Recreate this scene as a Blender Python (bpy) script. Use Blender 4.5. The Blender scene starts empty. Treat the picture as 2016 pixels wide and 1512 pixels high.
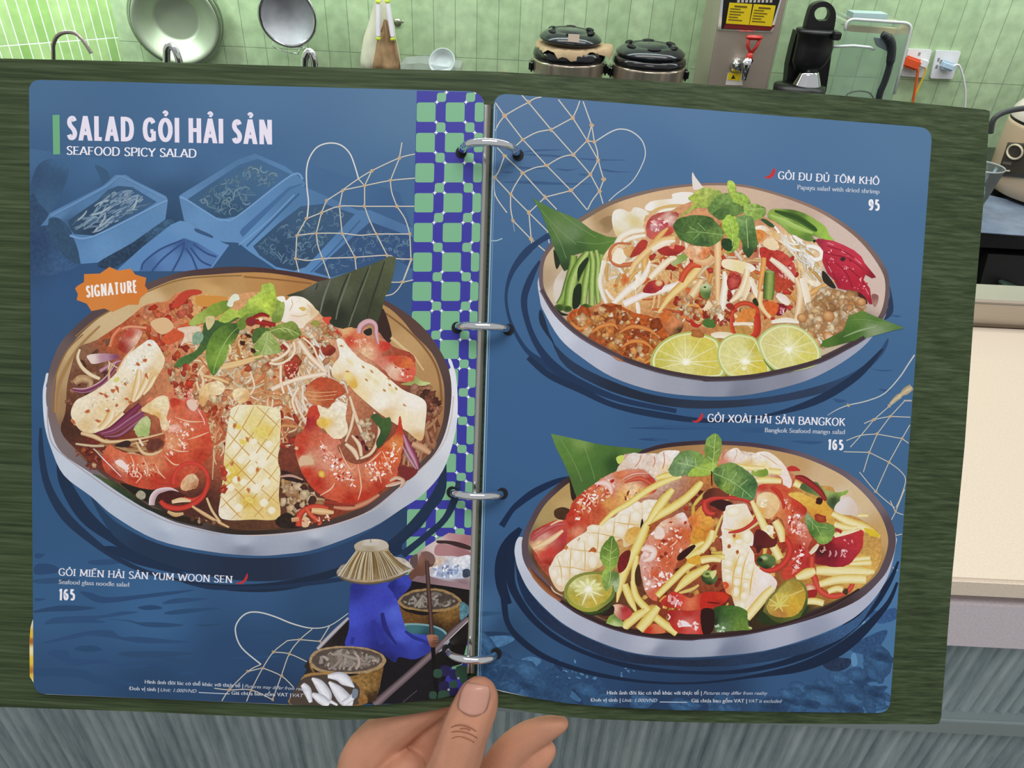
import bpy, bmesh, math, random
from mathutils import Vector, Matrix
from mathutils.geometry import tessellate_polygon

S = bpy.context.scene
COL = S.collection
# ---------------------------------------------------------------- camera
FPX, CX, CY = 1456.0, 1008.0, 756.0
PITCH, ROLL = math.radians(34.8), math.radians(2.8)
CAM = Vector((0, 0, 0.54))            # z = 0 is the white counter top
r0 = Vector((1, 0, 0))
FWD = Vector((0, math.cos(PITCH), -math.sin(PITCH)))
d0 = Vector((0, -math.sin(PITCH), -math.cos(PITCH)))
RGT = r0 * math.cos(ROLL) - d0 * math.sin(ROLL)
DWN = r0 * math.sin(ROLL) + d0 * math.cos(ROLL)
cd = bpy.data.cameras.new('camera')
cam = bpy.data.objects.new('camera', cd)
COL.objects.link(cam)
cd.sensor_width = 36.0
cd.lens = FPX / 2016 * 36.0
cd.clip_start = 0.01
up, bk = -DWN, -FWD
cam.matrix_world = Matrix(((RGT.x, up.x, bk.x, CAM.x), (RGT.y, up.y, bk.y, CAM.y),
                           (RGT.z, up.z, bk.z, CAM.z), (0, 0, 0, 1)))
S.camera = cam
# ---------------------------------------------------------------- light
w = bpy.data.worlds.new('world'); S.world = w; w.use_nodes = True
w.node_tree.nodes['Background'].inputs[0].default_value = (0.98, 0.99, 1.0, 1)
w.node_tree.nodes['Background'].inputs[1].default_value = 0.48

def area(name, loc, target, sx, sy, power, col=(1, 1, 1)):
    l = bpy.data.lights.new(name, 'AREA'); l.shape = 'RECTANGLE'
    l.size, l.size_y, l.energy, l.color = sx, sy, power, col
    o = bpy.data.objects.new(name, l); COL.objects.link(o)
    o.location = loc
    o.rotation_euler = (Vector(target) - Vector(loc)).to_track_quat('-Z', 'Y').to_euler()
    return o
area('ceiling_panel_light', (0.1, -0.25, 1.75), (0.0, 0.3, 0.3), 1.2, 0.6, 14.5, (1.0, 0.99, 1.0))
area('ceiling_panel_light', (0.3, 1.7, 1.75), (0.3, 1.9, 0), 2.6, 0.5, 20.0, (1.0, 0.97, 0.92))
area('under_cabinet_light', (0.2, 2.2, 0.62), (0.2, 2.5, -0.2), 3.2, 0.06, 8.0, (0.85, 1.0, 0.95))
area('corner_light', (-1.25, 2.0, 0.62), (-1.45, 2.25, -0.05), 0.5, 0.08, 5.0, (0.85, 1.0, 0.9))
S.view_settings.view_transform = 'Standard'
S.view_settings.look = 'None'
S.view_settings.gamma = 1.0
S.view_settings.exposure = 0.0
S.view_settings.use_curve_mapping = False

# ---------------------------------------------------------------- helpers
def ray(x, y):
    return RGT * ((x - CX) / FPX) + DWN * ((y - CY) / FPX) + FWD
def at_z(x, y, z):
    d = ray(x, y); return CAM + d * ((z - CAM.z) / d.z)
def at_y(x, y, Y):
    d = ray(x, y); return CAM + d * ((Y - CAM.y) / d.y)
def at_d(x, y, dist):
    return CAM + ray(x, y) * dist
def px(p):
    v = Vector(p) - CAM; f = v.dot(FWD)
    return (CX + FPX * v.dot(RGT) / f, CY + FPX * v.dot(DWN) / f)
def lin(h):
    if not isinstance(h, str): return tuple(h)
    h = h.lstrip('#'); o = []
    for i in (0, 2, 4):
        c = int(h[i:i + 2], 16) / 255
        o.append(c / 12.92 if c <= 0.04045 else ((c + 0.055) / 1.055) ** 2.4)
    return tuple(o)
def rgba(h): return lin(h) + (1.0,)

def mat(name, col, rough=0.5, metal=0.0, spec=0.5, trans=0.0, ior=1.45, alpha=1.0, noise=0.0, nscale=40.0, bump=0.0, bscale=None, coat=0.0, stretch=None):
    m = bpy.data.materials.new(name); m.use_nodes = True
    nt = m.node_tree; b = nt.nodes['Principled BSDF']
    c = rgba(col)
    b.inputs['Base Color'].default_value = c
    b.inputs['Roughness'].default_value = rough
    b.inputs['Metallic'].default_value = metal
    b.inputs['Specular IOR Level'].default_value = spec
    b.inputs['Transmission Weight'].default_value = trans
    b.inputs['IOR'].default_value = ior
    b.inputs['Alpha'].default_value = alpha
    b.inputs['Coat Weight'].default_value = coat
    if noise or bump:
        tc = nt.nodes.new('ShaderNodeTexCoord')
        src = tc.outputs['Object']
        if stretch:
            mp = nt.nodes.new('ShaderNodeMapping'); mp.inputs['Scale'].default_value = stretch
            nt.links.new(src, mp.inputs['Vector']); src = mp.outputs['Vector']
        n = nt.nodes.new('ShaderNodeTexNoise'); n.inputs['Scale'].default_value = nscale; n.inputs['Detail'].default_value = 4
        nt.links.new(src, n.inputs['Vector'])
        if noise:
            mr = nt.nodes.new('ShaderNodeMapRange')
            mr.inputs[1].default_value, mr.inputs[2].default_value = 0.25, 0.75
            mr.inputs[3].default_value, mr.inputs[4].default_value = 1 - noise, 1 + noise
            nt.links.new(n.outputs['Fac'], mr.inputs[0])
            mx = nt.nodes.new('ShaderNodeMix'); mx.data_type = 'RGBA'; mx.blend_type = 'MULTIPLY'
            mx.inputs[0].default_value = 1.0; mx.inputs[6].default_value = c
            nt.links.new(mr.outputs[0], mx.inputs[7]); nt.links.new(mx.outputs[2], b.inputs['Base Color'])
        if bump:
            n2 = n
            if bscale:
                n2 = nt.nodes.new('ShaderNodeTexNoise'); n2.inputs['Scale'].default_value = bscale
                nt.links.new(src, n2.inputs['Vector'])
            bp = nt.nodes.new('ShaderNodeBump'); bp.inputs['Strength'].default_value = bump; bp.inputs['Distance'].default_value = 0.002
            nt.links.new(n2.outputs['Fac'], bp.inputs['Height']); nt.links.new(bp.outputs['Normal'], b.inputs['Normal'])
    return m

def tag(o, label=None, cat=None, group=None, kind=None):
    if label: o['label'] = label
    if cat: o['category'] = cat
    if group: o['group'] = group
    if kind: o['kind'] = kind
    return o
def empty(name, loc, label, cat, group=None):
    o = bpy.data.objects.new(name, None); COL.objects.link(o); o.location = loc
    o.empty_display_size = 0.02
    return tag(o, label, cat, group)
def obj(name, bm, m, parent=None, smooth=False, label=None):
    me = bpy.data.meshes.new(name)
    bmesh.ops.recalc_face_normals(bm, faces=bm.faces[:])
    bm.to_mesh(me); bm.free()
    o = bpy.data.objects.new(name, me); COL.objects.link(o)
    if m: me.materials.append(m)
    if smooth:
        for p in me.polygons: p.use_smooth = True
    if parent:
        o.parent = parent
        # geometry is written in world space: undo the parent's offset
        o.matrix_parent_inverse = pworld(parent).inverted()
    if label: o['label'] = label
    return o
def pworld(o):
    m = Matrix.LocRotScale(o.location, o.rotation_euler, None)
    if o.parent: m = pworld(o.parent) @ o.matrix_parent_inverse @ m
    return m
def box(bm, c, s, rot=None, bev=0.0):
    r = bmesh.ops.create_cube(bm, size=1.0)
    vs = r['verts']
    bmesh.ops.scale(bm, vec=s, verts=vs)
    if bev:
        es = list({e for v in vs for e in v.link_edges})
        r2 = bmesh.ops.bevel(bm, geom=es, offset=bev, segments=3, affect='EDGES')
        vs = list({v for f in r2['faces'] for v in f.verts} | {v for v in vs if v.is_valid})
    if rot: bmesh.ops.rotate(bm, cent=(0, 0, 0), matrix=rot, verts=vs)
    bmesh.ops.translate(bm, vec=c, verts=vs)
    return vs
def tube(bm, pts, r, n=10, cap=True):
    pts = [Vector(p) for p in pts]; rs = r if isinstance(r, (list, tuple)) else [r] * len(pts)
    rings = []; up0 = None
    for i, p in enumerate(pts):
        t = (pts[min(i + 1, len(pts) - 1)] - pts[max(i - 1, 0)]).normalized()
        if up0 is None:
            up0 = t.orthogonal().normalized()
        u = (up0 - t * up0.dot(t)).normalized(); up0 = u; v = t.cross(u)
        rings.append([bm.verts.new(p + (u * math.cos(a) + v * math.sin(a)) * rs[i]) for a in [k * 2 * math.pi / n for k in range(n)]])
    for a, b in zip(rings, rings[1:]):
        for k in range(n): bm.faces.new((a[k], a[(k + 1) % n], b[(k + 1) % n], b[k]))
    if cap: bm.faces.new(rings[0][::-1]); bm.faces.new(rings[-1])
def lathe(bm, prof, c, axis=Vector((0, 0, 1)), n=40, flat=1.0, mtx=None):
    """prof: (radius, height) pairs spun round axis through c"""
    axis = Vector(axis).normalized(); u = axis.orthogonal().normalized(); v = axis.cross(u); c = Vector(c)
    rings = []
    for r, h in prof:
        if r < 1e-6: rings.append([bm.verts.new(c + axis * h)])
        else: rings.append([bm.verts.new(c + axis * h + (u * math.cos(a) + v * math.sin(a)) * r) for a in [k * 2 * math.pi / n for k in range(n)]])
    for a, b in zip(rings, rings[1:]):
        for k in range(n):
            k2 = (k + 1) % n
            if len(a) == 1 and len(b) == 1: continue
            if len(a) == 1: bm.faces.new((a[0], b[k2], b[k]))
            elif len(b) == 1: bm.faces.new((a[k], a[k2], b[0]))
            else: bm.faces.new((a[k], a[k2], b[k2], b[k]))
def catmull(pts, closed=False, n=6):
    L = len(pts); out = []
    rng = range(L if closed else L - 1)
    for i in rng:
        g = (lambda k: pts[k % L]) if closed else (lambda k: pts[min(max(k, 0), L - 1)])
        p0, p1, p2, p3 = g(i - 1), g(i), g(i + 1), g(i + 2)
        for s in range(n):
            t = s / n; t2 = t * t; t3 = t2 * t
            out.append(tuple(0.5 * (2 * b + (c - a) * t + (2 * a - 5 * b + 4 * c - d) * t2 + (3 * b - a - 3 * c + d) * t3)
                             for a, b, c, d in zip(p0, p1, p2, p3)))
    if not closed: out.append(tuple(pts[-1]))
    return out
def prism(bm, outline, vec):
    """solid between a 3D outline and the same outline moved by vec"""
    o = [Vector(p) for p in outline]; vec = Vector(vec)
    a = [bm.verts.new(p) for p in o]; b = [bm.verts.new(p + vec) for p in o]
    nrm = sum(((o[i].cross(o[(i + 1) % len(o)])) for i in range(len(o))), Vector())
    for t in tessellate_polygon([o]):
        try: bm.faces.new([a[i] for i in t]); bm.faces.new([b[i] for i in t][::-1])
        except ValueError: pass
    for i in range(len(o)):
        j = (i + 1) % len(o); bm.faces.new((a[i], a[j], b[j], b[i]))
def rounded(corners, rad, n=7):
    out = []; L = len(corners)
    for i in range(L):
        p = Vector(corners[i]); a = Vector(corners[i - 1]) - p; b = Vector(corners[(i + 1) % L]) - p
        r = rad[i] if isinstance(rad, (list, tuple)) else rad
        if r <= 0: out.append(tuple(p)); continue
        A = p + a.normalized() * r; B = p + b.normalized() * r
        for k in range(n + 1):
            t = k / n
            q = A * (1 - t) ** 2 + p * 2 * t * (1 - t) + B * t * t
            out.append(tuple(q))
    return out

# ================================================================ the kitchen behind the counter
YW = 2.5
Y1 = at_z(1930, 1143, 0).y; Y2 = at_z(1930, 643, 0).y
ZF = -1.06
def tile_mat(name, bw, bh, mort, c1, c2, grout, off, rough, bump, nz=0.16, coat=0.0):
    m = bpy.data.materials.new(name); m.use_nodes = True
    nt = m.node_tree; b = nt.nodes['Principled BSDF']; L = nt.links.new
    tc = nt.nodes.new('ShaderNodeTexCoord'); mp = nt.nodes.new('ShaderNodeMapping')
    mp.inputs['Location'].default_value = off
    L(tc.outputs['Object'], mp.inputs['Vector'])
    br = nt.nodes.new('ShaderNodeTexBrick'); br.offset = 0.0; br.squash = 1.0
    br.inputs['Scale'].default_value = 1.0
    br.inputs['Brick Width'].default_value = bw; br.inputs['Row Height'].default_value = bh
    br.inputs['Mortar Size'].default_value = mort; br.inputs['Mortar Smooth'].default_value = 0.3; br.inputs['Bias'].default_value = 0.0
    br.inputs['Color1'].default_value = rgba(c1); br.inputs['Color2'].default_value = rgba(c2); br.inputs['Mortar'].default_value = rgba(grout)
    L(mp.outputs['Vector'], br.inputs['Vector'])
    n = nt.nodes.new('ShaderNodeTexNoise'); n.inputs['Scale'].default_value = 26; n.inputs['Detail'].default_value = 5
    L(tc.outputs['Object'], n.inputs['Vector'])
    mr = nt.nodes.new('ShaderNodeMapRange'); mr.inputs[1].default_value, mr.inputs[2].default_value, mr.inputs[3].default_value, mr.inputs[4].default_value = .3, .7, 1 - nz, 1 + nz
    L(n.outputs['Fac'], mr.inputs[0])
    mx = nt.nodes.new('ShaderNodeMix'); mx.data_type = 'RGBA'; mx.blend_type = 'MULTIPLY'; mx.inputs[0].default_value = 1
    L(br.outputs['Color'], mx.inputs[6]); L(mr.outputs[0], mx.inputs[7]); L(mx.outputs[2], b.inputs['Base Color'])
    b.inputs['Roughness'].default_value = rough; b.inputs['Coat Weight'].default_value = coat
    bp = nt.nodes.new('ShaderNodeBump'); bp.inputs['Strength'].default_value = bump; bp.inputs['Distance'].default_value = 0.003; bp.invert = True
    L(br.outputs['Fac'], bp.inputs['Height']); L(bp.outputs['Normal'], b.inputs['Normal'])
    return m
def slab(name, origin, ux, lo, hi, m, thick=0.05):
    """upright wall: local x along ux, local y up, built as a solid"""
    bm = bmesh.new()
    box(bm, ((lo[0] + hi[0]) / 2, (lo[1] + hi[1]) / 2, -thick / 2), (hi[0] - lo[0], hi[1] - lo[1], thick))
    o = obj(name, bm, m); ux = Vector(ux).normalized(); nz = ux.cross(Vector((0, 0, 1)))
    o.matrix_world = Matrix(((ux.x, 0, nz.x, origin[0]), (ux.y, 0, nz.y, origin[1]), (0, 1, 0, origin[2]), (0, 0, 0, 1)))
    o['kind'] = 'structure'
    return o
c0 = at_y(243, 115, YW)
gz = at_y(700, 103.5, YW).z
gx = at_y(981, 60, YW).x
M_tile = tile_mat('green_wall_tile', 0.0665, 0.30, 0.0012, 'a9c298', 'b6cca4', '86997a', (-(gx - c0.x) + 0.0665 * 20, -(gz) + 1.2, 0), 0.28, 0.5)
wall_back = slab('wall_back', (c0.x, YW, 0), (1, 0, 0), (0, ZF), (3.4, 1.5), M_tile)
wdir = Vector((math.sin(math.radians(51.5)), math.cos(math.radians(51.5)), 0))
M_kit = tile_mat('narrow_green_tile', 0.0265, 0.30, 0.0016, '9ac472', 'b9d896', 'f8fff8', (0.0265 * 100, -at_y(232, 73, YW).z + 1.2 + 0.001, 0), 0.15, 0.4, 0.1, 0.5)
wall_left = slab('wall_left', (c0.x - wdir.x * 1.6, c0.y - wdir.y * 1.6, 0), wdir, (0, ZF), (1.6, 1.5), M_kit)
bm = bmesh.new(); box(bm, (0.4, 0.9, ZF - 0.025), (5.0, 4.4, 0.05))
tag(obj('floor', bm, mat('floor_tile', '8a8880', 0.5, noise=.1, nscale=6)), kind='structure')

# ---- serving counter in front
M_quartz = mat('speckled_quartz', 'f2e2cc', 0.35, noise=0.07, nscale=420)
M_apron = mat('quartz_apron', 'ddd3d8', 0.4, noise=0.12, nscale=420)
ctr = empty('serving_counter', (0.2, Y1, ZF), 'cream topped serving counter with a ribbed grey glass front, behind the menu', 'counter')
bm = bmesh.new(); zb = at_y(1930, 1262, Y1).z
box(bm, (0.2, (Y1 + Y2) / 2, -0.0125), (3.6, Y2 - Y1, 0.025), bev=0.003)
obj('countertop', bm, M_quartz, ctr)
bm = bmesh.new(); box(bm, (0.2, Y1 + 0.02, (zb - 0.025) / 2 - 0.0125), (3.6, 0.036, -zb - 0.0255))
obj('apron', bm, M_apron, ctr)
def fluted(name, ztop, zbot, Y, pitch, amp):
    bm = bmesh.new(); x0, x1 = -1.3, 1.5; N = int((x1 - x0) / pitch * 10); a = []; b = []
    rg = random.Random(3)
    for i in range(N + 1):
        x = x0 + (x1 - x0) * i / N; ph = (x / pitch) % 1
        d = amp * abs(math.sin(math.pi * ph)) ** 0.7
        a.append(bm.verts.new((x, Y - d, ztop))); b.append(bm.verts.new((x, Y - d, zbot)))
    for i in range(N): bm.faces.new((a[i], a[i + 1], b[i + 1], b[i]))
    v = [bm.verts.new((x1, Y + .012, ztop)), bm.verts.new((x1, Y + .012, zbot)), bm.verts.new((x0, Y + .012, zbot)), bm.verts.new((x0, Y + .012, ztop))]
    bm.faces.new(v); bm.faces.new((a[-1], v[0], v[1], b[-1])); bm.faces.new((a[0], b[0], v[2], v[3]))
    return bm
def flute_mat():
    m = mat('ribbed_smoked_glass', '6f8180', 0.2, spec=0.6, noise=0.0)
    nt = m.node_tree; b = nt.nodes['Principled BSDF']; L = nt.links.new
    tc = nt.nodes.new('ShaderNodeTexCoord'); mp = nt.nodes.new('ShaderNodeMapping'); mp.inputs['Scale'].default_value = (60, 1, 5)
    L(tc.outputs['Object'], mp.inputs['Vector'])
    n = nt.nodes.new('ShaderNodeTexNoise'); n.inputs['Scale'].default_value = 1; n.inputs['Detail'].default_value = 6; n.inputs['Roughness'].default_value = .7
    L(mp.outputs['Vector'], n.inputs['Vector'])
    cr = nt.nodes.new('ShaderNodeValToRGB')  # streaked tones put dark speckled reflections into the glass colour
    cr.color_ramp.elements[0].position = 0.32; cr.color_ramp.elements[0].color = rgba('74858a')
    cr.color_ramp.elements[1].position = 0.68; cr.color_ramp.elements[1].color = rgba('b2bfbf')
    L(n.outputs['Fac'], cr.inputs['Fac']); L(cr.outputs['Color'], b.inputs['Base Color'])
    return m
M_flute = flute_mat()
zl0 = at_y(1900, 1412, Y1 + 0.01).z; zl1 = at_y(1900, 1440, Y1 + 0.01).z
o = obj('glass_front', fluted('g', zb, zl0, Y1 + 0.022, 0.0145, 0.0065), M_flute, ctr)
o = obj('glass_front', fluted('g', zl1, ZF + 0.08, Y1 + 0.022, 0.0145, 0.0065), M_flute, ctr)
bm = bmesh.new(); box(bm, (0.1, Y1 + 0.02, (zl0 + zl1) / 2), (2.8, 0.03, zl0 - zl1), bev=0.003)
obj('front_rail', bm, mat('smoked_glass_rail', '8a9797', 0.12, spec=.7), ctr)
bm = bmesh.new(); box(bm, (0.1, Y1 + 0.06, ZF + 0.04), (2.8, 0.03, 0.08)); obj('plinth', bm, mat('dark_plinth', '2a2c2b', .5), ctr)
M_steel = mat('brushed_steel', 'b9b2a8', 0.28, 1.0, noise=0.06, nscale=30, stretch=(1, 20, 20))
M_chrome = mat('chrome', 'e6e8ea', 0.07, 1.0)
M_lip = mat('steel_lip', 'd8cfc2', 0.3, 0.6)
led = empty('steel_ledge', (0.2, Y2 + .02, 0), 'low brushed steel upstand along the back edge of the cream counter', 'ledge')
zt = at_y(1960, 600, Y2 + 0.002).z
bm = bmesh.new(); box(bm, (0.2, Y2 + 0.022, (zt - 0.3) / 2 + 0.001), (3.6, 0.036, zt + 0.3), bev=0.002); obj('steel_face', bm, M_steel, led)
bm = bmesh.new(); box(bm, (0.2, Y2 + 0.032, zt + 0.0035), (3.6, 0.055, 0.005), bev=0.002); obj('steel_lip', bm, M_lip, led)

# ---- back counter along the wall
ZB = -0.15
YB = at_z(1975, 459, ZB).y
M_black = mat('black_granite', '1b1c1f', 0.12, noise=.2, nscale=200)
M_dark = mat('dark_cavity', '0c0c0d', 0.6)
bc = empty('back_counter', (0.2, 2.2, ZF), 'black back counter along the green tiled wall, with an open dark shelf below', 'counter')
x0b, x1b = c0.x - 0.55, 1.9
tl = (c0.y - YB) / wdir.y
bm = bmesh.new(); prism(bm, [(c0.x + .006, YW - .003, ZB), (x1b, YW - .003, ZB), (x1b, YB, ZB), (c0.x - wdir.x * tl + .012, YB, ZB)], (0, 0, -.04)); obj('countertop', bm, M_black, bc)
bm = bmesh.new(); box(bm, ((x0b + x1b) / 2, YB + 0.25, (ZB - 0.04 + ZF) / 2), (x1b - x0b, 0.02, ZB - 0.041 - ZF)); obj('back_panel', bm, M_dark, bc)
bm = bmesh.new(); box(bm, ((x0b + x1b) / 2, YB + 0.125, at_y(1970, 584, YB).z - 0.02), (x1b - x0b, 0.22, 0.03)); obj('shelf', bm, mat('dark_shelf', '181818', .4), bc)

def quadbox(bm, pts, Y, dy):
    """solid behind a front outline given in photo pixels on the vertical plane y = Y"""
    prism(bm, [at_y(x, y, Y) for x, y in pts], (0, dy, 0))
zs = at_y(1970, 584, YB).z - 0.005
bm = bmesh.new()
f = [at_y(x, y, YB + .02) for x, y in ((1922, 584), (2060, 588), (2045, 510), (1944, 504))]
prism(bm, f, (0.0, 0.16, 0)); bmesh.ops.translate(bm, vec=(0, 0, .006), verts=bm.verts); cr_ = obj('storage_crate', bm, mat('black_plastic_crate', '2c2b2c', .5, noise=.2, nscale=300))
tag(cr_, 'black plastic crate on the dark shelf under the back counter', 'crate')
bm = bmesh.new()
prism(bm, [at_y(x, y, YB - .02) for x, y in ((1977, 563), (1985, 561), (2024, 576), (2024, 583), (1978, 584))], (0, .03, 0))
tag(obj('knife_sheath', bm, mat('grey_green_plastic', '5f7268', .3)), 'grey green wedge of plastic lying in front of the black crate', 'utensil')

# ---- wall things, left to right
M_white = mat('white_plastic', 'e9e9ec', 0.35)
def tubeobj(name, pts, Y, r, m, label, cat, n=12):
    q = [at_y(x, y, Y) for x, y in catmull(pts, False, 8)]
    q = [Vector((q[0].x, q[0].y, ZB))] + [p for p in q if p.z > ZB + .03]
    bm = bmesh.new(); tube(bm, q, r, n); lathe(bm, [(0, .012), (r * 1.8, .012), (r * 2.2, 0), (0, 0)], q[0], (0, 0, 1), 24)
    return tag(obj(name, bm, m, smooth=True), label, cat)
tubeobj('tap_spout', [(106, 190), (105, 108), (105, 88), (112, 72), (126, 64), (142, 64), (156, 71), (168, 86), (180, 105)], 1.75, 0.0042, M_steel,
        'thin curved steel tap spout in front of the narrow bright tiles', 'tap')
tubeobj('swan_neck_tap', [(328, 200), (328, 112), (329, 96), (334, 90), (341, 93), (348, 105), (353, 122), (355, 140)], 1.85, 0.0085, M_chrome,
        'short chrome tap arch below the nested steel basins', 'tap')
tubeobj('mixer_tap', [(599, 200), (600, 124), (602, 110), (608, 102), (615, 107), (619, 122), (620, 140)], 1.9, 0.009, M_chrome,
        'short chrome tap arch below the round strainer', 'tap')
# nested basins leaning on the wall
def facing(px_, py_, Y, tx=0, tz=0):
    c = at_y(px_, py_, Y); return c, Vector((tx, -1, tz)).normalized()
c, ax = facing(345, 45, 2.40, 0.28, -0.10)
bas = empty('steel_basin', at_y(350, 118, 2.42), 'stack of nested shiny steel basins leaning upright against the green wall', 'basin')
for k, (dr, dh) in enumerate(((0, 0), (0.008, -0.016), (0.014, -0.030))):
    bm = bmesh.new()
    prof = [(0, -0.05), (0.058, -0.05), (0.064, -0.048), (0.07, -0.042), (0.104, -0.004), (0.112, 0.0), (0.118, 0.002), (0.121, 0), (0.12, -0.003), (0.112, -0.004), (0.072, -0.047), (0.06, -0.054), (0, -0.054)]
    lathe(bm, [(max(r + (dr if r > .05 else 0), 0), h + dh) for r, h in prof], c, ax, 56)
    obj('basin_shell', bm, mat('basin_steel', 'bccab0', 0.22 if k else .42, .75, noise=.05, nscale=14), bas, True)
c, ax = facing(566, 34, 2.40, 0.08, -0.06)
st = empty('round_strainer', at_y(566, 95, 2.42), 'round fine mesh steel strainer hanging on the green wall', 'strainer')
bm = bmesh.new(); lathe(bm, [(0.076, 0.0), (0.081, 0.004), (0.086, 0), (0.084, -0.006), (0.078, -0.006), (0.076, 0)], c, ax, 56); obj('rim', bm, M_chrome, st, True)
bm = bmesh.new(); lathe(bm, [(0.0, -0.03), (0.03, -0.026), (0.06, -0.014), (0.077, -0.001)], c, ax, 48); obj('mesh', bm, mat('fine_steel_mesh', 'a9aab0', 0.55, 0.5, noise=.22, nscale=22), st, True)
bm = bmesh.new()
tube(bm, [at_y(x, y, 2.41) for x, y in ((534, 70), (538, 92), (560, 102), (588, 106), (590, 92))], 0.0018, 8)
tube(bm, [at_y(x, y, 2.41) for x, y in ((588, 92), (606, 96), (622, 108), (626, 124))], 0.0018, 8)
obj('wire_stand', bm, M_chrome, st, True)
# bag with clips
bag = empty('plastic_bag', at_y(750, 130, 2.42), 'clear plastic bag of brown food hanging from a hook, closed with white clips', 'bag')
def lump(bm, prof, Y, dy, seed, n=22, nz=0.004):
    """soft upright bag: rows of (left px, right px, y px)"""
    rg = random.Random(seed); rings = []
    for l, r_, y in prof:
        a, b = at_y(l, y, Y), at_y(r_, y, Y); c = (a + b) / 2; hw = (b - a).length / 2; ring = []
        for k in range(n):
            t = 2 * math.pi * k / n
            ring.append(bm.verts.new((c.x + hw * math.cos(t) + rg.uniform(-nz, nz) * .5, c.y + dy * math.sin(t) * (0.35 + hw / .07) + rg.uniform(-nz, nz), c.z + rg.uniform(-nz, nz) * .4)))
        rings.append(ring)
    for a, b in zip(rings, rings[1:]):
        for k in range(n): bm.faces.new((a[k], a[(k + 1) % n], b[(k + 1) % n], b[k]))
    bm.faces.new(rings[0]); bm.faces.new(rings[-1][::-1])
bm = bmesh.new(); lump(bm, [(741, 760, -30), (738, 766, 0), (732, 772, 25), (724, 776, 50), (715, 780, 75), (711, 787, 100), (708, 789, 122), (711, 790, 140)], 2.43, 0.02, 4, nz=.005)
obj('bag_film', bm, mat('cloudy_bag_film', 'd6d3bd', 0.3, noise=.15, nscale=18, bump=.6), bag, True)
bm = bmesh.new(); lump(bm, [(756, 762, 40), (750, 772, 60), (742, 780, 80), (738, 786, 105), (735, 788, 125), (735, 788, 140)], 2.405, 0.02, 9, nz=.006)
obj('food_contents', bm, mat('brown_food', 'a98763', 0.5, noise=.3, nscale=30, bump=.8), bag, True)
for k, (xa, ya, xb, yb) in enumerate(((745, 3, 745, 75), (763, 2, 774, 76))):
    cl = empty('bag_clip', at_y(xb, yb, 2.385), 'white bag clip with lime ends, %s of the two on the hanging bag' % ('left' if k == 0 else 'right'), 'clip', 'clips on the hanging bag')
    a, b = at_y(xa, ya, 2.38), at_y(xb, yb, 2.38); d = (b - a); L_ = d.length; rot = d.to_track_quat('Z', 'Y').to_matrix().to_3x3()
    bm = bmesh.new(); box(bm, (a + b) / 2, (0.021, 0.012, L_ * .92), rot, 0.003); obj('bar', bm, mat('clip_white', 'efeaf4', .3), cl)
    for e in (a, b):
        bm = bmesh.new(); box(bm, e, (0.022, 0.014, 0.008), rot, 0.002); obj('lime_end', bm, mat('lime_plastic', 'c9d94a', .4), cl)
    bm = bmesh.new(); lathe(bm, [(0, 0), (0.0035, 0), (0.0035, .0012), (0, .0012)], a.lerp(b, .83) + Vector((0, -0.0072, 0)), (0, -1, 0), 20); obj('clip_hole', bm, mat('clip_grey', '555a58', .5), cl)
hk = empty('wall_hook', at_y(785, 45, YW), 'small steel hook on the green wall right of the bag', 'hook')
bm = bmesh.new(); tube(bm, [at_y(774, 40, 2.495), at_y(778, 42, 2.47), at_y(788, 43, 2.45), at_y(793, 44, 2.45), at_y(793, 40, 2.45)], 0.003, 8); obj('hook_arm', bm, M_steel, hk, True)
bm = bmesh.new(); lathe(bm, [(0, .004), (.011, .004), (.012, 0), (0, 0)], at_y(783, 44, YW - .001), (0, -1, 0), 24); obj('hook_plate', bm, M_steel, hk, True)
# clear tubs
M_clear = mat('clear_plastic', 'f2f6f8', 0.12, trans=0.75, ior=1.3)
tb = empty('clear_tub', at_y(850, 150, 2.2), 'clear plastic food tub with its tilted lid beside it, under the tiled wall', 'tub')
q = [at_y(x, y, 2.2) for x, y in ((788, 127), (828, 124), (870, 131), (906, 134))]
bm = bmesh.new(); prism(bm, q + [Vector((q[-1].x - .01, 2.2, ZB)), Vector((q[0].x + .01, 2.2, ZB))], (0, .1, 0)); obj('tub_body', bm, M_clear, tb)
bm = bmesh.new()
c, ax = facing(870, 121, 2.2, -0.2, 0.7); lathe(bm, [(0.0, -.012), (0.028, -.012), (0.034, 0), (0.037, .003), (0.038, 0.0), (.03, -.016), (0, -.016)], c, ax, 36); obj('tub_lid', bm, mat('frosted_lid', 'dfeaea', .25, trans=.3), tb, True)
p_ = at_y(990, 141, 2.2); h_ = p_.z - ZB
bt = empty('sauce_bottle', (p_.x, p_.y, ZB), 'red capped bottle of which only the cap shows above the menu', 'bottle')
bm = bmesh.new(); lathe(bm, [(0, 0), (.022, 0), (.022, h_ - .05), (.008, h_ - .016), (0, h_ - .016)], (p_.x, p_.y, ZB), (0, 0, 1), 24); obj('bottle_body', bm, M_clear, bt, True)
bm = bmesh.new(); lathe(bm, [(0, h_), (.005, h_ - .001), (.006, h_ - .003), (.007, h_ - .016), (0, h_ - .016)], (p_.x, p_.y, ZB), (0, 0, 1), 20); obj('cap', bm, mat('red_cap', 'd8472e', .4), bt, True)

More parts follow.
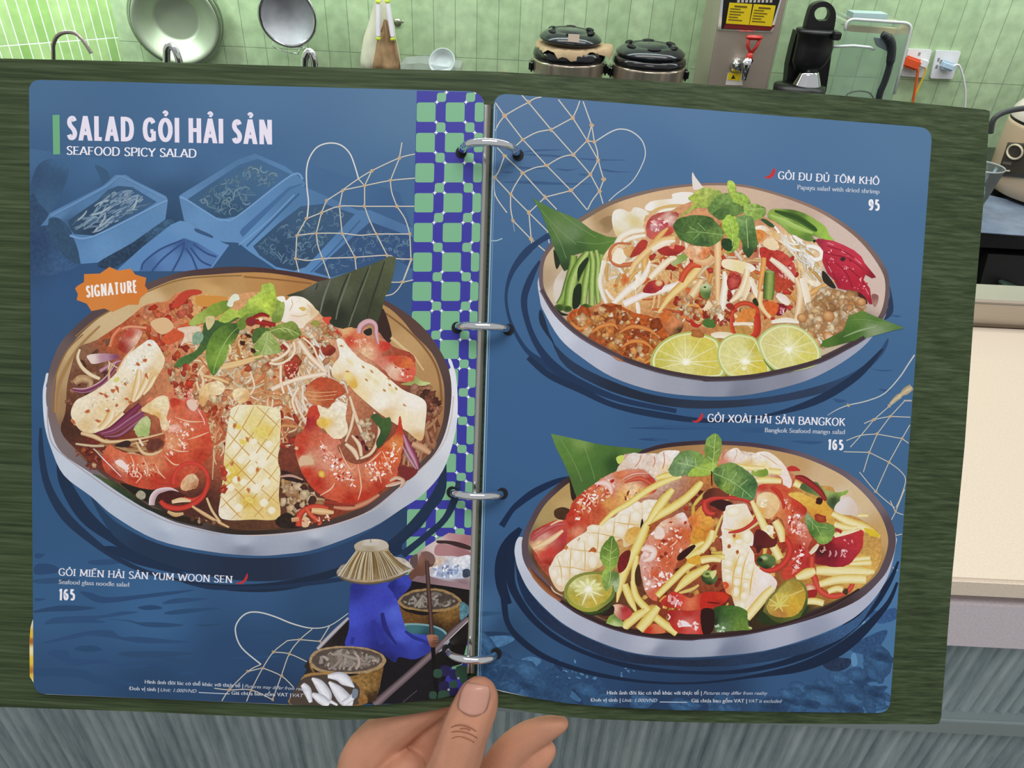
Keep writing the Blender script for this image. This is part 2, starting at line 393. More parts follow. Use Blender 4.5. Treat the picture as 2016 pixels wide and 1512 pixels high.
# ---- two rice warmers
M_blk = mat('gloss_black', '16171a', 0.14, coat=.4)
M_lid = mat('slate_black', '20252b', 0.16, coat=.4)
def warmer(cx, ybase, rpx, Y, h, lift, label, raised):
    """cx: centre px; ybase: px row of the chrome/black join"""
    w_ = empty('rice_warmer', at_z(cx, 260, ZB), label, 'rice cooker', 'rice warmers on the back counter')
    c = at_y(cx, ybase, Y); R_ = rpx * (c - CAM).dot(FWD) / FPX; c = Vector((c.x, c.y, c.z)); w_.location = (c.x, c.y, ZB)
    bm = bmesh.new(); H_ = c.z - ZB
    lathe(bm, [(0, -H_ + .004), (R_ * .96, -H_ + .004), (R_, -H_ + .012), (R_, -0.004), (R_ * 1.01, 0), (R_ * .9, 0.002), (0, 0.002)], c, (0, 0, 1), 56); obj('chrome_body', bm, mat('chrome_reflection_streaks', 'cfc2ae', .16, .75, noise=.35, nscale=60, stretch=(1, 1, .05)), w_, True)  # warm tint and streaks put kitchen reflections into the chrome's colour
    bm = bmesh.new()
    lathe(bm, [(R_ * .93, 0.001), (R_ * 1.0, 0.004), (R_ * 1.02, h * .4), (R_ * .99, h * .8), (R_ * .92, h), (0, h)], c, (0, 0, 1), 56); obj('black_collar', bm, M_blk, w_, True)
    t = Vector((0.03, -0.02, 1)).normalized() if raised else Vector((0, 0, 1))
    lc_ = c + Vector((0, 0, h + lift)); Rl = R_ * (.87 if raised else .95); bm = bmesh.new()
    lathe(bm, [(0, 0), (Rl * .88, 0), (Rl, 0.009), (Rl * .99, 0.013), (Rl * .86, 0.022), (Rl * .74, 0.028), (Rl * .66, 0.03), (Rl * .6, 0.025), (Rl * .52, .025), (Rl * .45, 0.031), (Rl * .2, 0.034), (0, 0.034)], lc_, t, 56)
    ld = obj('lid', bm, M_lid, w_, True)
    for a in (-150, -90, -30, 30, 90, 150):
        a = math.radians(a); p = lc_ + t * 0.0285 + Vector((math.cos(a), math.sin(a), 0)) * Rl * .7
        bm = bmesh.new(); bmesh.ops.create_uvsphere(bm, u_segments=16, v_segments=8, radius=1)
        bmesh.ops.scale(bm, vec=(Rl * .2, Rl * .09, 0.005), verts=bm.verts); bmesh.ops.rotate(bm, cent=(0, 0, 0), matrix=Matrix.Rotation(a + math.pi / 2, 3, 'Z'), verts=bm.verts)
        bmesh.ops.translate(bm, vec=p, verts=bm.verts); obj('finger_slot', bm, mat('slot_black', '050505', .6), ld, True)
    for s in (-1, 1):
        bm = bmesh.new(); box(bm, c + Vector((s * R_ * 1.04, 0, -0.02)), (R_ * .16, 0.05, 0.03), bev=.006); obj('handle', bm, M_blk, w_)
    return w_, c, R_, h
w1, c1, R1, h1 = warmer(1120, 116, 70, 2.2, .030, .013, 'black rice warmer with a raised lid over a beige cloth, left of the pair', True)
w2, c2, R2, h2 = warmer(1277, 127, 71, 2.2, .024, -.003, 'black rice warmer with its lid shut, right of the pair', False)
bm = bmesh.new(); rg = random.Random(5); ring = []; top = []; inn = []
for k in range(56):
    a = 2 * math.pi * k / 56; wv = 1 + .06 * math.sin(3 * a + 1) + rg.uniform(-.03, .03)
    if -.6 < a < .35 or a > 2 * math.pi - .6: wv += .16
    ring.append(bm.verts.new(c1 + Vector((R1 * wv * math.cos(a), R1 * wv * math.sin(a), h1 - .008 + rg.uniform(-.006, .006) + .008 * math.sin(5 * a)))))
    top.append(bm.verts.new(c1 + Vector((R1 * .96 * wv * math.cos(a), R1 * .96 * wv * math.sin(a), h1 + .006 + rg.uniform(-.004, .004)))))
    inn.append(bm.verts.new(c1 + Vector((R1 * .8 * math.cos(a), R1 * .8 * math.sin(a), h1 + .009))))
for k in range(56):
    j = (k + 1) % 56; bm.faces.new((ring[k], ring[j], top[j], top[k])); bm.faces.new((top[k], top[j], inn[j], inn[k]))
bm.faces.new(inn)
tag(obj('cloth', bm, mat('beige_cloth', 'b39a78', .8, noise=.15, nscale=30), smooth=True), 'beige cloth draped under the raised lid of the left rice warmer', 'cloth')
bm = bmesh.new(); prism(bm, [at_y(x, y, 2.112) for x, y in ((1119, 67), (1141, 68), (1140, 84), (1118, 82))], (0, .001, 0))
tag(obj('paper_tag', bm, mat('cream_paper', 'ecdcc6', .7)), 'small cream paper tag on the lid of the left rice warmer', 'tag')

# ---- hot water boiler
boil = empty('water_boiler', at_y(1450, 190, 2.2), 'tall brushed steel water boiler with a red tap lever and yellow warning labels', 'boiler')
a, b = at_y(1404, 100, 2.2), at_y(1527, 100, 2.2)
bx0, bx1 = a.x, b.x; boil.location = ((a.x + b.x) / 2, 2.3, ZB)
bm = bmesh.new(); box(bm, ((bx0 + bx1) / 2, 2.3, (ZB + 0.72) / 2), (bx1 - bx0, 0.2, 0.72 - ZB), bev=.004)
obj('body', bm, mat('boiler_steel', 'a99d8f', 0.35, 0.3, noise=.08, nscale=8), boil)
def bpt(x, y, d=0.0): return at_y(x, y, 2.2 - d)
def plate(name, pts, d, m, par, th=0.0012, Y=2.2):
    bm = bmesh.new(); prism(bm, [at_y(x, y, Y - d) for x, y in pts], (0, -th, 0)); return obj(name, bm, m, par)
pn = plate('panel_frame', [(1428, -60), (1556, -60), (1520, 64), (1412, 60)], .0006, M_chrome, boil)
plate('panel', [(1429, -60), (1554, -60), (1516, 61), (1420, 57)], .0022, mat('panel_black', '151313', .3), pn)
plate('red_stripe', [(1429, 46), (1526, 50), (1517, 60), (1424, 56)], .0036, mat('panel_red', '7d1f1c', .4), pn)
M_yel = mat('label_yellow', 'f0d413', .5)
for q in ([(1436, 5), (1481, 8), (1474, 49), (1429, 46)], [(1484, 8), (1527, 11), (1519, 52), (1475, 49)]):
    lb = plate('warning_label', q, .005, M_yel, pn)
    for k in range(6):
        t = (k + 1.2) / 7.6; l = .55 if k == 0 else (.7, .45, .62, .5, .4, .6)[k]
        A = [q[0][i] * (1 - t) + q[3][i] * t for i in (0, 1)]; Bq = [q[1][i] * (1 - t) + q[2][i] * t for i in (0, 1)]
        s0 = .25 if k == 0 else .08
        p0 = [A[i] + (Bq[i] - A[i]) * s0 for i in (0, 1)]; p1 = [A[i] + (Bq[i] - A[i]) * (s0 + l) for i in (0, 1)]
        hh = 1.6 if k == 0 else 1.0
        plate('print_line', [(p0[0], p0[1] - hh), (p1[0], p1[1] - hh), (p1[0], p1[1] + hh), (p0[0], p0[1] + hh)], .0064, mat('label_ink', '6d5a10', .6), lb, .0004)
for k in range(9):
    plate('panel_text', [(1452 + k * 8, -2), (1457 + k * 8, -2), (1456 + k * 8, 5), (1451 + k * 8, 5)], .0036, mat('panel_white', 'c8c4c0', .5), pn, .0004)
tp = plate('sticker', [(1433, 143), (1459, 145), (1462, 168), (1428, 167)], .0006, mat('sticker_white', 'e6e2d6', .5), boil)
plate('sticker_yellow', [(1434, 143), (1459, 145), (1457, 159), (1432, 157)], .002, M_yel, tp)
plate('sticker_triangle', [(1444, 147), (1448, 155), (1439, 155)], .0034, mat('sticker_ink', '2d2a1c', .5), tp, .0004)
M_red = mat('red_lever', 'c8352c', .3)
tap = obj('tap_body', (lambda bm: (lathe(bm, [(0, 0), (.019, 0), (.02, .006), (.014, .01), (.011, .03), (0, .03)], bpt(1451, 127), (0, -1, 0), 28), tube(bm, [bpt(1455, 127, .02), bpt(1470, 123, .035), bpt(1474, 124, .04)], .011, 14), tube(bm, [bpt(1472, 118, .045), bpt(1469, 128, .05), bpt(1464, 158, .055)], [.017, .012, .006], 16), bm)[-1])(bmesh.new()), M_chrome, boil, True)
bm = bmesh.new(); tube(bm, [bpt(1474, 118, .045), bpt(1477, 104, .045)], [.011, .007], 12)
tube(bm, [bpt(1477, 106, .045), bpt(1472, 90, .045), bpt(1474, 74, .045)], .0045, 10); tube(bm, [bpt(1478, 106, .045), bpt(1489, 92, .045), bpt(1497, 76, .045)], .0045, 10)
box(bm, bpt(1485, 74, .045), (.045, .012, .012), None, .004); obj('lever', bm, M_red, tap, True)

# ---- black coffee maker
cof = empty('coffee_maker', at_y(1590, 190, 2.2), 'black coffee maker with a loop handle on top and a small steel cone below', 'coffee maker')
Mb = mat('matt_black_plastic', '1a1a1b', .35)
bm = bmesh.new()
o_ = [at_y(x, y, 2.2) for x, y in catmull([(1584, 62), (1590, 36), (1598, 14), (1612, 5), (1628, 4), (1641, 14), (1646, 32), (1641, 64)])]
i_ = [at_y(x, y, 2.2) for x, y in catmull([(1612, 41), (1605, 34), (1604, 24), (1611, 16), (1622, 14), (1631, 18), (1634, 28), (1630, 38), (1625, 41), (1618, 41)], True)]
T = tessellate_polygon([o_, i_]); allp = o_ + i_
for t in T:
    v = [bm.verts.new(allp[i]) for i in t]; v2 = [bm.verts.new(allp[i] + Vector((0, .025, 0))) for i in t]
    bm.faces.new(v); bm.faces.new(v2[::-1])
for ps, cl in ((o_, False), (i_, True)):
    for k in range(len(ps) - (0 if cl else 1)):
        a, b = ps[k], ps[(k + 1) % len(ps)]; d = Vector((0, .025, 0)); bm.faces.new([bm.verts.new(p) for p in (a, b, b + d, a + d)])
bmesh.ops.remove_doubles(bm, verts=bm.verts, dist=1e-6); obj('loop_handle', bm, Mb, cof)
def tilt(name, rows, m, par, Y=2.2):
    bm = bmesh.new(); rings = []
    for l, r_, y in rows:
        a, b = at_y(l, y, Y), at_y(r_, y, Y); c = (a + b) / 2; hw = (b.x - a.x) / 2
        rings.append([bm.verts.new((c.x + hw * math.cos(t), c.y + hw * .8 * math.sin(t), c.z)) for t in [2 * math.pi * k / 36 for k in range(36)]])
    for a, b in zip(rings, rings[1:]):
        for k in range(36): bm.faces.new((a[k], a[(k + 1) % 36], b[(k + 1) % 36], b[k]))
    bm.faces.new(rings[0]); bm.faces.new(rings[-1][::-1])
    return obj(name, bm, m, par, True)
tilt('body', [(1568, 1650, 58), (1567, 1650, 64), (1571, 1642, 70), (1567, 1640, 92), (1563, 1634, 110), (1560, 1626, 122), (1564, 1614, 138)], Mb, cof)
bm = bmesh.new(); prism(bm, [at_y(x, y, 2.24) for x, y in ((1569, 62), (1560, 95), (1552, 130), (1547, 178), (1626, 182), (1634, 130), (1642, 70))], (0, .04, 0)); obj('back_column', bm, Mb, cof)
tilt('steel_cone', [(1577, 1612, 140), (1574, 1613, 146), (1562, 1616, 166), (1556, 1617, 175)], M_chrome, cof, 2.19)
tilt('base', [(1524, 1625, 168), (1522, 1624, 180), (1522, 1622, 196)], Mb, cof, 2.18)
p_ = at_y(1573, 196, 2.18); bm = bmesh.new(); lathe(bm, [(0, p_.z), (.07, p_.z), (.075, ZB), (0, ZB)], (p_.x, p_.y, 0), (0, 0, 1), 36); obj('pedestal', bm, Mb, cof)
bm = bmesh.new(); box(bm, at_y(1646, 70, 2.16), (.02, .03, .02), None, .003); obj('spout_lip', bm, Mb, cof)

# ---- clear jug
jug = empty('water_jug', at_y(1700, 200, 2.25), 'large clear plastic water jug with a dark curved handle, next to the coffee maker', 'jug')
M_glass = mat('thin_clear_plastic', 'eef7f4', 0.05, trans=.92, ior=1.15)
o_ = rounded([(1668, 37), (1797, 46), (1748, 225), (1628, 215)], [16, 18, 4, 4], 6)
i_ = rounded([(1672, 42), (1791, 51), (1743, 222), (1633, 212)], [14, 16, 4, 4], 6)
bm = bmesh.new()
prism(bm, [at_y(x, y, 2.22) for x, y in o_], (0, .003, 0)); prism(bm, [at_y(x, y, 2.22) + Vector((0, .12, 0)) for x, y in o_], (0, .003, 0))
A = [at_y(x, y, 2.22) for x, y in o_]
for k in range(len(A) - 1):
    a, b = A[k], A[k + 1]; d = Vector((0, .122, 0)); bm.faces.new([bm.verts.new(p) for p in (a, b, b + d, a + d)])
obj('jug_body', bm, M_glass, jug)
pa, pb = at_y(1630, 216, 2.22), at_y(1746, 226, 2.22); bm = bmesh.new(); prism(bm, [pa, pb, Vector((pb.x - .012, 2.22, ZB)), Vector((pa.x + .012, 2.22, ZB))], (0, .122, 0)); obj('jug_base', bm, M_clear, jug)
bm = bmesh.new(); tube(bm, [at_y(x, y, 2.222) for x, y in [(1664, 60)] + o_[:14] + [(1775, 130), (1760, 185)]], .004, 8); obj('rim_edge', bm, mat('bright_clear_edge', 'f6fbfb', .1, trans=.25), jug, True)
bm = bmesh.new(); prism(bm, [at_y(x, y, 2.26) for x, y in ((1681, 25), (1749, 28), (1747, 38), (1678, 36))], (0, .05, 0)); obj('jug_lid', bm, mat('pale_blue_lid', 'b7cfd2', .3), jug)
bm = bmesh.new(); tube(bm, [at_y(x, y, 2.2) for x, y in catmull([(1737, 68), (1748, 74), (1755, 88), (1755, 108), (1750, 135), (1742, 160), (1733, 182), (1728, 205)])], [.009] * 6 + [.0115] * 16 + [.009] * 21, 12); obj('handle', bm, mat('dark_grey_handle', '2f3336', .3), jug, True)
bm = bmesh.new(); prism(bm, [at_y(x, y, 2.205) for x, y in rounded([(1722, 74), (1750, 78), (1752, 104), (1728, 92)], 4)], (0, .012, 0)); obj('handle_mount', bm, mat('grey_mount', '6f7d83', .3), jug)
bm = bmesh.new(); tube(bm, [at_y(x, y, 2.215) for x, y in ((1640, 92), (1680, 90), (1712, 93), (1722, 97))], .0035, 8); obj('water_line', bm, mat('pale_band', 'eaf3f2', .2), jug, True)
bm = bmesh.new(); tube(bm, [at_y(x, y, 2.25) for x, y in catmull([(1664, 192), (1672, 183), (1692, 179), (1712, 183), (1720, 194)])], .0025, 8); obj('base_ring', bm, mat('grey_ring', '64775f', .3), jug, True)
bm = bmesh.new(); prism(bm, [at_y(x, y, 2.3) for x, y in rounded([(1672, 50), (1790, 58), (1786, 70), (1670, 62)], 4)], (0, .02, 0)); obj('label_band', bm, mat('tan_band', 'd8c193', .4), jug)

# ---- sockets
def socket(q, label):
    s_ = empty('wall_socket', at_y(sum(p[0] for p in q) / 4, q[2][1], YW), label, 'socket', 'sockets on the green wall')
    plate('face_plate', rounded(q, 3, 3), .001, M_white, s_, .008, YW)
    return s_
M_so = mat('socket_grey', '8d8d95', .4); M_or = mat('orange_cord', 'e0622f', .35)
s1 = socket([(1787, 95), (1833, 97), (1818, 152), (1772, 149)], 'white wall socket with an orange plug, next to the clear jug')
s2 = socket([(1842, 98), (1890, 100), (1873, 155), (1829, 153)], 'white wall socket with a pale blue plug and a white cord')
for s_, pts in ((s1, [(1822, 118), (1810, 106)]), (s2, [(1848, 117), (1844, 131), (1853, 121)])):
    for x, y in pts:
        bm = bmesh.new(); box(bm, at_y(x, y, YW - .0095), (.006, .002, .009)); obj('socket_hole', bm, M_so, s_)
def cord(name, plug, pts, m, mp_, label, r=.0035, size=(.03, .03, .025)):
    e = empty(name, at_y(*plug, YW), label, 'power cord')
    bm = bmesh.new(); box(bm, at_y(plug[0], plug[1], YW - .026), size, Matrix.Rotation(.25, 3, 'Y'), .006); obj('plug', bm, mp_, e)
    bm = bmesh.new(); tube(bm, [at_y(x, y, YW - .04 - .01 * i) for i, (x, y) in enumerate(catmull(pts, False, 4))] if False else [at_y(x, y, YW - .035) for x, y in catmull(pts, False, 5)], r, 8); obj('cable', bm, m, e, True)
cord('orange_cord', (1794, 124), [(1800, 128), (1807, 138), (1804, 160), (1800, 185), (1794, 225)], M_or, mat('orange_plug', 'e0552b', .4), 'orange power cord hanging from the left wall socket', .0042, (.05, .03, .032))
cord('yellow_cord', (1817, 124), [(1819, 128), (1822, 140), (1812, 165), (1800, 190), (1788, 225)], mat('yellow_cord', 'e6b92c', .4), M_white, 'thin yellow power cord with a white plug, behind the orange one', .0028, (.028, .025, .03))
cord('white_cord', (1866, 130), [(1876, 130), (1887, 128), (1893, 140), (1898, 160), (1901, 185), (1899, 225)], M_white, mat('pale_blue_plug', 'b9cfe6', .35), 'white power cord with a pale blue plug, rightmost on the wall', .003, (.042, .028, .024))

# ---- beige rice cooker at the right
Yc = 2.02
rc_ = empty('rice_cooker', at_y(2070, 375, Yc), 'beige rice cooker with a dark control panel, cut off by the right edge', 'rice cooker')
cc = at_y(2066, 372, Yc); cc = Vector((cc.x, cc.y, 0)); mpp = (at_y(2066, 300, Yc) - CAM).dot(FWD) / FPX; Rr = 120 * mpp
rc_.location = (cc.x, cc.y, ZB)
z_ = lambda y: at_y(2000, y, Yc - Rr * .8).z - ZB
M_bei = mat('beige_enamel', 'd9bd9f', .25)
prof = [(0, .012), (Rr * .8, .012), (Rr * .9, .02), (Rr * .97, .05), (Rr, z_(320)), (Rr, z_(275)), (Rr * .99, z_(268)), (0, z_(268))]
bm = bmesh.new(); lathe(bm, prof, (cc.x, cc.y, ZB), (0, 0, 1), 64); obj('body', bm, M_bei, rc_, True)
bm = bmesh.new(); lathe(bm, [(Rr * .8, .001), (Rr * .84, .012), (0, .012)], (cc.x, cc.y, ZB), (0, 0, 1), 48); obj('foot_ring', bm, Mb, rc_)
bm = bmesh.new(); lathe(bm, [(Rr * .985, z_(268)), (Rr * .985, z_(262)), (0, z_(262))], (cc.x, cc.y, ZB), (0, 0, 1), 64); obj('seam', bm, Mb, rc_)
bm = bmesh.new(); lathe(bm, [(Rr * .99, z_(262)), (Rr * .97, z_(245)), (Rr * .86, z_(235) + .01), (Rr * .7, z_(228) + .012), (0, z_(226) + .014)], (cc.x, cc.y, ZB), (0, 0, 1), 64); obj('lid', bm, mat('pale_lid', 'e6d9cf', .2), rc_, True)
bm = bmesh.new(); tube(bm, [at_y(x, y, Yc - .08) for x, y in catmull([(1950, 262), (1956, 236), (1975, 222), (2010, 214), (2066, 211), (2120, 216)])], .007, 10); obj('handle', bm, mat('grey_handle', '4c4f50', .3), rc_, True)
def onc(x, y, d):
    """point on the cooker's side wall"""
    rr = Rr + d; o2 = CAM - cc; dr = ray(x, y); A_ = dr.x ** 2 + dr.y ** 2; B_ = 2 * (o2.x * dr.x + o2.y * dr.y); C_ = o2.x ** 2 + o2.y ** 2 - rr * rr
    D_ = max(B_ * B_ - 4 * A_ * C_, 0); return CAM + dr * ((-B_ - math.sqrt(D_)) / (2 * A_))
def cpatch(name, q, d, m, par):
    bm = bmesh.new(); g = []
    for j in range(9):
        row = []
        for i in range(9):
            u, v = i / 8, j / 8
            x = (q[0][0] * (1 - u) + q[1][0] * u) * (1 - v) + (q[3][0] * (1 - u) + q[2][0] * u) * v
            y = (q[0][1] * (1 - u) + q[1][1] * u) * (1 - v) + (q[3][1] * (1 - u) + q[2][1] * u) * v
            row.append((bm.verts.new(onc(x, y, d)), bm.verts.new(onc(x, y, d - .003))))
        g.append(row)
    for j in range(8):
        for i in range(8):
            bm.faces.new((g[j][i][0], g[j][i + 1][0], g[j + 1][i + 1][0], g[j + 1][i][0]))
    for L_ in ([g[0][i] for i in range(9)], [g[8][i] for i in range(9)], [g[j][0] for j in range(9)], [g[j][8] for j in range(9)]):
        for (a, a2), (b, b2) in zip(L_, L_[1:]): bm.faces.new((a, b, b2, a2))
    return obj(name, bm, m, par, True)
pnl = cpatch('control_panel', [(1984, 280), (2046, 284), (2030, 352), (1962, 345)], .002, mat('panel_brown', '4a423c', .25), rc_)
bm = bmesh.new(); p0 = onc(1998, 299, .004)
tube(bm, [onc(1998 + 15 * math.cos(a), 299 + 14 * math.sin(a), .004) for a in [k * 2 * math.pi / 28 for k in range(29)]], .0028, 8, False); obj('dial_ring', bm, mat('cream_ring', 'eee0c4', .3), pnl, True)
cpatch('indicator', [(1975, 334), (1989, 335), (1988, 338), (1974, 337)], .003, mat('cream_mark', 'efe3cd', .4), pnl)
cpatch('display', [(1975, 318), (1992, 320), (1990, 326), (1972, 323)], .003, mat('display_grey', '6e6860', .3), pnl)
# plastic film, bluish cooker reflection put into its colour, and cup in front
bm = bmesh.new(); q = [at_z(x, y, ZB + .004) for x, y in ((1900, 376), (1942, 384), (1980, 393), (2040, 412), (2080, 470), (1900, 456))]
prism(bm, q, (0, 0, .002)); tag(obj('plastic_film', bm, mat('film_with_reflection', '8fa0b8', .15, noise=.3, nscale=14, bump=.8, bscale=30)), 'crumpled clear film, bluish with a reflection put into its colour, on the black counter in front of the beige cooker', 'film')
cup = empty('clear_cup', at_z(1945, 396, ZB), 'clear plastic cup standing in front of the beige cooker', 'cup')
Yq = 1.86; a, b = at_y(1900, 326, Yq), at_y(1975, 330, Yq); hw = (b.x - a.x) / 2; cq = Vector(((a.x + b.x) / 2, Yq, 0)); cup.location = (cq.x, Yq, ZB)
ht = a.z - ZB
bm = bmesh.new(); lathe(bm, [(0, .007), (hw * .55, .007), (hw * .62, .02), (hw, ht), (hw * .97, ht), (hw * .58, .022), (hw * .5, .01), (0, .01)], (cq.x, Yq, ZB), (0, 0, 1), 40); obj('cup_wall', bm, M_glass, cup, True)
bm = bmesh.new(); lathe(bm, [(hw, ht - .002), (hw * 1.03, ht), (hw, ht + .002), (hw * .97, ht), (hw, ht - .002)], (cq.x, Yq, ZB), (0, 0, 1), 40); obj('cup_rim', bm, mat('clear_rim', 'f0f3f3', .1, trans=.5), cup, True)
# ================================================================ the open menu
MD = 0.353                      # metres from the lens to the spread, along the view axis
def msurf(x, y, off=0.0):
    """point of the open spread seen at photo pixel (x, y), lifted off towards the reader"""
    xd, yd = (x - CX) / FPX, (y - CY) / FPX
    xs = (965 - 36 * (y - 180) / 1210 - CX) / FPX
    wv = 1 - 0.06 * yd + (0.02 if xd < xs else -0.08) * (xd - xs)
    return CAM + ray(x, y) * (MD / wv - off)

def parse(s):
    return [tuple(float(v) for v in p.split(',')) for p in s.split()]
FR = [0.0, 0.0, 1.0]
def F(x, y, s): FR[:] = [x, y, s]
def fr(pts):
    if isinstance(pts, str): pts = parse(pts)
    return [(FR[0] + p[0] / FR[2], FR[1] + p[1] / FR[2]) for p in pts]

menu = empty('menu_binder', msurf(940, 1400), 'open dark green ring binder menu with blue seafood salad pages, held in a hand', 'menu')

def cover_material():
    m = bpy.data.materials.new('green_cover_cloth'); m.use_nodes = True
    nt = m.node_tree; b = nt.nodes['Principled BSDF']
    tc = nt.nodes.new('ShaderNodeTexCoord')
    mp = nt.nodes.new('ShaderNodeMapping'); mp.inputs['Scale'].default_value = (14, 700, 700)
    mp.inputs['Rotation'].default_value = (0, math.radians(-2.0), 0)
    nt.links.new(tc.outputs['Object'], mp.inputs['Vector'])
    n = nt.nodes.new('ShaderNodeTexNoise'); n.inputs['Scale'].default_value = 1.0; n.inputs['Detail'].default_value = 3; n.inputs['Roughness'].default_value = 0.65
    nt.links.new(mp.outputs['Vector'], n.inputs['Vector'])
    cr = nt.nodes.new('ShaderNodeValToRGB')
    cr.color_ramp.elements[0].position = 0.30; cr.color_ramp.elements[0].color = rgba('27331d')
    cr.color_ramp.elements[1].position = 0.72; cr.color_ramp.elements[1].color = rgba('515f43')
    e = cr.color_ramp.elements.new(0.5); e.color = rgba('3b492c')
    nt.links.new(n.outputs['Fac'], cr.inputs['Fac'])
    n2 = nt.nodes.new('ShaderNodeTexNoise'); n2.inputs['Scale'].default_value = 22; n2.inputs['Detail'].default_value = 2
    nt.links.new(tc.outputs['Object'], n2.inputs['Vector'])
    mr = nt.nodes.new('ShaderNodeMapRange'); mr.inputs[1].default_value, mr.inputs[2].default_value, mr.inputs[3].default_value, mr.inputs[4].default_value = .3, .7, .88, 1.1
    nt.links.new(n2.outputs['Fac'], mr.inputs[0])
    mx = nt.nodes.new('ShaderNodeMix'); mx.data_type = 'RGBA'; mx.blend_type = 'MULTIPLY'; mx.inputs[0].default_value = 1
    nt.links.new(cr.outputs['Color'], mx.inputs[6]); nt.links.new(mr.outputs[0], mx.inputs[7])
    nt.links.new(mx.outputs[2], b.inputs['Base Color'])
    b.inputs['Roughness'].default_value = 0.62; b.inputs['Specular IOR Level'].default_value = 0.25
    bp = nt.nodes.new('ShaderNodeBump'); bp.inputs['Strength'].default_value = 0.25; bp.inputs['Distance'].default_value = 0.0006
    nt.links.new(n.outputs['Fac'], bp.inputs['Height']); nt.links.new(bp.outputs['Normal'], b.inputs['Normal'])
    return m
M_cover = cover_material()

def board(name, outline, off, thick, m, parent):
    bm = bmesh.new()
    prism(bm, [msurf(x, y, off) for x, y in outline], FWD * thick)
    return obj(name, bm, m, parent)
# boards split at the spine line
def spx(y): return 965 - 36 * (y - 180) / 1210
lc = [(spx(141) - 9, 140.4)] + catmull([(-160, 111), (0, 115), (300, 122), (700, 134), (spx(141) - 9, 140.4)])[:-1][::-1] \
     + catmull([(-160, 1386), (0, 1392), (250, 1400), (420, 1408), (560, 1413), (680, 1417), (760, 1413), (840, 1401), (880, 1392), (spx(1385) - 9, 1385)])
board('front_cover', lc, 0, 0.0028, M_cover, menu)
rc = [(spx(141) + 9, 141)] + catmull([(1100, 148), (1400, 167), (1700, 192)]) + [(1940, 216), (1949, 219), (1948, 232), (1937, 390), (1918, 610), (1899, 880), (1875, 1130), (1853, 1412), (1849, 1424), (1838, 1426)] \
     + catmull([(1830, 1426), (1600, 1425), (1400, 1423), (1260, 1419), (1150, 1414), (1060, 1404), (1000, 1395), (spx(1385) + 9, 1388)])
board('back_cover', rc, 0, 0.0028, M_cover, menu)
bm = bmesh.new()
prism(bm, [msurf(spx(141) - 9, 140.4), msurf(spx(141) + 9, 141), msurf(spx(1388) + 9, 1388), msurf(spx(1385) - 9, 1385)], FWD * 0.002)
obj('cover_spine', bm, M_cover, menu)

# ---------------------------------------------------------------- ink on paper
def ink_material():
    m = bpy.data.materials.new('printed_paper'); m.use_nodes = True
    nt = m.node_tree; b = nt.nodes['Principled BSDF']
    at = nt.nodes.new('ShaderNodeAttribute'); at.attribute_name = 'Col'
    tc = nt.nodes.new('ShaderNodeTexCoord')
    n = nt.nodes.new('ShaderNodeTexNoise'); n.inputs['Scale'].default_value = 620; n.inputs['Detail'].default_value = 4; n.inputs['Roughness'].default_value = 0.6
    nt.links.new(tc.outputs['Object'], n.inputs['Vector'])
    s = nt.nodes.new('ShaderNodeMath'); s.operation = 'SUBTRACT'; s.inputs[1].default_value = 0.5
    nt.links.new(n.outputs['Fac'], s.inputs[0])
    a = nt.nodes.new('ShaderNodeMath'); a.operation = 'MULTIPLY'
    nt.links.new(s.outputs[0], a.inputs[0]); nt.links.new(at.outputs['Alpha'], a.inputs[1])
    a2 = nt.nodes.new('ShaderNodeMath'); a2.operation = 'MULTIPLY_ADD'; a2.inputs[1].default_value = 4.0; a2.inputs[2].default_value = 1.0
    nt.links.new(a.outputs[0], a2.inputs[0])
    mx = nt.nodes.new('ShaderNodeMix'); mx.data_type = 'RGBA'; mx.blend_type = 'MULTIPLY'; mx.inputs[0].default_value = 1
    nt.links.new(at.outputs['Color'], mx.inputs[6]); nt.links.new(a2.outputs[0], mx.inputs[7])
    nt.links.new(mx.outputs[2], b.inputs['Base Color'])
    b.inputs['Roughness'].default_value = 0.38; b.inputs['Specular IOR Level'].default_value = 0.22
    return m
M_ink = ink_material()
M_pap = mat('laminated_paper_edge', 'c9d4cf', 0.4)
LAY = 3.0e-6
GRID = [{}]                     # per page: how many films already lie on each 6 px cell
CLIP = [None]                   # the page outline (convex): ink stops at the paper's edge
def set_clip(outline):
    L = len(outline); A = sum(outline[i][0] * outline[(i + 1) % L][1] - outline[(i + 1) % L][0] * outline[i][1] for i in range(L))
    sg = 1 if A > 0 else -1; e = []
    for i in range(L):
        (x0, y0), (x1, y1) = outline[i], outline[(i + 1) % L]; l = math.hypot(x1 - x0, y1 - y0)
        if l > .5: e.append((-(y1 - y0) / l * sg, (x1 - x0) / l * sg, x0, y0))
    CLIP[0] = e
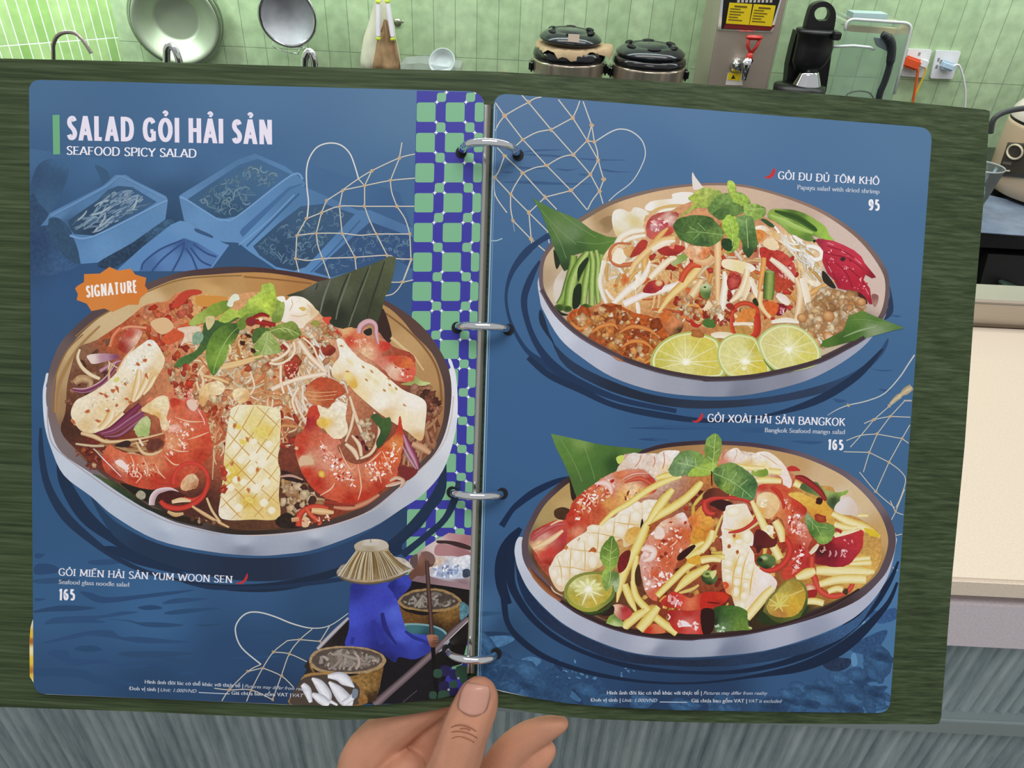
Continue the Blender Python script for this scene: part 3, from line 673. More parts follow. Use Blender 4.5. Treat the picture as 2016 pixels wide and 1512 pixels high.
def clipped(P, T, cols):
    E = CLIP[0]
    if not E: return P, T, cols
    out = [any((x - e[2]) * e[0] + (y - e[3]) * e[1] < -.01 for e in E) for x, y in P]
    if not any(out): return P, T, cols
    P = list(P); cols = list(cols); R_ = []
    for t in T:
        if not any(out[i] for i in t): R_.append(t); continue
        poly = [(P[i][0], P[i][1], cols[i]) for i in t]
        for e in E:
            D = [(p[0] - e[2]) * e[0] + (p[1] - e[3]) * e[1] for p in poly]
            if min(D) >= 0: continue
            n = []
            for i in range(len(poly)):
                j = (i + 1) % len(poly); a, b = poly[i], poly[j]; da, db = D[i], D[j]
                if da >= 0: n.append(a)
                if (da >= 0) != (db >= 0):
                    u = da / (da - db); n.append((a[0] + (b[0] - a[0]) * u, a[1] + (b[1] - a[1]) * u, tuple(p * (1 - u) + q * u for p, q in zip(a[2], b[2]))))
            poly = n
            if len(poly) < 3: break
        if len(poly) < 3: continue
        k = len(P); P += [(p[0], p[1]) for p in poly]; cols += [p[2] for p in poly]
        R_ += [(k, k + i, k + i + 1) for i in range(1, len(poly) - 1)]
    return P, R_, cols
class Ink:
    """flat printed shapes: each call lays one more film of ink on the page"""
    def __init__(s, page_off=0.0042, base=0):
        s.v = []; s.c = []; s.f = []; s.lay = base; s.off = page_off; s.top = 0
    def up(s, n=1): s.lay += n
    def tri(s, P, T, cols, lay):
        P, T, cols = clipped(P, T, cols)
        if not T: return
        cells = set()
        for t in T:
            xs = [P[i][0] for i in t]; ys = [P[i][1] for i in t]
            for cx_ in range(int(min(xs) // 6), int(max(xs) // 6) + 1):
                for cy_ in range(int(min(ys) // 6), int(max(ys) // 6) + 1): cells.add((cx_, cy_))
        G = GRID[0]; lay = max(G.get(c, 0) for c in cells) + 1
        for c in cells: G[c] = lay
        s.top = max(s.top, lay); o = s.off + lay * LAY; b = len(s.v)
        s.v += [msurf(x, y, o) for x, y in P]; s.c += cols
        s.f += [tuple(b + i for i in t) for t in T]
    def build(s, name, parent, label=None):
        me = bpy.data.meshes.new(name)
        me.from_pydata([tuple(v) for v in s.v], [], s.f)
        ca = me.color_attributes.new('Col', 'FLOAT_COLOR', 'POINT')
        ca.data.foreach_set('color', [k for c in s.c for k in c])
        me.materials.append(M_ink)
        # make every facet look at the reader
        o = bpy.data.objects.new(name, me); COL.objects.link(o); o.parent = parent
        o.matrix_parent_inverse = pworld(parent).inverted()
        if label: o['label'] = label
        return o
INK = None
RNG = random.Random(7)
def colf(c, g=0.0):
    """colour function of (x, y): one hex, or control points (x, y, hex) in the current frame"""
    if isinstance(c, str):
        k = lin(c) + (g,); return lambda x, y: k
    pts = [(FR[0] + p[0] / FR[2], FR[1] + p[1] / FR[2], lin(p[2])) for p in c]
    def f(x, y):
        sw = 0; r = [0, 0, 0]
        for px_, py_, k in pts:
            wt = 1 / ((x - px_) ** 2 + (y - py_) ** 2 + 4) ** 1.5
            sw += wt; r[0] += wt * k[0]; r[1] += wt * k[1]; r[2] += wt * k[2]
        return (r[0] / sw, r[1] / sw, r[2] / sw, g)
    return f
def split(P, T, m):
    P = list(P); out = []; stack = list(T)
    mid = {}
    while stack:
        a, b, c = stack.pop()
        d = [((P[i][0] - P[j][0]) ** 2 + (P[i][1] - P[j][1]) ** 2, i, j, k) for i, j, k in ((a, b, c), (b, c, a), (c, a, b))]
        l, i, j, k = max(d)
        if l <= m * m: out.append((a, b, c)); continue
        key = (min(i, j), max(i, j))
        if key not in mid:
            mid[key] = len(P); P.append(((P[i][0] + P[j][0]) / 2, (P[i][1] + P[j][1]) / 2))
        h = mid[key]; stack += [(i, h, k), (h, j, k)]
    return P, out
def P(pts, col, sm=True, g=0.0, m=None, n=4, lay=None):
    """filled shape"""
    q = fr(pts)
    if sm: q = catmull(q, True, n)
    if sm and g >= .2 and len(q) > 24: q = [(x + RNG.uniform(-.7, .7), y + RNG.uniform(-.7, .7)) for x, y in q]
    T = tessellate_polygon([[Vector((x, y, 0)) for x, y in q]])
    q, T = split(q, T, (m or 14) if not isinstance(col, str) else 40)
    f = colf(col, g)
    if lay is None: INK.up(); lay = INK.lay
    INK.tri(q, T, [f(x, y) for x, y in q], lay)
def R(pts, wid, cols, g=0.0, n=5, lay=None, sm=True):
    """stroke with a colour profile across it; wid in the frame's pixels (one, or one per point)"""
    q = pts if isinstance(pts, list) else parse(pts)
    ws = list(wid) if isinstance(wid, (list, tuple)) else [wid] * len(q)
    if len(ws) != len(q):
        ws = [ws[min(int(i * (len(ws) - 1) / (len(q) - 1)), len(ws) - 2)] * (1 - (i * (len(ws) - 1) / (len(q) - 1) - min(int(i * (len(ws) - 1) / (len(q) - 1)), len(ws) - 2))) +
              ws[min(int(i * (len(ws) - 1) / (len(q) - 1)), len(ws) - 2) + 1] * (i * (len(ws) - 1) / (len(q) - 1) - min(int(i * (len(ws) - 1) / (len(q) - 1)), len(ws) - 2)) for i in range(len(q))]
    q3 = [(FR[0] + x / FR[2], FR[1] + y / FR[2], wv / FR[2]) for (x, y), wv in zip(q, ws)]
    if sm: q3 = catmull(q3, False, n)
    if isinstance(cols, str): cols = [cols, cols]
    # cols: list of hex across, or list of (t, [hex across]) along
    along = cols if isinstance(cols[0], (list, tuple)) else [(0, cols), (1, cols)]
    along = [(t, [lin(h) for h in hs]) for t, hs in along]
    K = len(along[0][1]); Pn = []; C = []; N = len(q3)
    for i, (x, y, wv) in enumerate(q3):
        a, b = q3[max(i - 1, 0)], q3[min(i + 1, N - 1)]
        dx, dy = b[0] - a[0], b[1] - a[1]; l = math.hypot(dx, dy) or 1
        nx, ny = -dy / l, dx / l; t = i / (N - 1)
        k = 0
        while k < len(along) - 2 and t > along[k + 1][0]: k += 1
        t0, h0 = along[k]; t1, h1 = along[k + 1]; u = min(max((t - t0) / max(t1 - t0, 1e-6), 0), 1)
        for j in range(K):
            s_ = (j / (K - 1) - 0.5) * max(wv, 0.05)
            Pn.append((x + nx * s_, y + ny * s_))
            C.append(tuple(p * (1 - u) + r_ * u for p, r_ in zip(h0[j], h1[j])) + (g,))
    T = []
    for i in range(N - 1):
        for j in range(K - 1):
            a = i * K + j; T += [(a, a + 1, a + K), (a + 1, a + K + 1, a + K)]
    if lay is None: INK.up(); lay = INK.lay
    INK.tri(Pn, T, C, lay)
def B(x, y, rx, ry, rot, c_in, c_out, g=0.0, jag=0.0, n=14, lay=None, ox=0.0, oy=0.0, mid=None):
    """rounded dab: centre colour to edge colour; jag makes it ragged"""
    if lay is None: INK.up(); lay = INK.lay
    X, Y = FR[0] + x / FR[2], FR[1] + y / FR[2]; rx /= FR[2]; ry /= FR[2]
    ca, sa = math.cos(math.radians(rot)), math.sin(math.radians(rot))
    ci, co = lin(c_in), lin(c_out); cm = lin(mid) if mid else tuple((a + b) / 2 for a, b in zip(ci, co))
    Pn = [(X + (ox * rx * ca - oy * ry * sa), Y + (ox * rx * sa + oy * ry * ca))]; C = [ci + (g,)]
    js = [1 + jag * RNG.uniform(-1, 1) for _ in range(n)]
    for rr, cc in ((0.6, cm), (1.0, co)):
        for k in range(n):
            a = 2 * math.pi * k / n; u, v = rx * rr * js[k] * math.cos(a), ry * rr * js[k] * math.sin(a)
            if rr < 1: u += ox * rx * 0.4; v += oy * ry * 0.4
            Pn.append((X + u * ca - v * sa, Y + u * sa + v * ca)); C.append(cc + (g,))
    T = [(0, 1 + k, 1 + (k + 1) % n) for k in range(n)]
    for k in range(n):
        a, b, c, d = 1 + k, 1 + (k + 1) % n, 1 + n + k, 1 + n + (k + 1) % n
        T += [(a, c, d), (a, d, b)]
    INK.tri(Pn, T, C, lay)
def inside(x, y, poly):
    r = False; L = len(poly); j = L - 1
    for i in range(L):
        xi, yi = poly[i]; xj, yj = poly[j]
        if (yi > y) != (yj > y) and x < (xj - xi) * (y - yi) / (yj - yi) + xi: r = not r
        j = i
    return r
def rpoint(poly):
    xs = [p[0] for p in poly]; ys = [p[1] for p in poly]
    for _ in range(200):
        x, y = RNG.uniform(min(xs), max(xs)), RNG.uniform(min(ys), max(ys))
        if inside(x, y, poly): return x, y
    return poly[0]
def jit(h, a):
    h = h.lstrip('#'); k = RNG.uniform(-a, a)
    return '%02x%02x%02x' % tuple(min(255, max(0, int(int(h[i:i + 2], 16) * (1 + k) + RNG.uniform(-a, a) * 40))) for i in (0, 2, 4))
def crumbs(poly, n, size, pal, jag=0.3, films=14, g=0.0, asp=(0.5, 1.0), dark=0.72, rot=None):
    """scattered ragged bits inside a region"""
    pl = parse(poly) if isinstance(poly, str) else poly; base = INK.lay + 1
    for i in range(n):
        x, y = rpoint(pl); c = jit(RNG.choice(pal), 0.08); s_ = RNG.uniform(*size)
        e = '%02x%02x%02x' % tuple(int(int(c[k:k + 2], 16) * dark) for k in (0, 2, 4))
        B(x, y, s_, s_ * RNG.uniform(*asp), RNG.uniform(0, 180) if rot is None else rot + RNG.uniform(-25, 25), c, e, g, jag, 9, base + i % films, ox=-.25, oy=-.25)
    INK.lay = base + films
def noodles(poly, n, ln, wid, pal, ang=None, curl=0.8, films=16, g=0.0, spread=40, clip=True):
    """scattered curved strands that keep inside a region; ang: fixed angle, or a function of (x, y)"""
    pl = parse(poly) if isinstance(poly, str) else poly; base = INK.lay + 1
    for i in range(n):
        x, y = rpoint(pl)
        a = (RNG.uniform(0, 360) if ang is None else (ang(x, y) if callable(ang) else ang) + RNG.uniform(-spread, spread))
        a = math.radians(a); c = RNG.uniform(-curl, curl); L = RNG.uniform(*ln); q = [(x, y)]; st = L / 6
        for k in range(6):
            x2, y2 = x + st * math.cos(a), y + st * math.sin(a)
            if clip and not inside(x2, y2, pl): break
            x, y = x2, y2; q.append((x, y)); a += c / 3 + RNG.uniform(-.1, .1)
        if len(q) < 3: continue
        col = jit(RNG.choice(pal), 0.07)
        e = '%02x%02x%02x' % tuple(int(int(col[k:k + 2], 16) * 0.8) for k in (0, 2, 4))
        wv = RNG.uniform(*wid)
        R(q, [wv * .6, wv, wv, wv * .6], [e, col, e], g, 3, base + i % films)
    INK.lay = base + films
def line(pts, wid, col, g=0.0, sm=True): R(pts, wid, [col, col], g, 5, None, sm)
def specks(poly, n, size, cols, films=6):
    pl = parse(poly) if isinstance(poly, str) else poly; base = INK.lay + 1
    for i in range(n):
        x, y = rpoint(pl); s_ = RNG.uniform(*size)
        c = RNG.choice(cols)
        B(x, y, s_, s_ * RNG.uniform(.25, .7), RNG.uniform(0, 180), c, c, 0, .35, 7, base + i % films)
    INK.lay = base + films

# ---------------------------------------------------------------- the two pages
F(0, 0, 1)
page_l_out = rounded([(57, 156.5), (955, 180.5), (918, 1362)] + [(904, 1366), (870, 1374), (820, 1381), (760, 1387), (700, 1389.5), (640, 1389.5), (560, 1387), (330, 1377)] + [(66, 1366)],
                     [24, 34, 10] + [0] * 8 + [26])
page_r_out = rounded([(972, 183), (1836, 252), (1751, 1404)] + [(1500, 1401), (1330, 1398), (1200, 1392), (1120, 1385), (1050, 1374), (990, 1362), (955, 1352)] + [(938, 1348)],
                     [30, 28, 24] + [0] * 7 + [0])
def page(name, outline, cols, label):
    bm = bmesh.new()
    prism(bm, [msurf(x, y, 0.0041) for x, y in outline], FWD * 0.0035)
    o = obj(name, bm, M_pap, menu, label=label)
    return o
left_page = page('left_page', page_l_out, None, 'left menu page with one large noodle salad bowl')
right_page = page('right_page', page_r_out, None, 'right menu page with two salad bowls one above the other')
set_clip(page_l_out); GRID_L = GRID[0] = {}
INK = Ink()
P(page_l_out, [(60, 160, '4a6d90'), (500, 170, '4f7397'), (810, 190, '527698'), (60, 330, '3f6186'), (500, 330, '44688f'), (800, 420, '426890'),
               (60, 620, '3a5d84'), (300, 640, '3a5f88'), (800, 620, '3d6490'), (60, 850, '31557c'), (900, 850, '335a84'), (70, 1030, '325880'), (80, 1180, '375f88'), (300, 1200, '3a6490'),
               (500, 1150, '34587f'), (650, 1180, '2f4f74'), (80, 1345, '2f5076'), (300, 1365, '28466a'), (520, 1380, '23395a'), (460, 1290, '2b4a70'), (650, 1250, '2a4768'), (900, 1350, '1f3050')], sm=False, m=26)
left_background = INK.build('printed_background', left_page)
set_clip(page_r_out); GRID_R = GRID[0] = {}
INK = Ink()
P(page_r_out, [(980, 190, '4c6f94'), (1400, 220, '51759a'), (1820, 260, '54779a'), (980, 420, '42688f'), (1300, 330, '476d95'), (1820, 500, '4a7096'), (960, 600, '3d648d'),
               (950, 850, '3a618b'), (1060, 850, '3a618c'), (1400, 830, '355a83'), (1790, 800, '416891'), (945, 1000, '3a5f88'), (1780, 1000, '41668c'),
               (945, 1120, '35577e'), (1770, 1180, '4b78a3'), (940, 1200, '3f658c'), (1000, 1250, '2b4a6d'), (1050, 1330, '2d5077'), (1200, 1340, '28456a'), (1400, 1360, '233c5e'),
               (1250, 1395, '213a5c'), (1000, 1355, '446a93'), (1600, 1330, '33577e'), (1740, 1290, '4a76a0'), (1740, 1395, '4875a0'), (1600, 1395, '375b85')], sm=False, m=26)
RIGHT_INK = INK                 # the ripples join this film further down
# ================================================================ left page: background pictures
TOP = [0]
def start():
    global INK
    INK = Ink(base=TOP[0] + 2)
def done(name, page_, label=None):
    TOP[0] = INK.lay
    return INK.build(name, page_, label)
TOP[0] = 3
set_clip(page_l_out); GRID[0] = GRID_L
# ---- dim crates of fish
start(); F(50, 150, 3.9375)
P("20,560 600,640 1100,620 1600,600 2100,650 2900,900 3040,1300 3040,2600 20,2600 20,900", [(20, 560, '466a90'), (600, 640, '456b92'), (1100, 620, '466b93'), (1600, 600, '466b93'), (2100, 650, '446a92'), (100, 2500, '33577e'), (60, 1900, '34577e'), (300, 1700, '345680'), (2500, 760, '42678f'), (3000, 1000, '3c608a'), (60, 1000, '35557a'), (100, 1450, '2f4c6e'), (1130, 1000, '345374'), (1120, 1090, '2c4866'), (700, 900, '3a5c82'), (500, 1480, '33547c'), (1700, 1320, '345478'), (2900, 1400, '34557c')], sm=False, m=30, g=.03)
P("40,860 90,700 200,640 330,700 300,860 180,1060 60,960", [(60, 760, '34506f'), (250, 800, '365473'), (180, 1000, '3c5d7e'), (300, 640, '41658a')], g=.1)
P("40,930 120,1000 200,1080 260,1110 340,1190 400,1330 420,1450 300,1512 40,1512", [(60, 1000, '314a68'), (300, 1200, '3a5473'), (80, 1300, '2d4567'), (330, 1450, '3a5a80')], g=.25)
P("540,690 640,740 655,860 610,910 585,800", '3a5a7b')
P("190,1060 600,850 700,765 780,765 830,800 1090,930 1105,960 1085,1110 830,1290 560,1445 430,1455 395,1330 330,1230 230,1150 120,1160 160,1110", [(250, 1060, '5b82ad'), (600, 900, '527aa3'), (740, 780, '5f84ab'), (1080, 950, '618ab3'), (900, 1180, '5c87b2'), (600, 1350, '6591bd'), (450, 1420, '5f8ab8'), (380, 1260, '5a84af'), (330, 1150, '3e5f82')], sm=False, g=.05)
P("330,1120 560,960 640,880 720,850 830,860 1020,975 900,1050 530,1235 380,1225 350,1190", [(400, 1150, '344f6a'), (700, 900, '3a5877'), (950, 990, '3e5f84'), (500, 1200, '2c4258')], sm=False)
noodles([(350, 1130), (640, 900), (820, 880), (990, 980), (520, 1225), (370, 1200)], 110, (90, 200), (9, 17), ['8fa9bf', '7f9ab3', 'a5b9c6', '6a88a4', '50708f'], ang=-32, curl=.5, spread=26)
P("180,1110 250,1100 340,1180 400,1330 420,1450 330,1420 240,1310 190,1210", '34506b', g=.25)
P("560,1450 830,1290 1085,1115 1150,1150 1000,1260 700,1480", [(800, 1350, '2a4058'), (1080, 1150, '3a5a78')], g=.5)
R("200,1085 600,870 700,800 770,790 1080,950", [16, 20, 14, 14, 18], ['6f97c2', '5c84ae'])
R("345,1235 520,1245 1010,1005 1100,965", [20, 14, 14, 16], ['7aa3cd', '6f98c4'])
# shrimp crate
P("1190,930 1225,905 1640,650 1780,600 2016,700 2110,770 2170,830 2130,940 1720,1330 1640,1290 1540,1285 1500,1275 1230,1120", [(1200, 950, '5e87b2'), (1450, 780, '567da6'), (1640, 660, '4f769e'), (1560, 1200, '618cb8'), (1400, 1130, '6590bb'), (1900, 1000, '5b86b2'), (2100, 800, '5680aa')], sm=False, g=.05)
P("1255,955 1650,690 1800,640 2060,760 1640,1085 1540,1105 1480,1095", [(1300, 950, '3d5f80'), (1650, 720, '42678c'), (1550, 1070, '33526f'), (2000, 770, '43698f')], sm=False)
noodles([(1290, 960), (1640, 730), (1800, 680), (2010, 770), (1640, 1070), (1530, 1085)], 120, (50, 110), (7, 15), ['5f8199', '6b8ba0', '4f7290', '57798f', '7c97a6'], curl=2.4)
R("1200,940 1260,965 1480,1105 1540,1115 1640,1090 2060,770 2150,800", [22, 16, 14, 14, 14, 14, 16], ['7aa3cd', '6a93bf'])
P("1660,1210 1680,1180 2040,860 2150,830 1740,1240 1700,1270", '446c98', sm=False); line("1690,1250 1850,1120 2090,900", 12, '35577c')
# squid crate
P("700,1512 900,1330 1130,1150 1200,1120 1260,1130 1330,1180 1530,1290 1580,1310 1430,1512", [(900, 1400, '5d88b8'), (1200, 1150, '6691bd'), (1540, 1310, '6590c0'), (1100, 1300, '5f8abb')], sm=False)
P("880,1512 920,1430 1060,1330 1230,1255 1330,1290 1500,1390 1420,1512", [(950, 1480, '4a6ea0'), (1230, 1280, '3e5f90'), (1300, 1450, '587fb2'), (1100, 1420, '5b82b5')], sm=False)
for q in ("900,1500 920,1440 1050,1340 1220,1270", "980,1512 1060,1420 1170,1330 1230,1290", "1140,1512 1200,1400 1225,1330 1230,1280", "1280,1330 1360,1430 1440,1470", "1300,1300 1400,1370 1480,1400", "1240,1330 1290,1400 1330,1500"):
    line(q, 15, '344f80')
P("1320,1180 1440,1230 1450,1255 1390,1235 1320,1205", '39587c')
# crates on the right, behind the net
F(460, 170, 3.9375)
P("40,1215 60,1180 440,800 510,770 600,800 760,870 960,960 1060,960 1390,1100 1390,1512 500,1512 330,1420 120,1280", [(60, 1220, '628fbc'), (520, 800, '5079a2'), (760, 900, '4d759f'), (1000, 980, '5079a4'), (1390, 1130, '4c739f'), (400, 1430, '5f8dbc'), (1200, 1300, '3d5f86'), (700, 1400, '5784b3')], sm=False)
P("150,1240 350,1060 520,930 700,910 940,990 560,1400 470,1430 330,1400 200,1310", [(200, 1240, '35526f'), (550, 960, '3a5a79'), (850, 1000, '39597b'), (400, 1350, '304a67')], sm=False)
noodles([(170, 1240), (530, 945), (700, 930), (900, 1000), (540, 1390), (330, 1390)], 150, (40, 90), (6, 13), ['4f708d', '5d7e98', '6f8ea3', '44648a'], curl=3)
P("620,1440 850,1230 1060,1050 1390,1170 1390,1420 1250,1330 760,1480", [(700, 1420, '35547a'), (1060, 1080, '34527a'), (1350, 1300, '33507a')], sm=False)
noodles([(680, 1430), (1060, 1080), (1380, 1190), (1380, 1380), (1200, 1330), (760, 1460)], 120, (35, 80), (6, 11), ['4a6c90', '57799a', '3f608a', '6586a2'], curl=3)
line("100,1240 250,1090 440,900 510,830", 14, '3a5f88'); line("40,1230 260,1050 470,840", 8, '76a0cc')
line("600,1440 780,1260 980,1040", 9, '3a5f88')
done('printed_crates', left_page, 'blue tinted print of crates filled with fish and shrimp')

# ---- dark ripples and the bowl's rings
start(); F(50, 1080, 4.032)
RC = '2c4d73'
for q in ("80,490 300,450 560,470 400,495 200,500 80,510", "150,600 250,545 600,530 750,500 900,505 700,540 560,560 640,585 400,590 250,595", "660,560 820,570 900,585 1050,585 1260,605 1130,625 960,620 820,580",
          "120,755 300,700 500,655 680,650 760,700 900,700 1110,720 1310,740 1150,752 900,748 700,712 500,690 380,715", "390,795 430,775 520,770 600,790 600,810 500,820 420,812", "740,840 800,818 1100,815 1330,830 1180,860 1300,880 1450,900 1350,915 1150,905 1060,870 850,865",
          "170,820 330,810 380,870 640,880 720,920 1000,925 800,958 620,910 400,930 300,900", "80,950 450,960 560,1010 800,1050 900,1080 600,1080 400,1020 80,1010", "430,345 520,350 640,385 880,370 1100,345 1350,325 1200,360 900,400 700,428 560,425",
          "1090,430 1200,395 1450,395 1300,425 1120,440", "890,465 1010,448 1090,475 960,488", "1100,510 1250,480 1550,470 1350,505 1170,525", "1350,605 1560,598 1450,618", "1210,995 1290,975 1370,990 1290,1005", "500,100 640,85 860,90 700,125 540,130",
          "80,130 180,120 260,150 250,190 80,205", "80,245 300,230 420,240 250,275 80,275", "80,40 150,45 120,75 80,75", "80,395 160,400 120,415 80,415", "1600,865 1900,850 2016,855 1800,875", "1700,660 1900,655 2016,670 1900,685"):
    P(q, jit(RC, .05))
F(0, 1150, 2.88)
F(80, 780, 4.8)
R("0,300 10,560 70,850 230,1130 480,1360 720,1530 1000,1660 1400,1760", [25, 55, 70, 90, 70, 50, 40, 20], '20344f')
R("180,600 230,820 420,1130 700,1360 980,1530 1400,1650 2000,1720", [60, 110, 130, 80, 70, 40, 15], '1c2f4a')
P("470,940 700,1180 1100,1390 1600,1500 2100,1530 2600,1480 3100,1280 3500,960 3680,700 3760,600 3780,760 3650,1050 3300,1380 2900,1600 2300,1740 1700,1720 1100,1560 700,1330", [(600, 1150, '263f5d'), (1100, 1450, '22344e'), (2000, 1620, '232e45'), (3000, 1450, '2b4263'), (3700, 760, '24405f')], m=18)
R("3790,640 3720,980 3500,1260 3200,1480 2800,1660 2300,1790 1800,1810 1300,1740", [20, 130, 80, 60, 70, 90, 60, 10], '1b2a40')
F(50, 1080, 4.032)
P("1250,270 1450,290 1640,300 2016,290 2500,230 2500,262 2016,318 1640,328 1450,322", '1f3250')
P("600,-5 760,70 900,130 1200,200 1300,215 1200,170 1000,100 800,20 700,-20", '1d304c')
done('printed_water_texture', left_page)

# ---- patterned band
start(); F(0, 0, 1)
bl = lambda y: 820.6 - (y - 180) * 0.0236
br_ = [(y, 955 - 0.0305 * (y - 180)) for y in (181, 1364)]
P([(bl(180), 178.5), (940, 181.8), (948, 190), (953, 206), (918, 1362), (bl(1385), 1383)], '3b3a9c', sm=False)
ky = lambda k: 201.7 + 60.15 * k - .211 * k * k
lay0 = INK.lay + 1
def rsq(x0, y0, x1, y1, r, c):
    edge = 955 - 0.0305 * (y0 - 180) - 1.5
    x1 = min(x1, edge)
    if x1 - x0 < 4: return
    P(rounded([(x0, y0), (x1, y0), (x1 - .8, y1), (x0 - .8, y1)], min(r, (x1 - x0) / 2.2), 3), c, sm=False, lay=lay0)
for k in range(-1, 20):
    y0 = ky(k); y1 = y0 + 38.2 - .12 * k; yn = ky(k + 1); xb = bl(y0); pc = 57.2 - .05 * k
    for c in range(3):
        x0 = xb + pc * c
        if k >= 0: rsq(x0 + .6, y0, x0 + 37.8, y1, 5, '7cb58c')
        if k < 0: y1 = ky(0) - 20.5
        xs_ = x0 + 39; ys_ = y1 + 1.2
        rsq(xs_, ys_, xs_ + 18.2, yn - 1.2, 5.5, '7fb78f')
INK.lay = lay0 + 1; lay1 = INK.lay
rk = random.Random(2)
for k in range(-1, 20):
    y0 = ky(k); y1 = y0 + 38.2 - .12 * k; yn = ky(k + 1); xb = bl(y0); pc = 57.2 - .05 * k
    if k < 0: y1 = ky(0) - 20.5
    for c in range(3):
        xs_ = xb + pc * c + 38.4
        opts = [(xs_ + .2, y1 + .6), (xs_ + 19, y1 + .6), (xs_ + .2, yn - .6), (xs_ + 19, yn - .6)]
        use = rk.choice(((1, 2), (0, 3), (0, 2, 3), (1, 3), (1, 2, 3), (0, 3)))
        for u in use:
            x, y = opts[u]
            if x > 955 - .0305 * (y - 180) - 3: continue
            s_ = 4.6
            P([(x - s_, y), (x - 1.3, y - 1.3), (x, y - s_), (x + 1.3, y - 1.3), (x + s_, y), (x + 1.3, y + 1.3), (x, y + s_), (x - 1.3, y + 1.3)], 'eef3f2', sm=False, lay=lay1)
INK.lay = lay1
# ring shadows of the bowl over the band
F(480, 780, 4.8)
P("1900,620 1905,760 1800,1010 1620,1230 1400,1400 1380,1512 1500,1480 1500,1400 1680,1230 1830,1000 1905,760", '1b2c48')
R("1905,640 1850,900 1720,1080 1540,1270 1380,1400", [20, 110, 90, 70, 60], '1d2f49')
R("2030,800 2000,950 1900,1160 1700,1340 1500,1500", [40, 70, 60, 60, 70], '1d2f49')
done('printed_pattern_band', left_page, 'green and violet lattice band printed along the spine edge')

# ---- fishing nets
def net(nodes, edges, wl, rn, cl='c9c3b4', cn='c4a987'):
    for e in edges:
        pts = [nodes[p] if isinstance(p, str) else p for p in e]
        R(pts, wl * .78, [cl, 'd8d2c2', 'b0aa9c'], 0, 4)
    for k, (x, y) in nodes.items():
        if k[0] != '_': B(x, y, rn * .85, rn * .7, RNG.uniform(0, 90), cn, 'b89d7c', jag=.3, n=9)
start(); F(460, 170, 3.9375)
R("570,1015 580,900 568,780 565,650 590,550 650,470 740,440 830,455 900,520 940,620 970,725", 10.5, ['c9c9c6', 'e6e6e2', 'bfc0be'])
N1 = dict(a=(565, 1025), b=(490, 1155), c=(480, 1335), d=(680, 980), e=(640, 1140), f=(690, 1335), g=(845, 805), h=(820, 930), i=(840, 1140), j=(940, 1325), k=(1015, 770), l=(1015, 930), m=(1105, 1145), n=(1190, 1310), o=(1070, 655), p=(1215, 730), q=(1265, 930), r=(1365, 1145), s=(1375, 1340), t=(1285, 555), u=(720, 885))
net(N1, [('u', 'g'), ('g', (940, 735), 'o', 't', (1405, 525)), ('t', (1305, 435)), ((970, 720), 'k'), ('o', 'k'), ('g', 'k', 'p', (1405, 712)), ('t', 'p'), ('p', (1225, 820), 'q'), ('k', 'l'), ('g', 'h'), ('u', 'd'), ('a', 'd', 'h', 'l', 'q', (1400, 930)), ('a', 'b'), ('d', 'e'), ('h', 'i'), ('l', (1050, 1030), 'm'), ('q', (1330, 1030), 'r'),
          ('b', 'e', 'i', (980, 1155), 'm', 'r'), ('b', 'c'), ('e', (655, 1240), 'f'), ('i', 'j'), ('m', 'n'), ('r', 's'), ('c', (580, 1350), 'f', 'j', 'n', (1260, 1335), 's'), ('c', (505, 1440)), ('f', (720, 1420), (745, 1490)), ('j', (950, 1420)), ('s', (1315, 1500), (1310, 1520))], 11, 17)
F(480, 500, 4.8)
net(dict(z=(1500, 265)), [((1585, 50), 'z', (1420, 370), (1335, 395)), ((1370, 268), 'z', (1600, 245))], 13, 20)
done('printed_net', left_page, 'fishing net printed above the noodle salad bowl')
start(); F(0, 1150, 2.88)
R("1480,455 1370,360 1335,270 1350,210 1400,165 1470,160 1560,185 1660,225 1770,250 1870,235 1975,165", [8] * 8 + [6, 5, 4], ['bcbdbc', 'dcdcd8', 'a9aaa6'])
net(dict(a=(1490, 475), b=(1405, 495), c=(1550, 385), d=(1640, 395), f=(1700, 315), g=(1815, 325), h=(1595, 520), i=(1300, 600), j=(1425, 600), k=(1545, 655)),
    [((1770, 255), 'f', 'd', 'h', 'k'), ((1870, 235), 'g'), ((1630, 320), 'f', 'g'), ((1630, 320), 'c', 'a', 'j', (1398, 665)), ('c', 'd', (1740, 440)), ((1480, 455), 'b', 'i', (1258, 662)), ('b', 'a'), ('a', 'h', (1665, 585)), ((1215, 590), 'i', 'j', 'k')], 7, 11, 'aca592', 'b09a78')
done('printed_net', left_page, 'faint fishing net printed beside the boat picture')

# ---- boat woman picture
start(); F(600, 1040, 4.2)
P("110,1000 360,740 420,690 860,440 890,420 1000,300 1370,480 1355,760 1355,900 1300,1120 1200,1150 1130,1340 1080,1440 1000,1448 0,1455 -130,1470 0,1200 60,1060", [(360, 800, '1c1618'), (700, 1250, '140f14'), (1200, 600, '1a1210'), (1200, 900, '17100f'), (900, 1350, '19141a'), (100, 1050, '2b2322')], sm=False, g=.3)
R("105,1000 230,870 362,742", [30, 34, 22], ['8f8a92', 'c6c0c4', '6d666c'])
P("0,1130 110,1010 150,990 60,1080 30,1160", '2a2424')
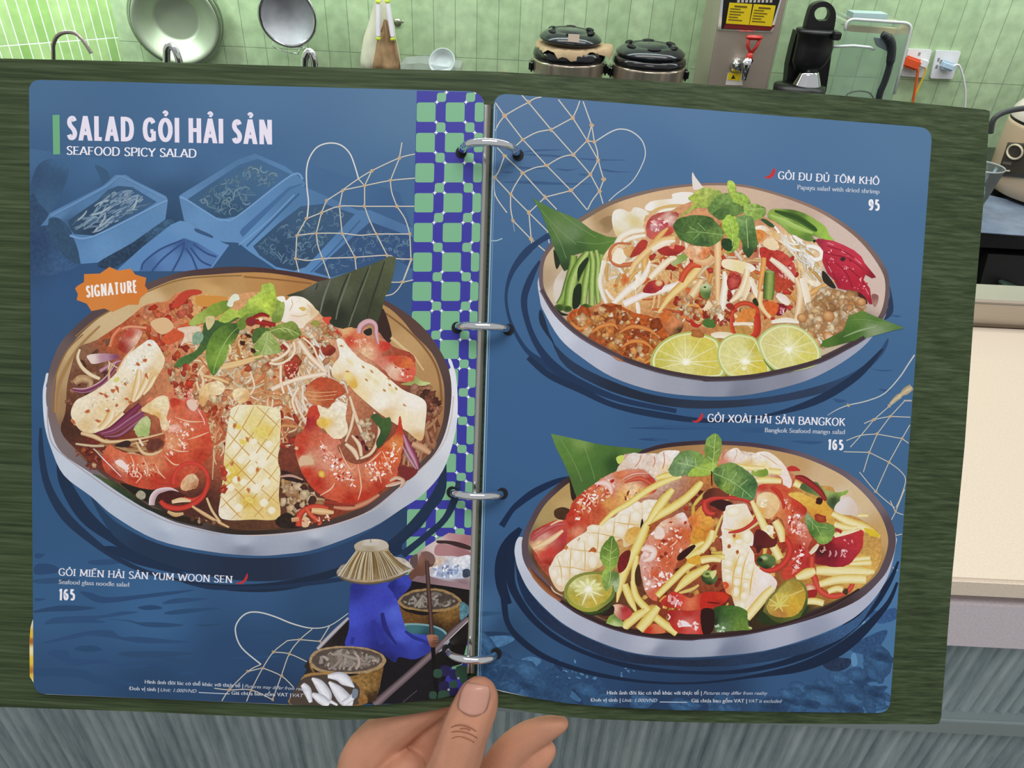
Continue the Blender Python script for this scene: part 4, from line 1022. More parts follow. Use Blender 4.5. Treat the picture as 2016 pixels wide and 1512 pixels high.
# far boat, upper right
P("860,260 1000,150 1190,38 1385,60 1365,500 880,440", [(900, 250, 'a78e8c'), (1100, 150, 'd6c3be'), (1250, 60, 'b98b8d'), (1330, 100, 'a87577'), (1200, 300, 'd8d5d8'), (1300, 330, 'c9ccd6'), (1000, 430, '7f6266'), (1300, 460, '8a6e72')], sm=False)
P("1100,100 1250,110 1370,150 1370,180 1300,165 1180,130 1100,125", '3b2526')
P("1100,130 1250,150 1370,200 1370,250 1230,230 1080,220", [(1150, 170, 'b07f80'), (1330, 220, 'a06d70')])
P("1080,250 1250,240 1375,230 1365,400 1040,400", [(1100, 280, 'd3b9a0'), (1150, 340, 'a9b8d8'), (1280, 300, 'e6e6ea'), (1330, 370, 'b9c4d6')], g=.35)
P("890,420 1000,400 1370,470 1365,510 1180,480 880,440", [(900, 430, '86696d'), (1300, 480, '9b7f84')], sm=False)
specks([(1050, 320), (1250, 300), (1360, 340), (1360, 400), (1060, 400)], 60, (6, 22), ['8fa3cc', 'dfe4ee', '6f7f9f', 'f3f3f3', '9aa6b6'])
P("1310,345 1360,340 1365,395 1310,405", '3a4456', g=.4)
line("870,440 1100,480 1350,515", 14, '120d0e')
# rear basket
P("770,610 800,660 850,690 1000,720 1270,650 1290,700 1230,860 1000,880 820,780", [(850, 700, '6e4a22'), (1200, 720, '85602f'), (1100, 850, '2a1a0d'), (1250, 800, '4a3015')], g=.5)
P("770,600 820,545 930,505 1080,498 1200,525 1290,590 1290,630 1200,680 1020,690 860,670 790,640", '9a7c50', g=.4)
P("795,595 840,555 940,525 1080,515 1190,545 1265,595 1255,625 1170,660 1020,672 880,655 815,630", '4a3f38', g=.3)
noodles([(810, 600), (940, 535), (1080, 525), (1250, 600), (1150, 655), (900, 655)], 70, (60, 130), (14, 26), ['8d8078', 'a0958c', '6f645d', '7d7166'], curl=1.6)
P("1290,610 1350,640 1355,700 1300,770 1280,720", '4f7a86', g=.6)
# teal tub
P("790,800 900,785 1050,800 1150,840 1190,900 1180,960 1100,1010 950,960 840,880", '7fa3a8')
P("815,815 900,800 1050,815 1140,855 1165,905 1120,960 1000,930 850,870", [(900, 820, '3f7078'), (1100, 900, '2a5560'), (1000, 920, '1f3e48')])
P("1080,990 1160,950 1200,930 1150,1000 1090,1030", '9fb6c4')
# right gunwale
R("1352,745 1220,860 1080,1010 860,1210 700,1350 575,1462", [46, 50, 56, 60, 64, 70], ['5a4a4e', '8a777b', '342a2f'])
line("1150,960 1350,765", 8, 'c7bcc0'); line("810,1440 930,1340", 6, '5a4a50')
# woman: shirt
P("395,455 375,560 365,700 365,830 335,975 480,990 600,1010 740,1110 780,1065 900,1085 1010,1040 1045,990 1030,895 930,875 850,862 825,800 795,690 765,595 735,520 700,445 560,470", [(420, 500, '2a2f86'), (400, 750, '4350c4'), (430, 900, '3a43ae'), (560, 650, '3d46b6'), (600, 850, '2b2f8e'), (680, 600, '3a42b0'), (740, 700, '5263cf'), (800, 880, '4c5ccb'), (960, 930, '3f4cb8'), (1010, 980, '2e378f'), (760, 1000, '2c3290'), (620, 980, '26297a'), (700, 1070, '20215f')], g=.12)
R("640,700 660,800 700,880 760,960", [30, 40, 30, 14], ['252a7c', '222570'])
R("830,850 900,900 980,930 1030,960", [20, 30, 26, 20], ['2b3390', '262c80'])
line("400,900 390,960", 30, '2c3290'); line("560,760 600,860 640,960", 40, '2e3492')
P("690,470 760,420 860,385 885,430 860,500 800,560 765,590 730,540", [(720, 480, '23267a'), (830, 430, '3b46b0'), (800, 530, '2e348c')], g=.2)
# right hand and paddle
P("860,380 900,340 930,290 950,230 990,200 1050,210 1075,260 1060,310 1020,330 990,390 930,395 880,430", [(900, 360, '6a4438'), (960, 240, '8a5f4e'), (1050, 260, '5a382f')])
P("960,205 1010,190 1065,220 1080,275 1040,300 1010,260 985,240", '7a5a52')
P("880,240 930,215 930,300 900,330 870,290", '5c4a48')
R("1010,270 1020,450 1035,650 1050,880", [30, 34, 36, 34], ['2a1c1a', '6a4a42', '1c1210'])
R("1060,960 1070,1150 1090,1400", [36, 34, 30], '0d090a')
P("1010,885 1060,880 1100,890 1105,940 1080,980 1040,980 1020,930", [(1040, 900, 'a8745a'), (1080, 960, '6a4232')])
for y in (905, 925, 945): line("1060,%d 1102,%d" % (y, y + 4), 5, '5a382c')
# hat
P("262,365 300,310 370,275 420,200 410,140 470,105 560,90 650,100 690,135 700,190 745,235 810,245 870,290 888,330 840,375 760,415 640,450 500,462 380,445 290,410", [(300, 360, 'a79a8c'), (400, 300, '9c8662'), (450, 200, 'b39e74'), (560, 300, '8f713f'), (640, 220, 'b79f76'), (550, 430, 'b09a74'), (700, 400, 'a8957a'), (840, 330, 'd2cabd'), (800, 280, 'bdb3a4')], g=.3)
P("262,365 300,400 380,432 500,448 640,436 760,400 850,360 840,378 760,417 640,452 500,464 380,447 290,412", '6a5a44')
for k in range(64):
    a = k / 63; x0 = 425 + 260 * a; x1 = 275 + 600 * a
    y1 = 395 + 60 * math.sin(math.pi * min(max(a, 0), 1)) - 60 * a
    line([(x0, 190 + 8 * math.sin(math.pi * a)), (x0 * .5 + x1 * .5, 290 - 10 * a), (x1, y1)], RNG.uniform(3, 7), RNG.choice(['7a6238', '8b734a', 'cbb995', '65502d', 'd9cdb4']))
P("410,140 470,102 560,90 650,100 692,135 680,170 600,190 520,192 440,180", [(430, 145, 'b8aa94'), (560, 100, 'd5ccbf'), (660, 140, 'c3b7a6'), (540, 180, 'a8987c')])
P("475,130 540,95 610,125 590,140 520,145", 'c9c0b4'); line("545,92 545,120", 8, '8a8076')
# front baskets
P("40,1090 60,1180 130,1230 400,1220 640,1140 655,1110 600,1390 540,1440 420,1460 200,1420", [(100, 1200, '8a6636'), (500, 1300, '94703c'), (620, 1200, '7c5a2c'), (560, 1420, '3a2613')], g=.7)
P("38,1090 80,1020 180,985 350,975 520,990 640,1040 672,1095 640,1150 520,1195 380,1205 180,1200 70,1160", 'a58a66', g=.5)
P("60,1085 120,1020 220,997 380,990 520,1008 620,1050 640,1095 590,1145 480,1180 340,1188 170,1175 90,1140", '5a4c44', g=.3)
noodles([(80, 1085), (220, 1005), (380, 1000), (620, 1060), (620, 1110), (470, 1172), (180, 1170)], 95, (90, 200), (20, 34), ['a89a90', 'b8aba0', '8d8076', '76695f', '978a80'], curl=1.4)
P("-40,1280 0,1210 120,1190 280,1195 400,1240 480,1300 492,1350 470,1462 -110,1470", [(480, 1330, '9a7340'), (200, 1200, 'a8814c'), (460, 1440, '8a5f30')], g=.4)
P("-60,1300 0,1235 120,1212 270,1215 390,1262 455,1330 440,1420 400,1462 -100,1468", '4e4238')
for q, wv in (("190,1225 280,1225 340,1260 410,1315", [30, 80, 90, 10]), ("200,1270 270,1340 340,1420 400,1440", [20, 90, 110, 60]), ("60,1240 120,1290 180,1380 190,1440", [20, 80, 90, 40]), ("60,1370 130,1410 200,1460", [30, 80, 60]), ("-20,1290 20,1340 50,1440", [40, 70, 30]), ("210,1430 270,1462", [30, 20]), ("320,1450 390,1400 410,1350", [50, 50, 20])):
    R(q, wv, ['a9a7b0', 'e2e2ea', 'f4f4f8', 'c9c7d0'], .1)
P("400,1330 440,1340 430,1400 390,1400", '7d8796')
# lattice showing through the dark corner
for (x, y, c) in ((1160, 1180, '2a2450'), (1240, 1210, '28245a'), (1150, 1310, '262048'), (1230, 1360, '262150')):
    P([(x - 35, y - 35), (x + 35, y - 40), (x + 35, y + 35), (x - 35, y + 35)], c, n=3)
for (x, y, s_) in ((1300, 1190, 45), (1230, 1290, 26), (1310, 1260, 20), (1150, 1390, 40), (1100, 1200, 30), (1060, 1380, 26)):
    P([(x - s_, y - s_), (x + s_, y - s_), (x + s_, y + s_), (x - s_, y + s_)], '31503f', n=3)
for (x, y) in ((1270, 1240), (1190, 1335)): B(x, y, 12, 12, 0, 'b9c4bf', '6d7a78', n=8)
done('printed_boat_picture', left_page, 'printed picture of a person in a straw hat and blue shirt paddling a boat with baskets')
# ================================================================ left page: glass noodle salad bowl
start(); F(0, 0, 1)
P("84,780 88,838 101,884 126,936 180,978 226,1017 309,1063 413,1086 500,1094 560,1091 626,1080 730,1040 792,1001 834,972 872,926 894,863 901,810 899,750 893,722 882,706 850,740 500,720 130,780 96,735 88,750",
  [(86, 790, 'd5dce6'), (110, 905, 'c8d0dd'), (200, 990, 'bcc6d5'), (320, 1055, 'aab4c6'), (330, 1035, 'c2cad8'), (480, 1085, '868d9f'), (480, 1062, 'b6bccb'), (620, 1070, '8d94a6'), (620, 1052, 'c0c5d1'), (740, 1030, 'a2a7b5'), (800, 985, 'bcc0ca'), (860, 935, 'cdcfd6'), (890, 860, 'd9dbe0'), (898, 780, 'e4e6ea')], m=12, g=.03)
P("91,792 92,760 97,729 107,700 122,671 163,629 215,590 288,558 351,537 413,528 480,525 563,533 647,548 700,565 757,591 800,617 836,648 865,688 884,729 889,780 880,840 862,884 830,922 793,953 731,1003 670,1028 606,1043 540,1051 480,1053 434,1049 380,1037 330,1022 247,978 180,932 122,892 101,849", 
  [(92, 790, '7c6a68'), (110, 700, '6a5858'), (170, 630, '564648'), (290, 562, '5d4a48'), (420, 530, '4d3a3a'), (560, 536, '4a2f2c'), (690, 565, '52352f'), (800, 620, '5a4038'), (870, 700, '57433e'), (886, 790, '4d3d3c'), (860, 885, '56433f'), (790, 955, '5b4744'), (660, 1030, '4a3733'), (480, 1050, '33261f'), (330, 1020, '5c4d4b'), (180, 932, '7a6a6c'), (115, 880, '80706f')], m=14)
line("93,800 96,850 112,885 180,938 247,984 330,1027 434,1053", 2.2, 'b0a3a6'); line("480,1055 606,1046 731,1006 793,956 864,886 886,835 893,780", 2, 'cbb9b4')
P("109,792 110,755 114,729 126,702 142,677 165,652 197,625 240,598 288,573 351,548 413,541 500,536 563,542 626,555 690,575 755,600 790,628 813,656 850,695 868,735 875,771 873,822 862,860 848,888 820,918 792,942 760,968 730,988 670,1018 605,1035 540,1043 480,1044 434,1037 380,1025 330,1010 247,966 190,925 153,893 130,860 112,825",
  [(112, 790, 'a5835c'), (120, 740, 'b8986d'), (150, 690, 'c8ab7d'), (220, 625, 'd2b78b'), (300, 590, 'd3b586'), (330, 560, 'b58f5c'), (430, 550, 'b78b54'), (520, 545, 'bb8a50'), (420, 575, 'cfa66c'), (600, 555, 'b07b45'), (770, 625, 'b28a58'), (800, 680, 'c09a68'), (850, 750, 'b58b5a'), (868, 800, 'a5754a'), (850, 880, '8a5a3c'), (760, 960, '6e452f'), (600, 1030, '4a3122'), (480, 1040, '5a3c28'), (330, 1005, '3e3228'), (200, 930, '5d4034'), (130, 850, '8a6a4e')], m=14, g=.05)
F(80, 500, 4.8)
for q in ("330,780 520,620 760,480 1000,360 1300,250 1600,215 1900,205", "120,1500 110,1300 160,1100 260,900 400,760"): R(q, 14, ['9c7748', '8a6338', '9c7748'])
R("150,1500 170,1250 260,1040 380,860 560,680", [40, 50, 40, 30, 20], ['b08b5d', 'a27a4c', 'b08b5d'])
F(480, 500, 4.8)
R("0,215 300,240 640,280", 16, ['9a6a3a', '8a5a2f', '9a6a3a'])
R("1340,560 1500,680 1660,830 1790,1010 1850,1180 1870,1400", [20, 22, 24, 24, 26, 30], ['9b7448', '7a5332', '9b7448'])
P("1290,520 1340,560 1400,800 1300,860 1250,700", '3a2620', g=.1)
R("1390,790 1520,900 1600,960 1700,1100", [30, 24, 18, 14], ['e0c494', 'd2b07e'])
# ---- the pile
F(0, 0, 1)
PILE = "120,850 128,815 134,750 153,687 185,672 205,660 253,627 288,600 330,592 351,575 397,577 440,585 465,579 520,575 560,590 620,600 660,630 700,640 740,650 770,680 815,700 818,740 850,775 862,830 850,880 800,935 730,985 670,1014 605,1033 480,1041 380,1020 300,990 220,940 160,895"
P(PILE, [(140, 840, '4c2c20'), (150, 700, '8a6248'), (170, 740, '6e432f'), (240, 660, 'b4532f'), (330, 610, 'd07a50'), (400, 600, 'd8a468'), (330, 680, 'd0805a'), (430, 700, 'dca874'), (520, 680, 'dcac7c'), (600, 700, 'e2b98e'), (560, 760, 'd89460'), (640, 760, 'cf7c54'), (700, 700, 'cf9470'), (790, 720, 'a5452c'), (830, 780, '6a4030'), (850, 850, '8a5238'), (380, 780, 'cf8a5c'), (420, 850, 'c86a48'), (360, 900, 'b04a30'), (250, 900, '7e3022'), (200, 880, '6e2e22'), (300, 980, '33291f'), (400, 1000, '4e2a22'), (480, 1035, '5c3a26'), (590, 960, '4a2c22'), (570, 900, '7a3a2a'), (680, 1000, '8a3a26'), (780, 900, '8a3e2e')], m=16, g=.35)
F(80, 500, 4.8)
pilA = [(230, 1450), (300, 1100), (450, 880), (700, 740), (1000, 520), (1300, 440), (1700, 480), (2016, 600), (2016, 1800), (1400, 1500), (700, 1600)]
crumbs([(230, 1500), (330, 1050), (470, 900), (640, 800), (700, 1100), (420, 1350)], 40, (14, 40), ['6e432f', '8a5a40', 'a87a5a', '5a3224'], .4, g=.3)
crumbs([(700, 760), (880, 600), (1100, 480), (1350, 440), (1600, 500), (1500, 700), (1250, 950), (800, 980)], 120, (16, 52), ['c9432c', 'd9694a', 'e0936a', 'b5301f', 'd88a54', 'c2542f'], .35, g=.35)
P("1240,500 1300,390 1390,340 1500,340 1520,375 1420,400 1350,470 1300,510", 'c0432f', g=.1)
P("1480,400 1620,395 1760,410 1700,470 1560,500 1470,470", 'd29040')
P("740,900 760,800 850,700 960,740 900,860 830,940", [(760, 880, '9c2f22'), (850, 760, 'b8402e'), (900, 800, 'e8c0a8')], g=.2)
P("1040,640 1180,600 1260,690 1160,760 1080,720", 'e0b88a'); P("1150,780 1300,690 1400,650 1380,760 1240,850 1170,840", 'cf5a34', g=.2)
P("1290,710 1360,690 1480,680 1520,720 1460,800 1460,840 1380,830 1320,870 1360,760", 'e3cdb4', g=.15)
R("700,760 820,690 1000,700", 26, ['d8875a', 'e3a684', 'c9633c']); R("660,880 690,780 760,700", 34, ['e0a079', 'd97a52', 'c25434'])
P("440,960 560,940 720,950 740,985 640,1010 500,1040 460,1010", [(470, 985, 'ead6cc'), (600, 970, 'b58a98'), (720, 970, '8a4a66')])
R("560,1110 640,1060 720,1020 760,1010", [40, 30, 24, 16], ['a8647c', 'c99aa8', '7a3f58'])
R("300,1280 420,1290 560,1230 660,1130 720,1030", [30, 46, 44, 36, 20], ['e3c8c8', '8a4260', '6a2c4a', 'b07890'])
R("370,900 350,980 390,1070 470,1140 560,1180", [22, 30, 36, 38, 30], ['d9bd92', 'efdfc0', 'c9a878'])
R("320,1220 380,1180 460,1200 470,1250", [60, 80, 70, 40], ['a8825a', 'c9a67c', '8a5f42'], .2)
# noodles and mince in the middle
F(0, 0, 1)
mid = [(330, 700), (380, 650), (450, 680), (560, 640), (650, 680), (690, 740), (640, 800), (560, 900), (430, 900), (380, 780)]
noodles(mid, 210, (50, 120), (2.5, 6), ['efcfa4', 'e2b078', 'f3e0c4', 'dc9a62', 'd4784a', 'f0d8b0'], curl=2.0, g=.15)
noodles([(300, 780), (400, 760), (470, 800), (440, 900), (420, 960), (400, 860)], 50, (40, 100), (2.5, 5), ['dc9a6c', 'e8b88c', 'cf6f4c', 'efcca0'], curl=1.6, g=.15)
noodles([(190, 720), (300, 660), (330, 720), (240, 790), (160, 800)], 30, (40, 90), (2.5, 5), ['e6bc90', 'd89468', 'efd4b0'], curl=1.4)
crumbs(mid, 130, (3, 10), ['d9a878', 'e8c8a0', 'c9532f', 'b8402a', 'e3b888', 'a83a26'], .4, g=.25)
noodles([(560, 640), (620, 660), (690, 760), (680, 830), (600, 860), (560, 760)], 70, (60, 130), (3, 6.5), ['f3e2cc', 'ecd6b8', 'e3b98a', 'f7ebdc'], ang=70, curl=.9, spread=35)
noodles([(150, 880), (260, 850), (330, 880), (330, 920), (200, 920)], 26, (60, 130), (3, 6), ['d9b487', 'c99a68', 'a87048'], ang=10, spread=20)
crumbs([(560, 940), (600, 960), (640, 990), (600, 1010), (555, 1005)], 34, (7, 14), ['d9b488', 'c08a5c', 'e3c6a0', '8a5a3c'], .4)
crumbs([(830, 760), (862, 800), (850, 880), (800, 920), (800, 850)], 46, (8, 17), ['b8805e', 'a86a4a', 'd0a07a', '8a4a34'], .4)
noodles([(800, 820), (865, 780), (858, 870), (790, 940)], 26, (40, 110), (4, 8), ['b5825e', 'c99870', '8a4a34'], ang=110)
crumbs([(400, 640), (480, 620), (600, 680), (650, 700), (640, 730), (450, 760)], 60, (5, 12), ['e0b98c', 'edd0a8', 'd09060', 'b8502f'], .4, g=.2)
F(480, 500, 4.8)
for q, wv in (("370,830 430,900 340,980 260,1010", 30), ("470,830 480,920 420,1000 330,1040 240,1030", 26), ("520,820 620,960 700,1040 780,1120", 46), ("560,790 650,870 700,980 760,1080", 20), ("260,1280 420,1210 600,1160 780,1130", 44), ("60,1110 100,1250 60,1330", 18), ("350,1050 350,1200 380,1320", 26), ("520,1260 460,1380 500,1512", 26), ("560,1240 560,1380 600,1500", 20), ("780,1180 880,1290 960,1400", 16), ("580,1320 700,1330 860,1310", 14), ("600,1350 720,1370 860,1340", 10)):
    R(q, wv, ['dcb78e', 'f5e8d6', 'e0bd92'])
P("590,1260 700,1170 860,1190 960,1300 860,1380 880,1440 700,1440 600,1380", [(700, 1230, 'c04f30'), (800, 1350, 'b2502e'), (640, 1340, 'd08a5a')], g=.3)
for q in ("600,1300 720,1310 880,1300", "590,1330 700,1345 870,1330", "600,1370 720,1380 850,1370"): line(q, 7, 'e0a878')
P("380,1040 480,1010 520,1090 460,1180 400,1160", [(420, 1060, 'b5402f'), (470, 1130, '8f2f26')], g=.4)
specks([(390, 1050), (510, 1040), (500, 1170), (400, 1170)], 22, (6, 16), ['f0d0b0', 'e8b890'])
P("730,870 800,850 870,900 820,960 750,950", [(760, 880, 'a8402a'), (830, 930, '7c2a1e')], g=.3)
# back right: banana leaf and friends
P("400,392 560,340 700,262 830,230 1000,170 1200,100 1390,20 1440,30 1420,160 1380,330 1330,410 1310,510 1260,660 1200,640 1080,700 960,712 860,690 780,630 700,540 560,430",
  [(450, 390, '3b4030'), (650, 300, '5a5d4e'), (700, 420, '4a4d3c'), (850, 260, '565a46'), (800, 500, '2e3325'), (950, 350, '555a44'), (900, 600, '2a2f22'), (1000, 220, '4c5038'), (1100, 450, '434833'), (1050, 650, '363b2a'), (1250, 150, '4d5338'), (1200, 500, '3b412c'), (1390, 80, '565d40'), (1340, 350, '4b5238')], sm=False, m=12, g=.12)
for q, c in (("820,240 760,400 720,560", '73766a'), ("1010,180 960,320 900,480 870,620", '6a6e5a'), ("1200,110 1130,300 1060,480 990,690", '646a50'), ("990,190 930,330 870,520", '30352a'), ("1180,130 1100,330 1020,560", '2c3124'), ("1330,70 1270,260 1210,440 1150,650", '2f3526'), ("700,280 680,340", '33372b')): R(q, [10, 16, 18, 12], [c, c])
P("310,410 380,400 400,440 450,400 560,410 640,470 680,520 712,552 670,600 600,650 545,705 440,660 355,630 380,520 340,460", [(330, 410, 'f5efe2'), (420, 430, 'f7f2e8'), (560, 440, 'f5ecd8'), (500, 520, 'f6f0e2'), (650, 550, 'e0c59a'), (480, 600, 'eed8c4'), (580, 580, 'efe0c4'), (400, 560, 'f2e9da')], g=.06)
for q in ("450,430 460,480 430,540", "450,580 520,590 600,570", "600,480 640,520 640,580"): line(q, 8, 'd4b88c')
P("520,510 560,500 590,520 560,540", 'd6b862')
P("620,660 720,650 780,760 800,770 740,700", '8a8a3a'); P("640,640 700,630 780,720 800,780 740,740 680,690", '9a9c48')
P("740,610 790,595 830,600 810,650 880,710 930,770 900,770 820,700", [(770, 620, 'd9513a'), (860, 710, 'c9422f')])
crumbs([(560, 720), (700, 660), (880, 700), (900, 800), (780, 860), (620, 800)], 40, (14, 34), ['e3c49a', 'd9a06c', 'efd8b8', 'c87848', 'f0e0c0'], .4, g=.2)
# right shrimp pieces
P("920,730 1000,690 1080,720 1200,800 1380,840 1370,900 1300,960 1500,960 1600,1010 1625,1100 1600,1200 1520,1210 1400,1180 1330,1100 1200,1000 1080,920 980,860",
  [(950, 720, 'e0b27a'), (1000, 810, 'c9442f'), (1100, 800, 'd97a54'), (1150, 950, 'e8bf94'), (1350, 870, 'c8382c'), (1420, 980, 'c9442c'), (1550, 1020, 'd8683c'), (1420, 1100, 'e6c0a4'), (1550, 1140, 'd55a44'), (1250, 1050, 'd4806a')], g=.25)
specks([(980, 800), (1150, 800), (1250, 900), (1150, 940)], 34, (7, 20), ['f0c8b0', 'f6e0d0', 'e8a888']); specks([(1380, 1000), (1560, 1000), (1600, 1150), (1500, 1190)], 46, (7, 22), ['f3c0a8', 'fae6dc', 'e89878', 'b83a2a'])
P("1430,980 1560,990 1600,1060 1500,1080 1420,1040", [(1450, 1000, 'c65030'), (1560, 1040, 'd8723e')], g=.3)
R("1090,750 1110,680 1180,640 1240,670 1250,760 1270,850", [44, 60, 56, 44, 40, 20], ['c99aa0', 'dcb4b8', '9a5560'])
P("1130,730 1200,700 1210,760 1160,770", '2b2620')
P("1480,1230 1600,1200 1620,1150 1680,1200 1760,1215 1740,1240 1620,1245", [(1620, 1190, '9aa35a'), (1700, 1225, 'c5cf8a')])
crumbs([(1560, 1260), (1780, 1260), (1850, 1400), (1850, 1512), (1720, 1512), (1700, 1380)], 40, (24, 55), ['9a6248', '7c4634', 'b88262', '5c3226'], .35, g=.3)
# right squid
P("875,815 930,805 990,880 1110,1000 1230,1060 1330,1140 1500,1280 1640,1340 1712,1390 1728,1460 1715,1600 1695,1745 1645,1760 1560,1690 1480,1635 1300,1520 1120,1370 1030,1285 945,1170 915,1205 830,1140 850,1040 905,960",
  [(900, 830, 'eee7d2'), (960, 960, 'f3ede0'), (880, 1080, 'f0e2c4'), (900, 1180, 'e0bd80'), (1080, 1080, 'f3eddc'), (1000, 1200, 'e6c06c'), (1200, 1200, 'f2e8cc'), (1400, 1240, 'f3ebd6'), (1100, 1330, 'efd9a8'), (1300, 1400, 'f5efe0'), (1600, 1400, 'f3ece0'), (1500, 1560, 'f2e2c0'), (1690, 1600, 'f0e3c8'), (1660, 1740, 'dcb47c'), (1350, 1520, 'e3c492')], m=12, g=.08)
P("945,1160 1000,1110 1060,1190 1070,1260 1010,1260", [(980, 1150, 'edd894'), (1040, 1230, 'e0b04c')])
for x, y, a in ((1210, 1110, 40), (1160, 1190, 40), (1440, 1275, 50), (1380, 1240, 45), (1330, 1290, 40), (1520, 1430, 40), (980, 1110, 10), (920, 870, 10), (1130, 1070, 40), (1370, 1180, 30)):
    B(x, y, 20, 10, a, 'a8642c', 'd8b478', jag=.3)
for k in range(16): B(RNG.uniform(950, 1650), 0, 0.1, .1, 0, 'f3ede0', 'f3ede0') if False else None
for x, y in ((1250, 1210), (1180, 1160), (1400, 1290), (1000, 1020)): B(x, y, 60, 26, 40, 'e6d8a0', 'f2e8cc')
# left squid
F(80, 500, 4.8)
P("960,850 1020,812 1070,820 1120,880 1172,985 1160,1060 1110,1150 1060,1230 980,1310 930,1370 860,1400 760,1510 640,1620 520,1690 400,1680 320,1600 285,1500 330,1390 420,1340 560,1260 700,1140 760,1060 830,950",
  [(1030, 830, 'f0eadc'), (1000, 950, 'efe6d2'), (1140, 1000, 'ead6ae'), (900, 1050, 'f3eee2'), (1060, 1150, 'e0bd84'), (800, 1150, 'efe2c8'), (900, 1250, 'e3c592'), (700, 1250, 'efe3c8'), (900, 1380, 'dcb47c'), (550, 1330, 'eedcbc'), (400, 1400, 'f0e3c8'), (330, 1500, 'efe0c0'), (600, 1480, 'e9cf9f'), (430, 1620, 'e0c290'), (560, 1670, 'efdcb8'), (720, 1520, 'ecd9b4')], m=12, g=.15)
for q, wv in (("930,1090 920,1200 890,1330 870,1400", [40, 60, 60, 30]), ("1020,1120 990,1220 930,1330 890,1390", [40, 56, 50, 20]), ("1080,1160 1030,1250 970,1330", [40, 44, 20]), ("680,1480 640,1580 560,1660", [70, 90, 60]), ("780,1500 700,1590 600,1680", [40, 60, 40])):
    R(q, wv, ['d9b070', 'f3e6cc', 'e9cf9c', 'cf9f58'])
P("700,1180 740,1160 740,1200 690,1210", 'ddd27a')
for x, y, a in ((1030, 862, 20), (985, 1005, 10), (920, 1040, 30), (800, 1230, 50), (570, 1320, 20), (620, 1340, 50), (680, 1290, 20), (720, 1270, 70), (810, 1370, 20), (440, 1490, 0), (630, 1480, 60), (720, 1430, 30), (540, 1575, 15), (1000, 1150, 60), (850, 1400, 20), (310, 1590, 60)):
    B(x, y, RNG.uniform(16, 36), RNG.uniform(10, 20), a, 'b5482a', 'cf8a58', jag=.4)
specks([(400, 1420), (700, 1250), (900, 1000), (1000, 900), (1000, 1050), (600, 1500)], 60, (6, 16), ['d8cdb0', 'c8b890', 'faf5ea', 'b8b090'])
# red onion strips under it
F(80, 780, 4.8)
for q, wv, c in (("530,350 660,320 800,210 940,80", [20, 60, 70, 50], ['5a1c30', '8a3a58', '6a2440']), ("570,360 700,330 850,230 970,150", [20, 40, 50, 40], ['b07a90', '7a3050', '9a5570']), ("600,380 740,370 880,270 980,190", [10, 34, 40, 30], ['6a2440', 'a86a80', '5c1e38'])):
    R(q, wv, c)
P("880,300 960,210 1010,190 1040,250 1020,370 970,380 920,385 890,330", [(920, 280, 'b8c480'), (990, 330, 'a3b870'), (1000, 230, 'c3cc90')], g=.2)
R("380,350 500,380 620,430 800,420 1000,390 1160,350", [30, 44, 34, 26, 22, 14], ['c99f6c', 'e9d0a6', 'b8854f'])
R("330,450 480,470 600,470", [20, 26, 20], ['b8a080', 'dcc8a8', '9a7858']); R("900,430 960,530 1060,550 1170,500", [16, 34, 30, 20], ['c9a070', 'e8cfa4', 'b8814f'])
R("930,400 950,440 970,470", 22, ['e3cfae', 'efe2c8']); P("700,460 800,420 850,430 830,480 740,480", '3a2420'); P("1020,420 1120,400 1160,450 1080,520 1000,500", '6a382c', g=.4)
crumbs([(280, 480), (480, 480), (560, 620), (500, 700), (380, 600)], 26, (12, 30), ['8a3a28', 'b8603c', 'd9b088', '6a281e', 'a84a2e'], .4, g=.2)
# left big prawn
P("1000,40 1100,0 1250,-40 1400,-10 1500,60 1570,200 1600,330 1618,450 1600,560 1520,660 1440,760 1330,850 1150,880 950,870 780,810 640,740 580,640 590,540 650,455 720,500 830,540 960,560 1080,560 1160,490 1180,380 1140,320 1120,220",
  [(1250, 50, 'd8805a'), (1400, 60, 'c9503a'), (1450, 40, 'e8b8a0'), (1540, 200, 'd05a40'), (1350, 200, 'd56848'), (1300, 320, 'dc8462'), (1560, 400, 'cc4a30'), (1450, 420, 'd8643e'), (1250, 440, 'e09a6c'), (1500, 560, 'b83c26'), (1350, 550, 'd0583a'), (1250, 600, 'c9482e'), (1100, 620, 'd98058'), (1000, 650, 'dc8a60'), (850, 600, 'd5603c'), (700, 540, 'd8704a'), (620, 620, 'c04a30'), (760, 650, 'e0a080'), (900, 760, 'c23e28'), (1100, 800, 'bc3a26'), (1250, 790, 'b83a28'), (700, 730, 'a83626')], m=10, g=.3)
for q in ("1180,470 1300,520 1400,520", "1170,560 1250,640 1320,650", "960,580 1010,680 1000,760", "850,560 880,650 860,760", "1390,410 1490,380 1590,340", "1270,200 1400,240 1540,240", "880,700 950,750 900,820", "1080,640 1120,720 1180,780"):
    R(q, [6, 16, 6], ['e8b088', 'f3cfac', 'c86038'])
specks([(1180, 200), (1450, 260), (1400, 480), (1200, 560), (1180, 420)], 70, (6, 24), ['f6d9c4', 'efb898', 'fbece2', 'e8906a']); specks([(660, 580), (850, 620), (1100, 640), (1120, 760), (880, 760), (700, 680)], 70, (6, 22), ['f3cbb4', 'f8e2d4', 'e89a74', 'b83420'])
P("700,620 760,600 830,670 810,700 740,660", 'f3dcd6'); P("1210,290 1290,260 1330,320 1250,340", [(1250, 300, 'ecb8a4'), (1310, 310, 'e09a80')], g=.4)
R("500,495 620,620 760,760", [6, 9, 6], ['e8dcdc', 'f8f2f2']); line("1490,130 1540,220 1550,270", 8, 'f0d0c0')
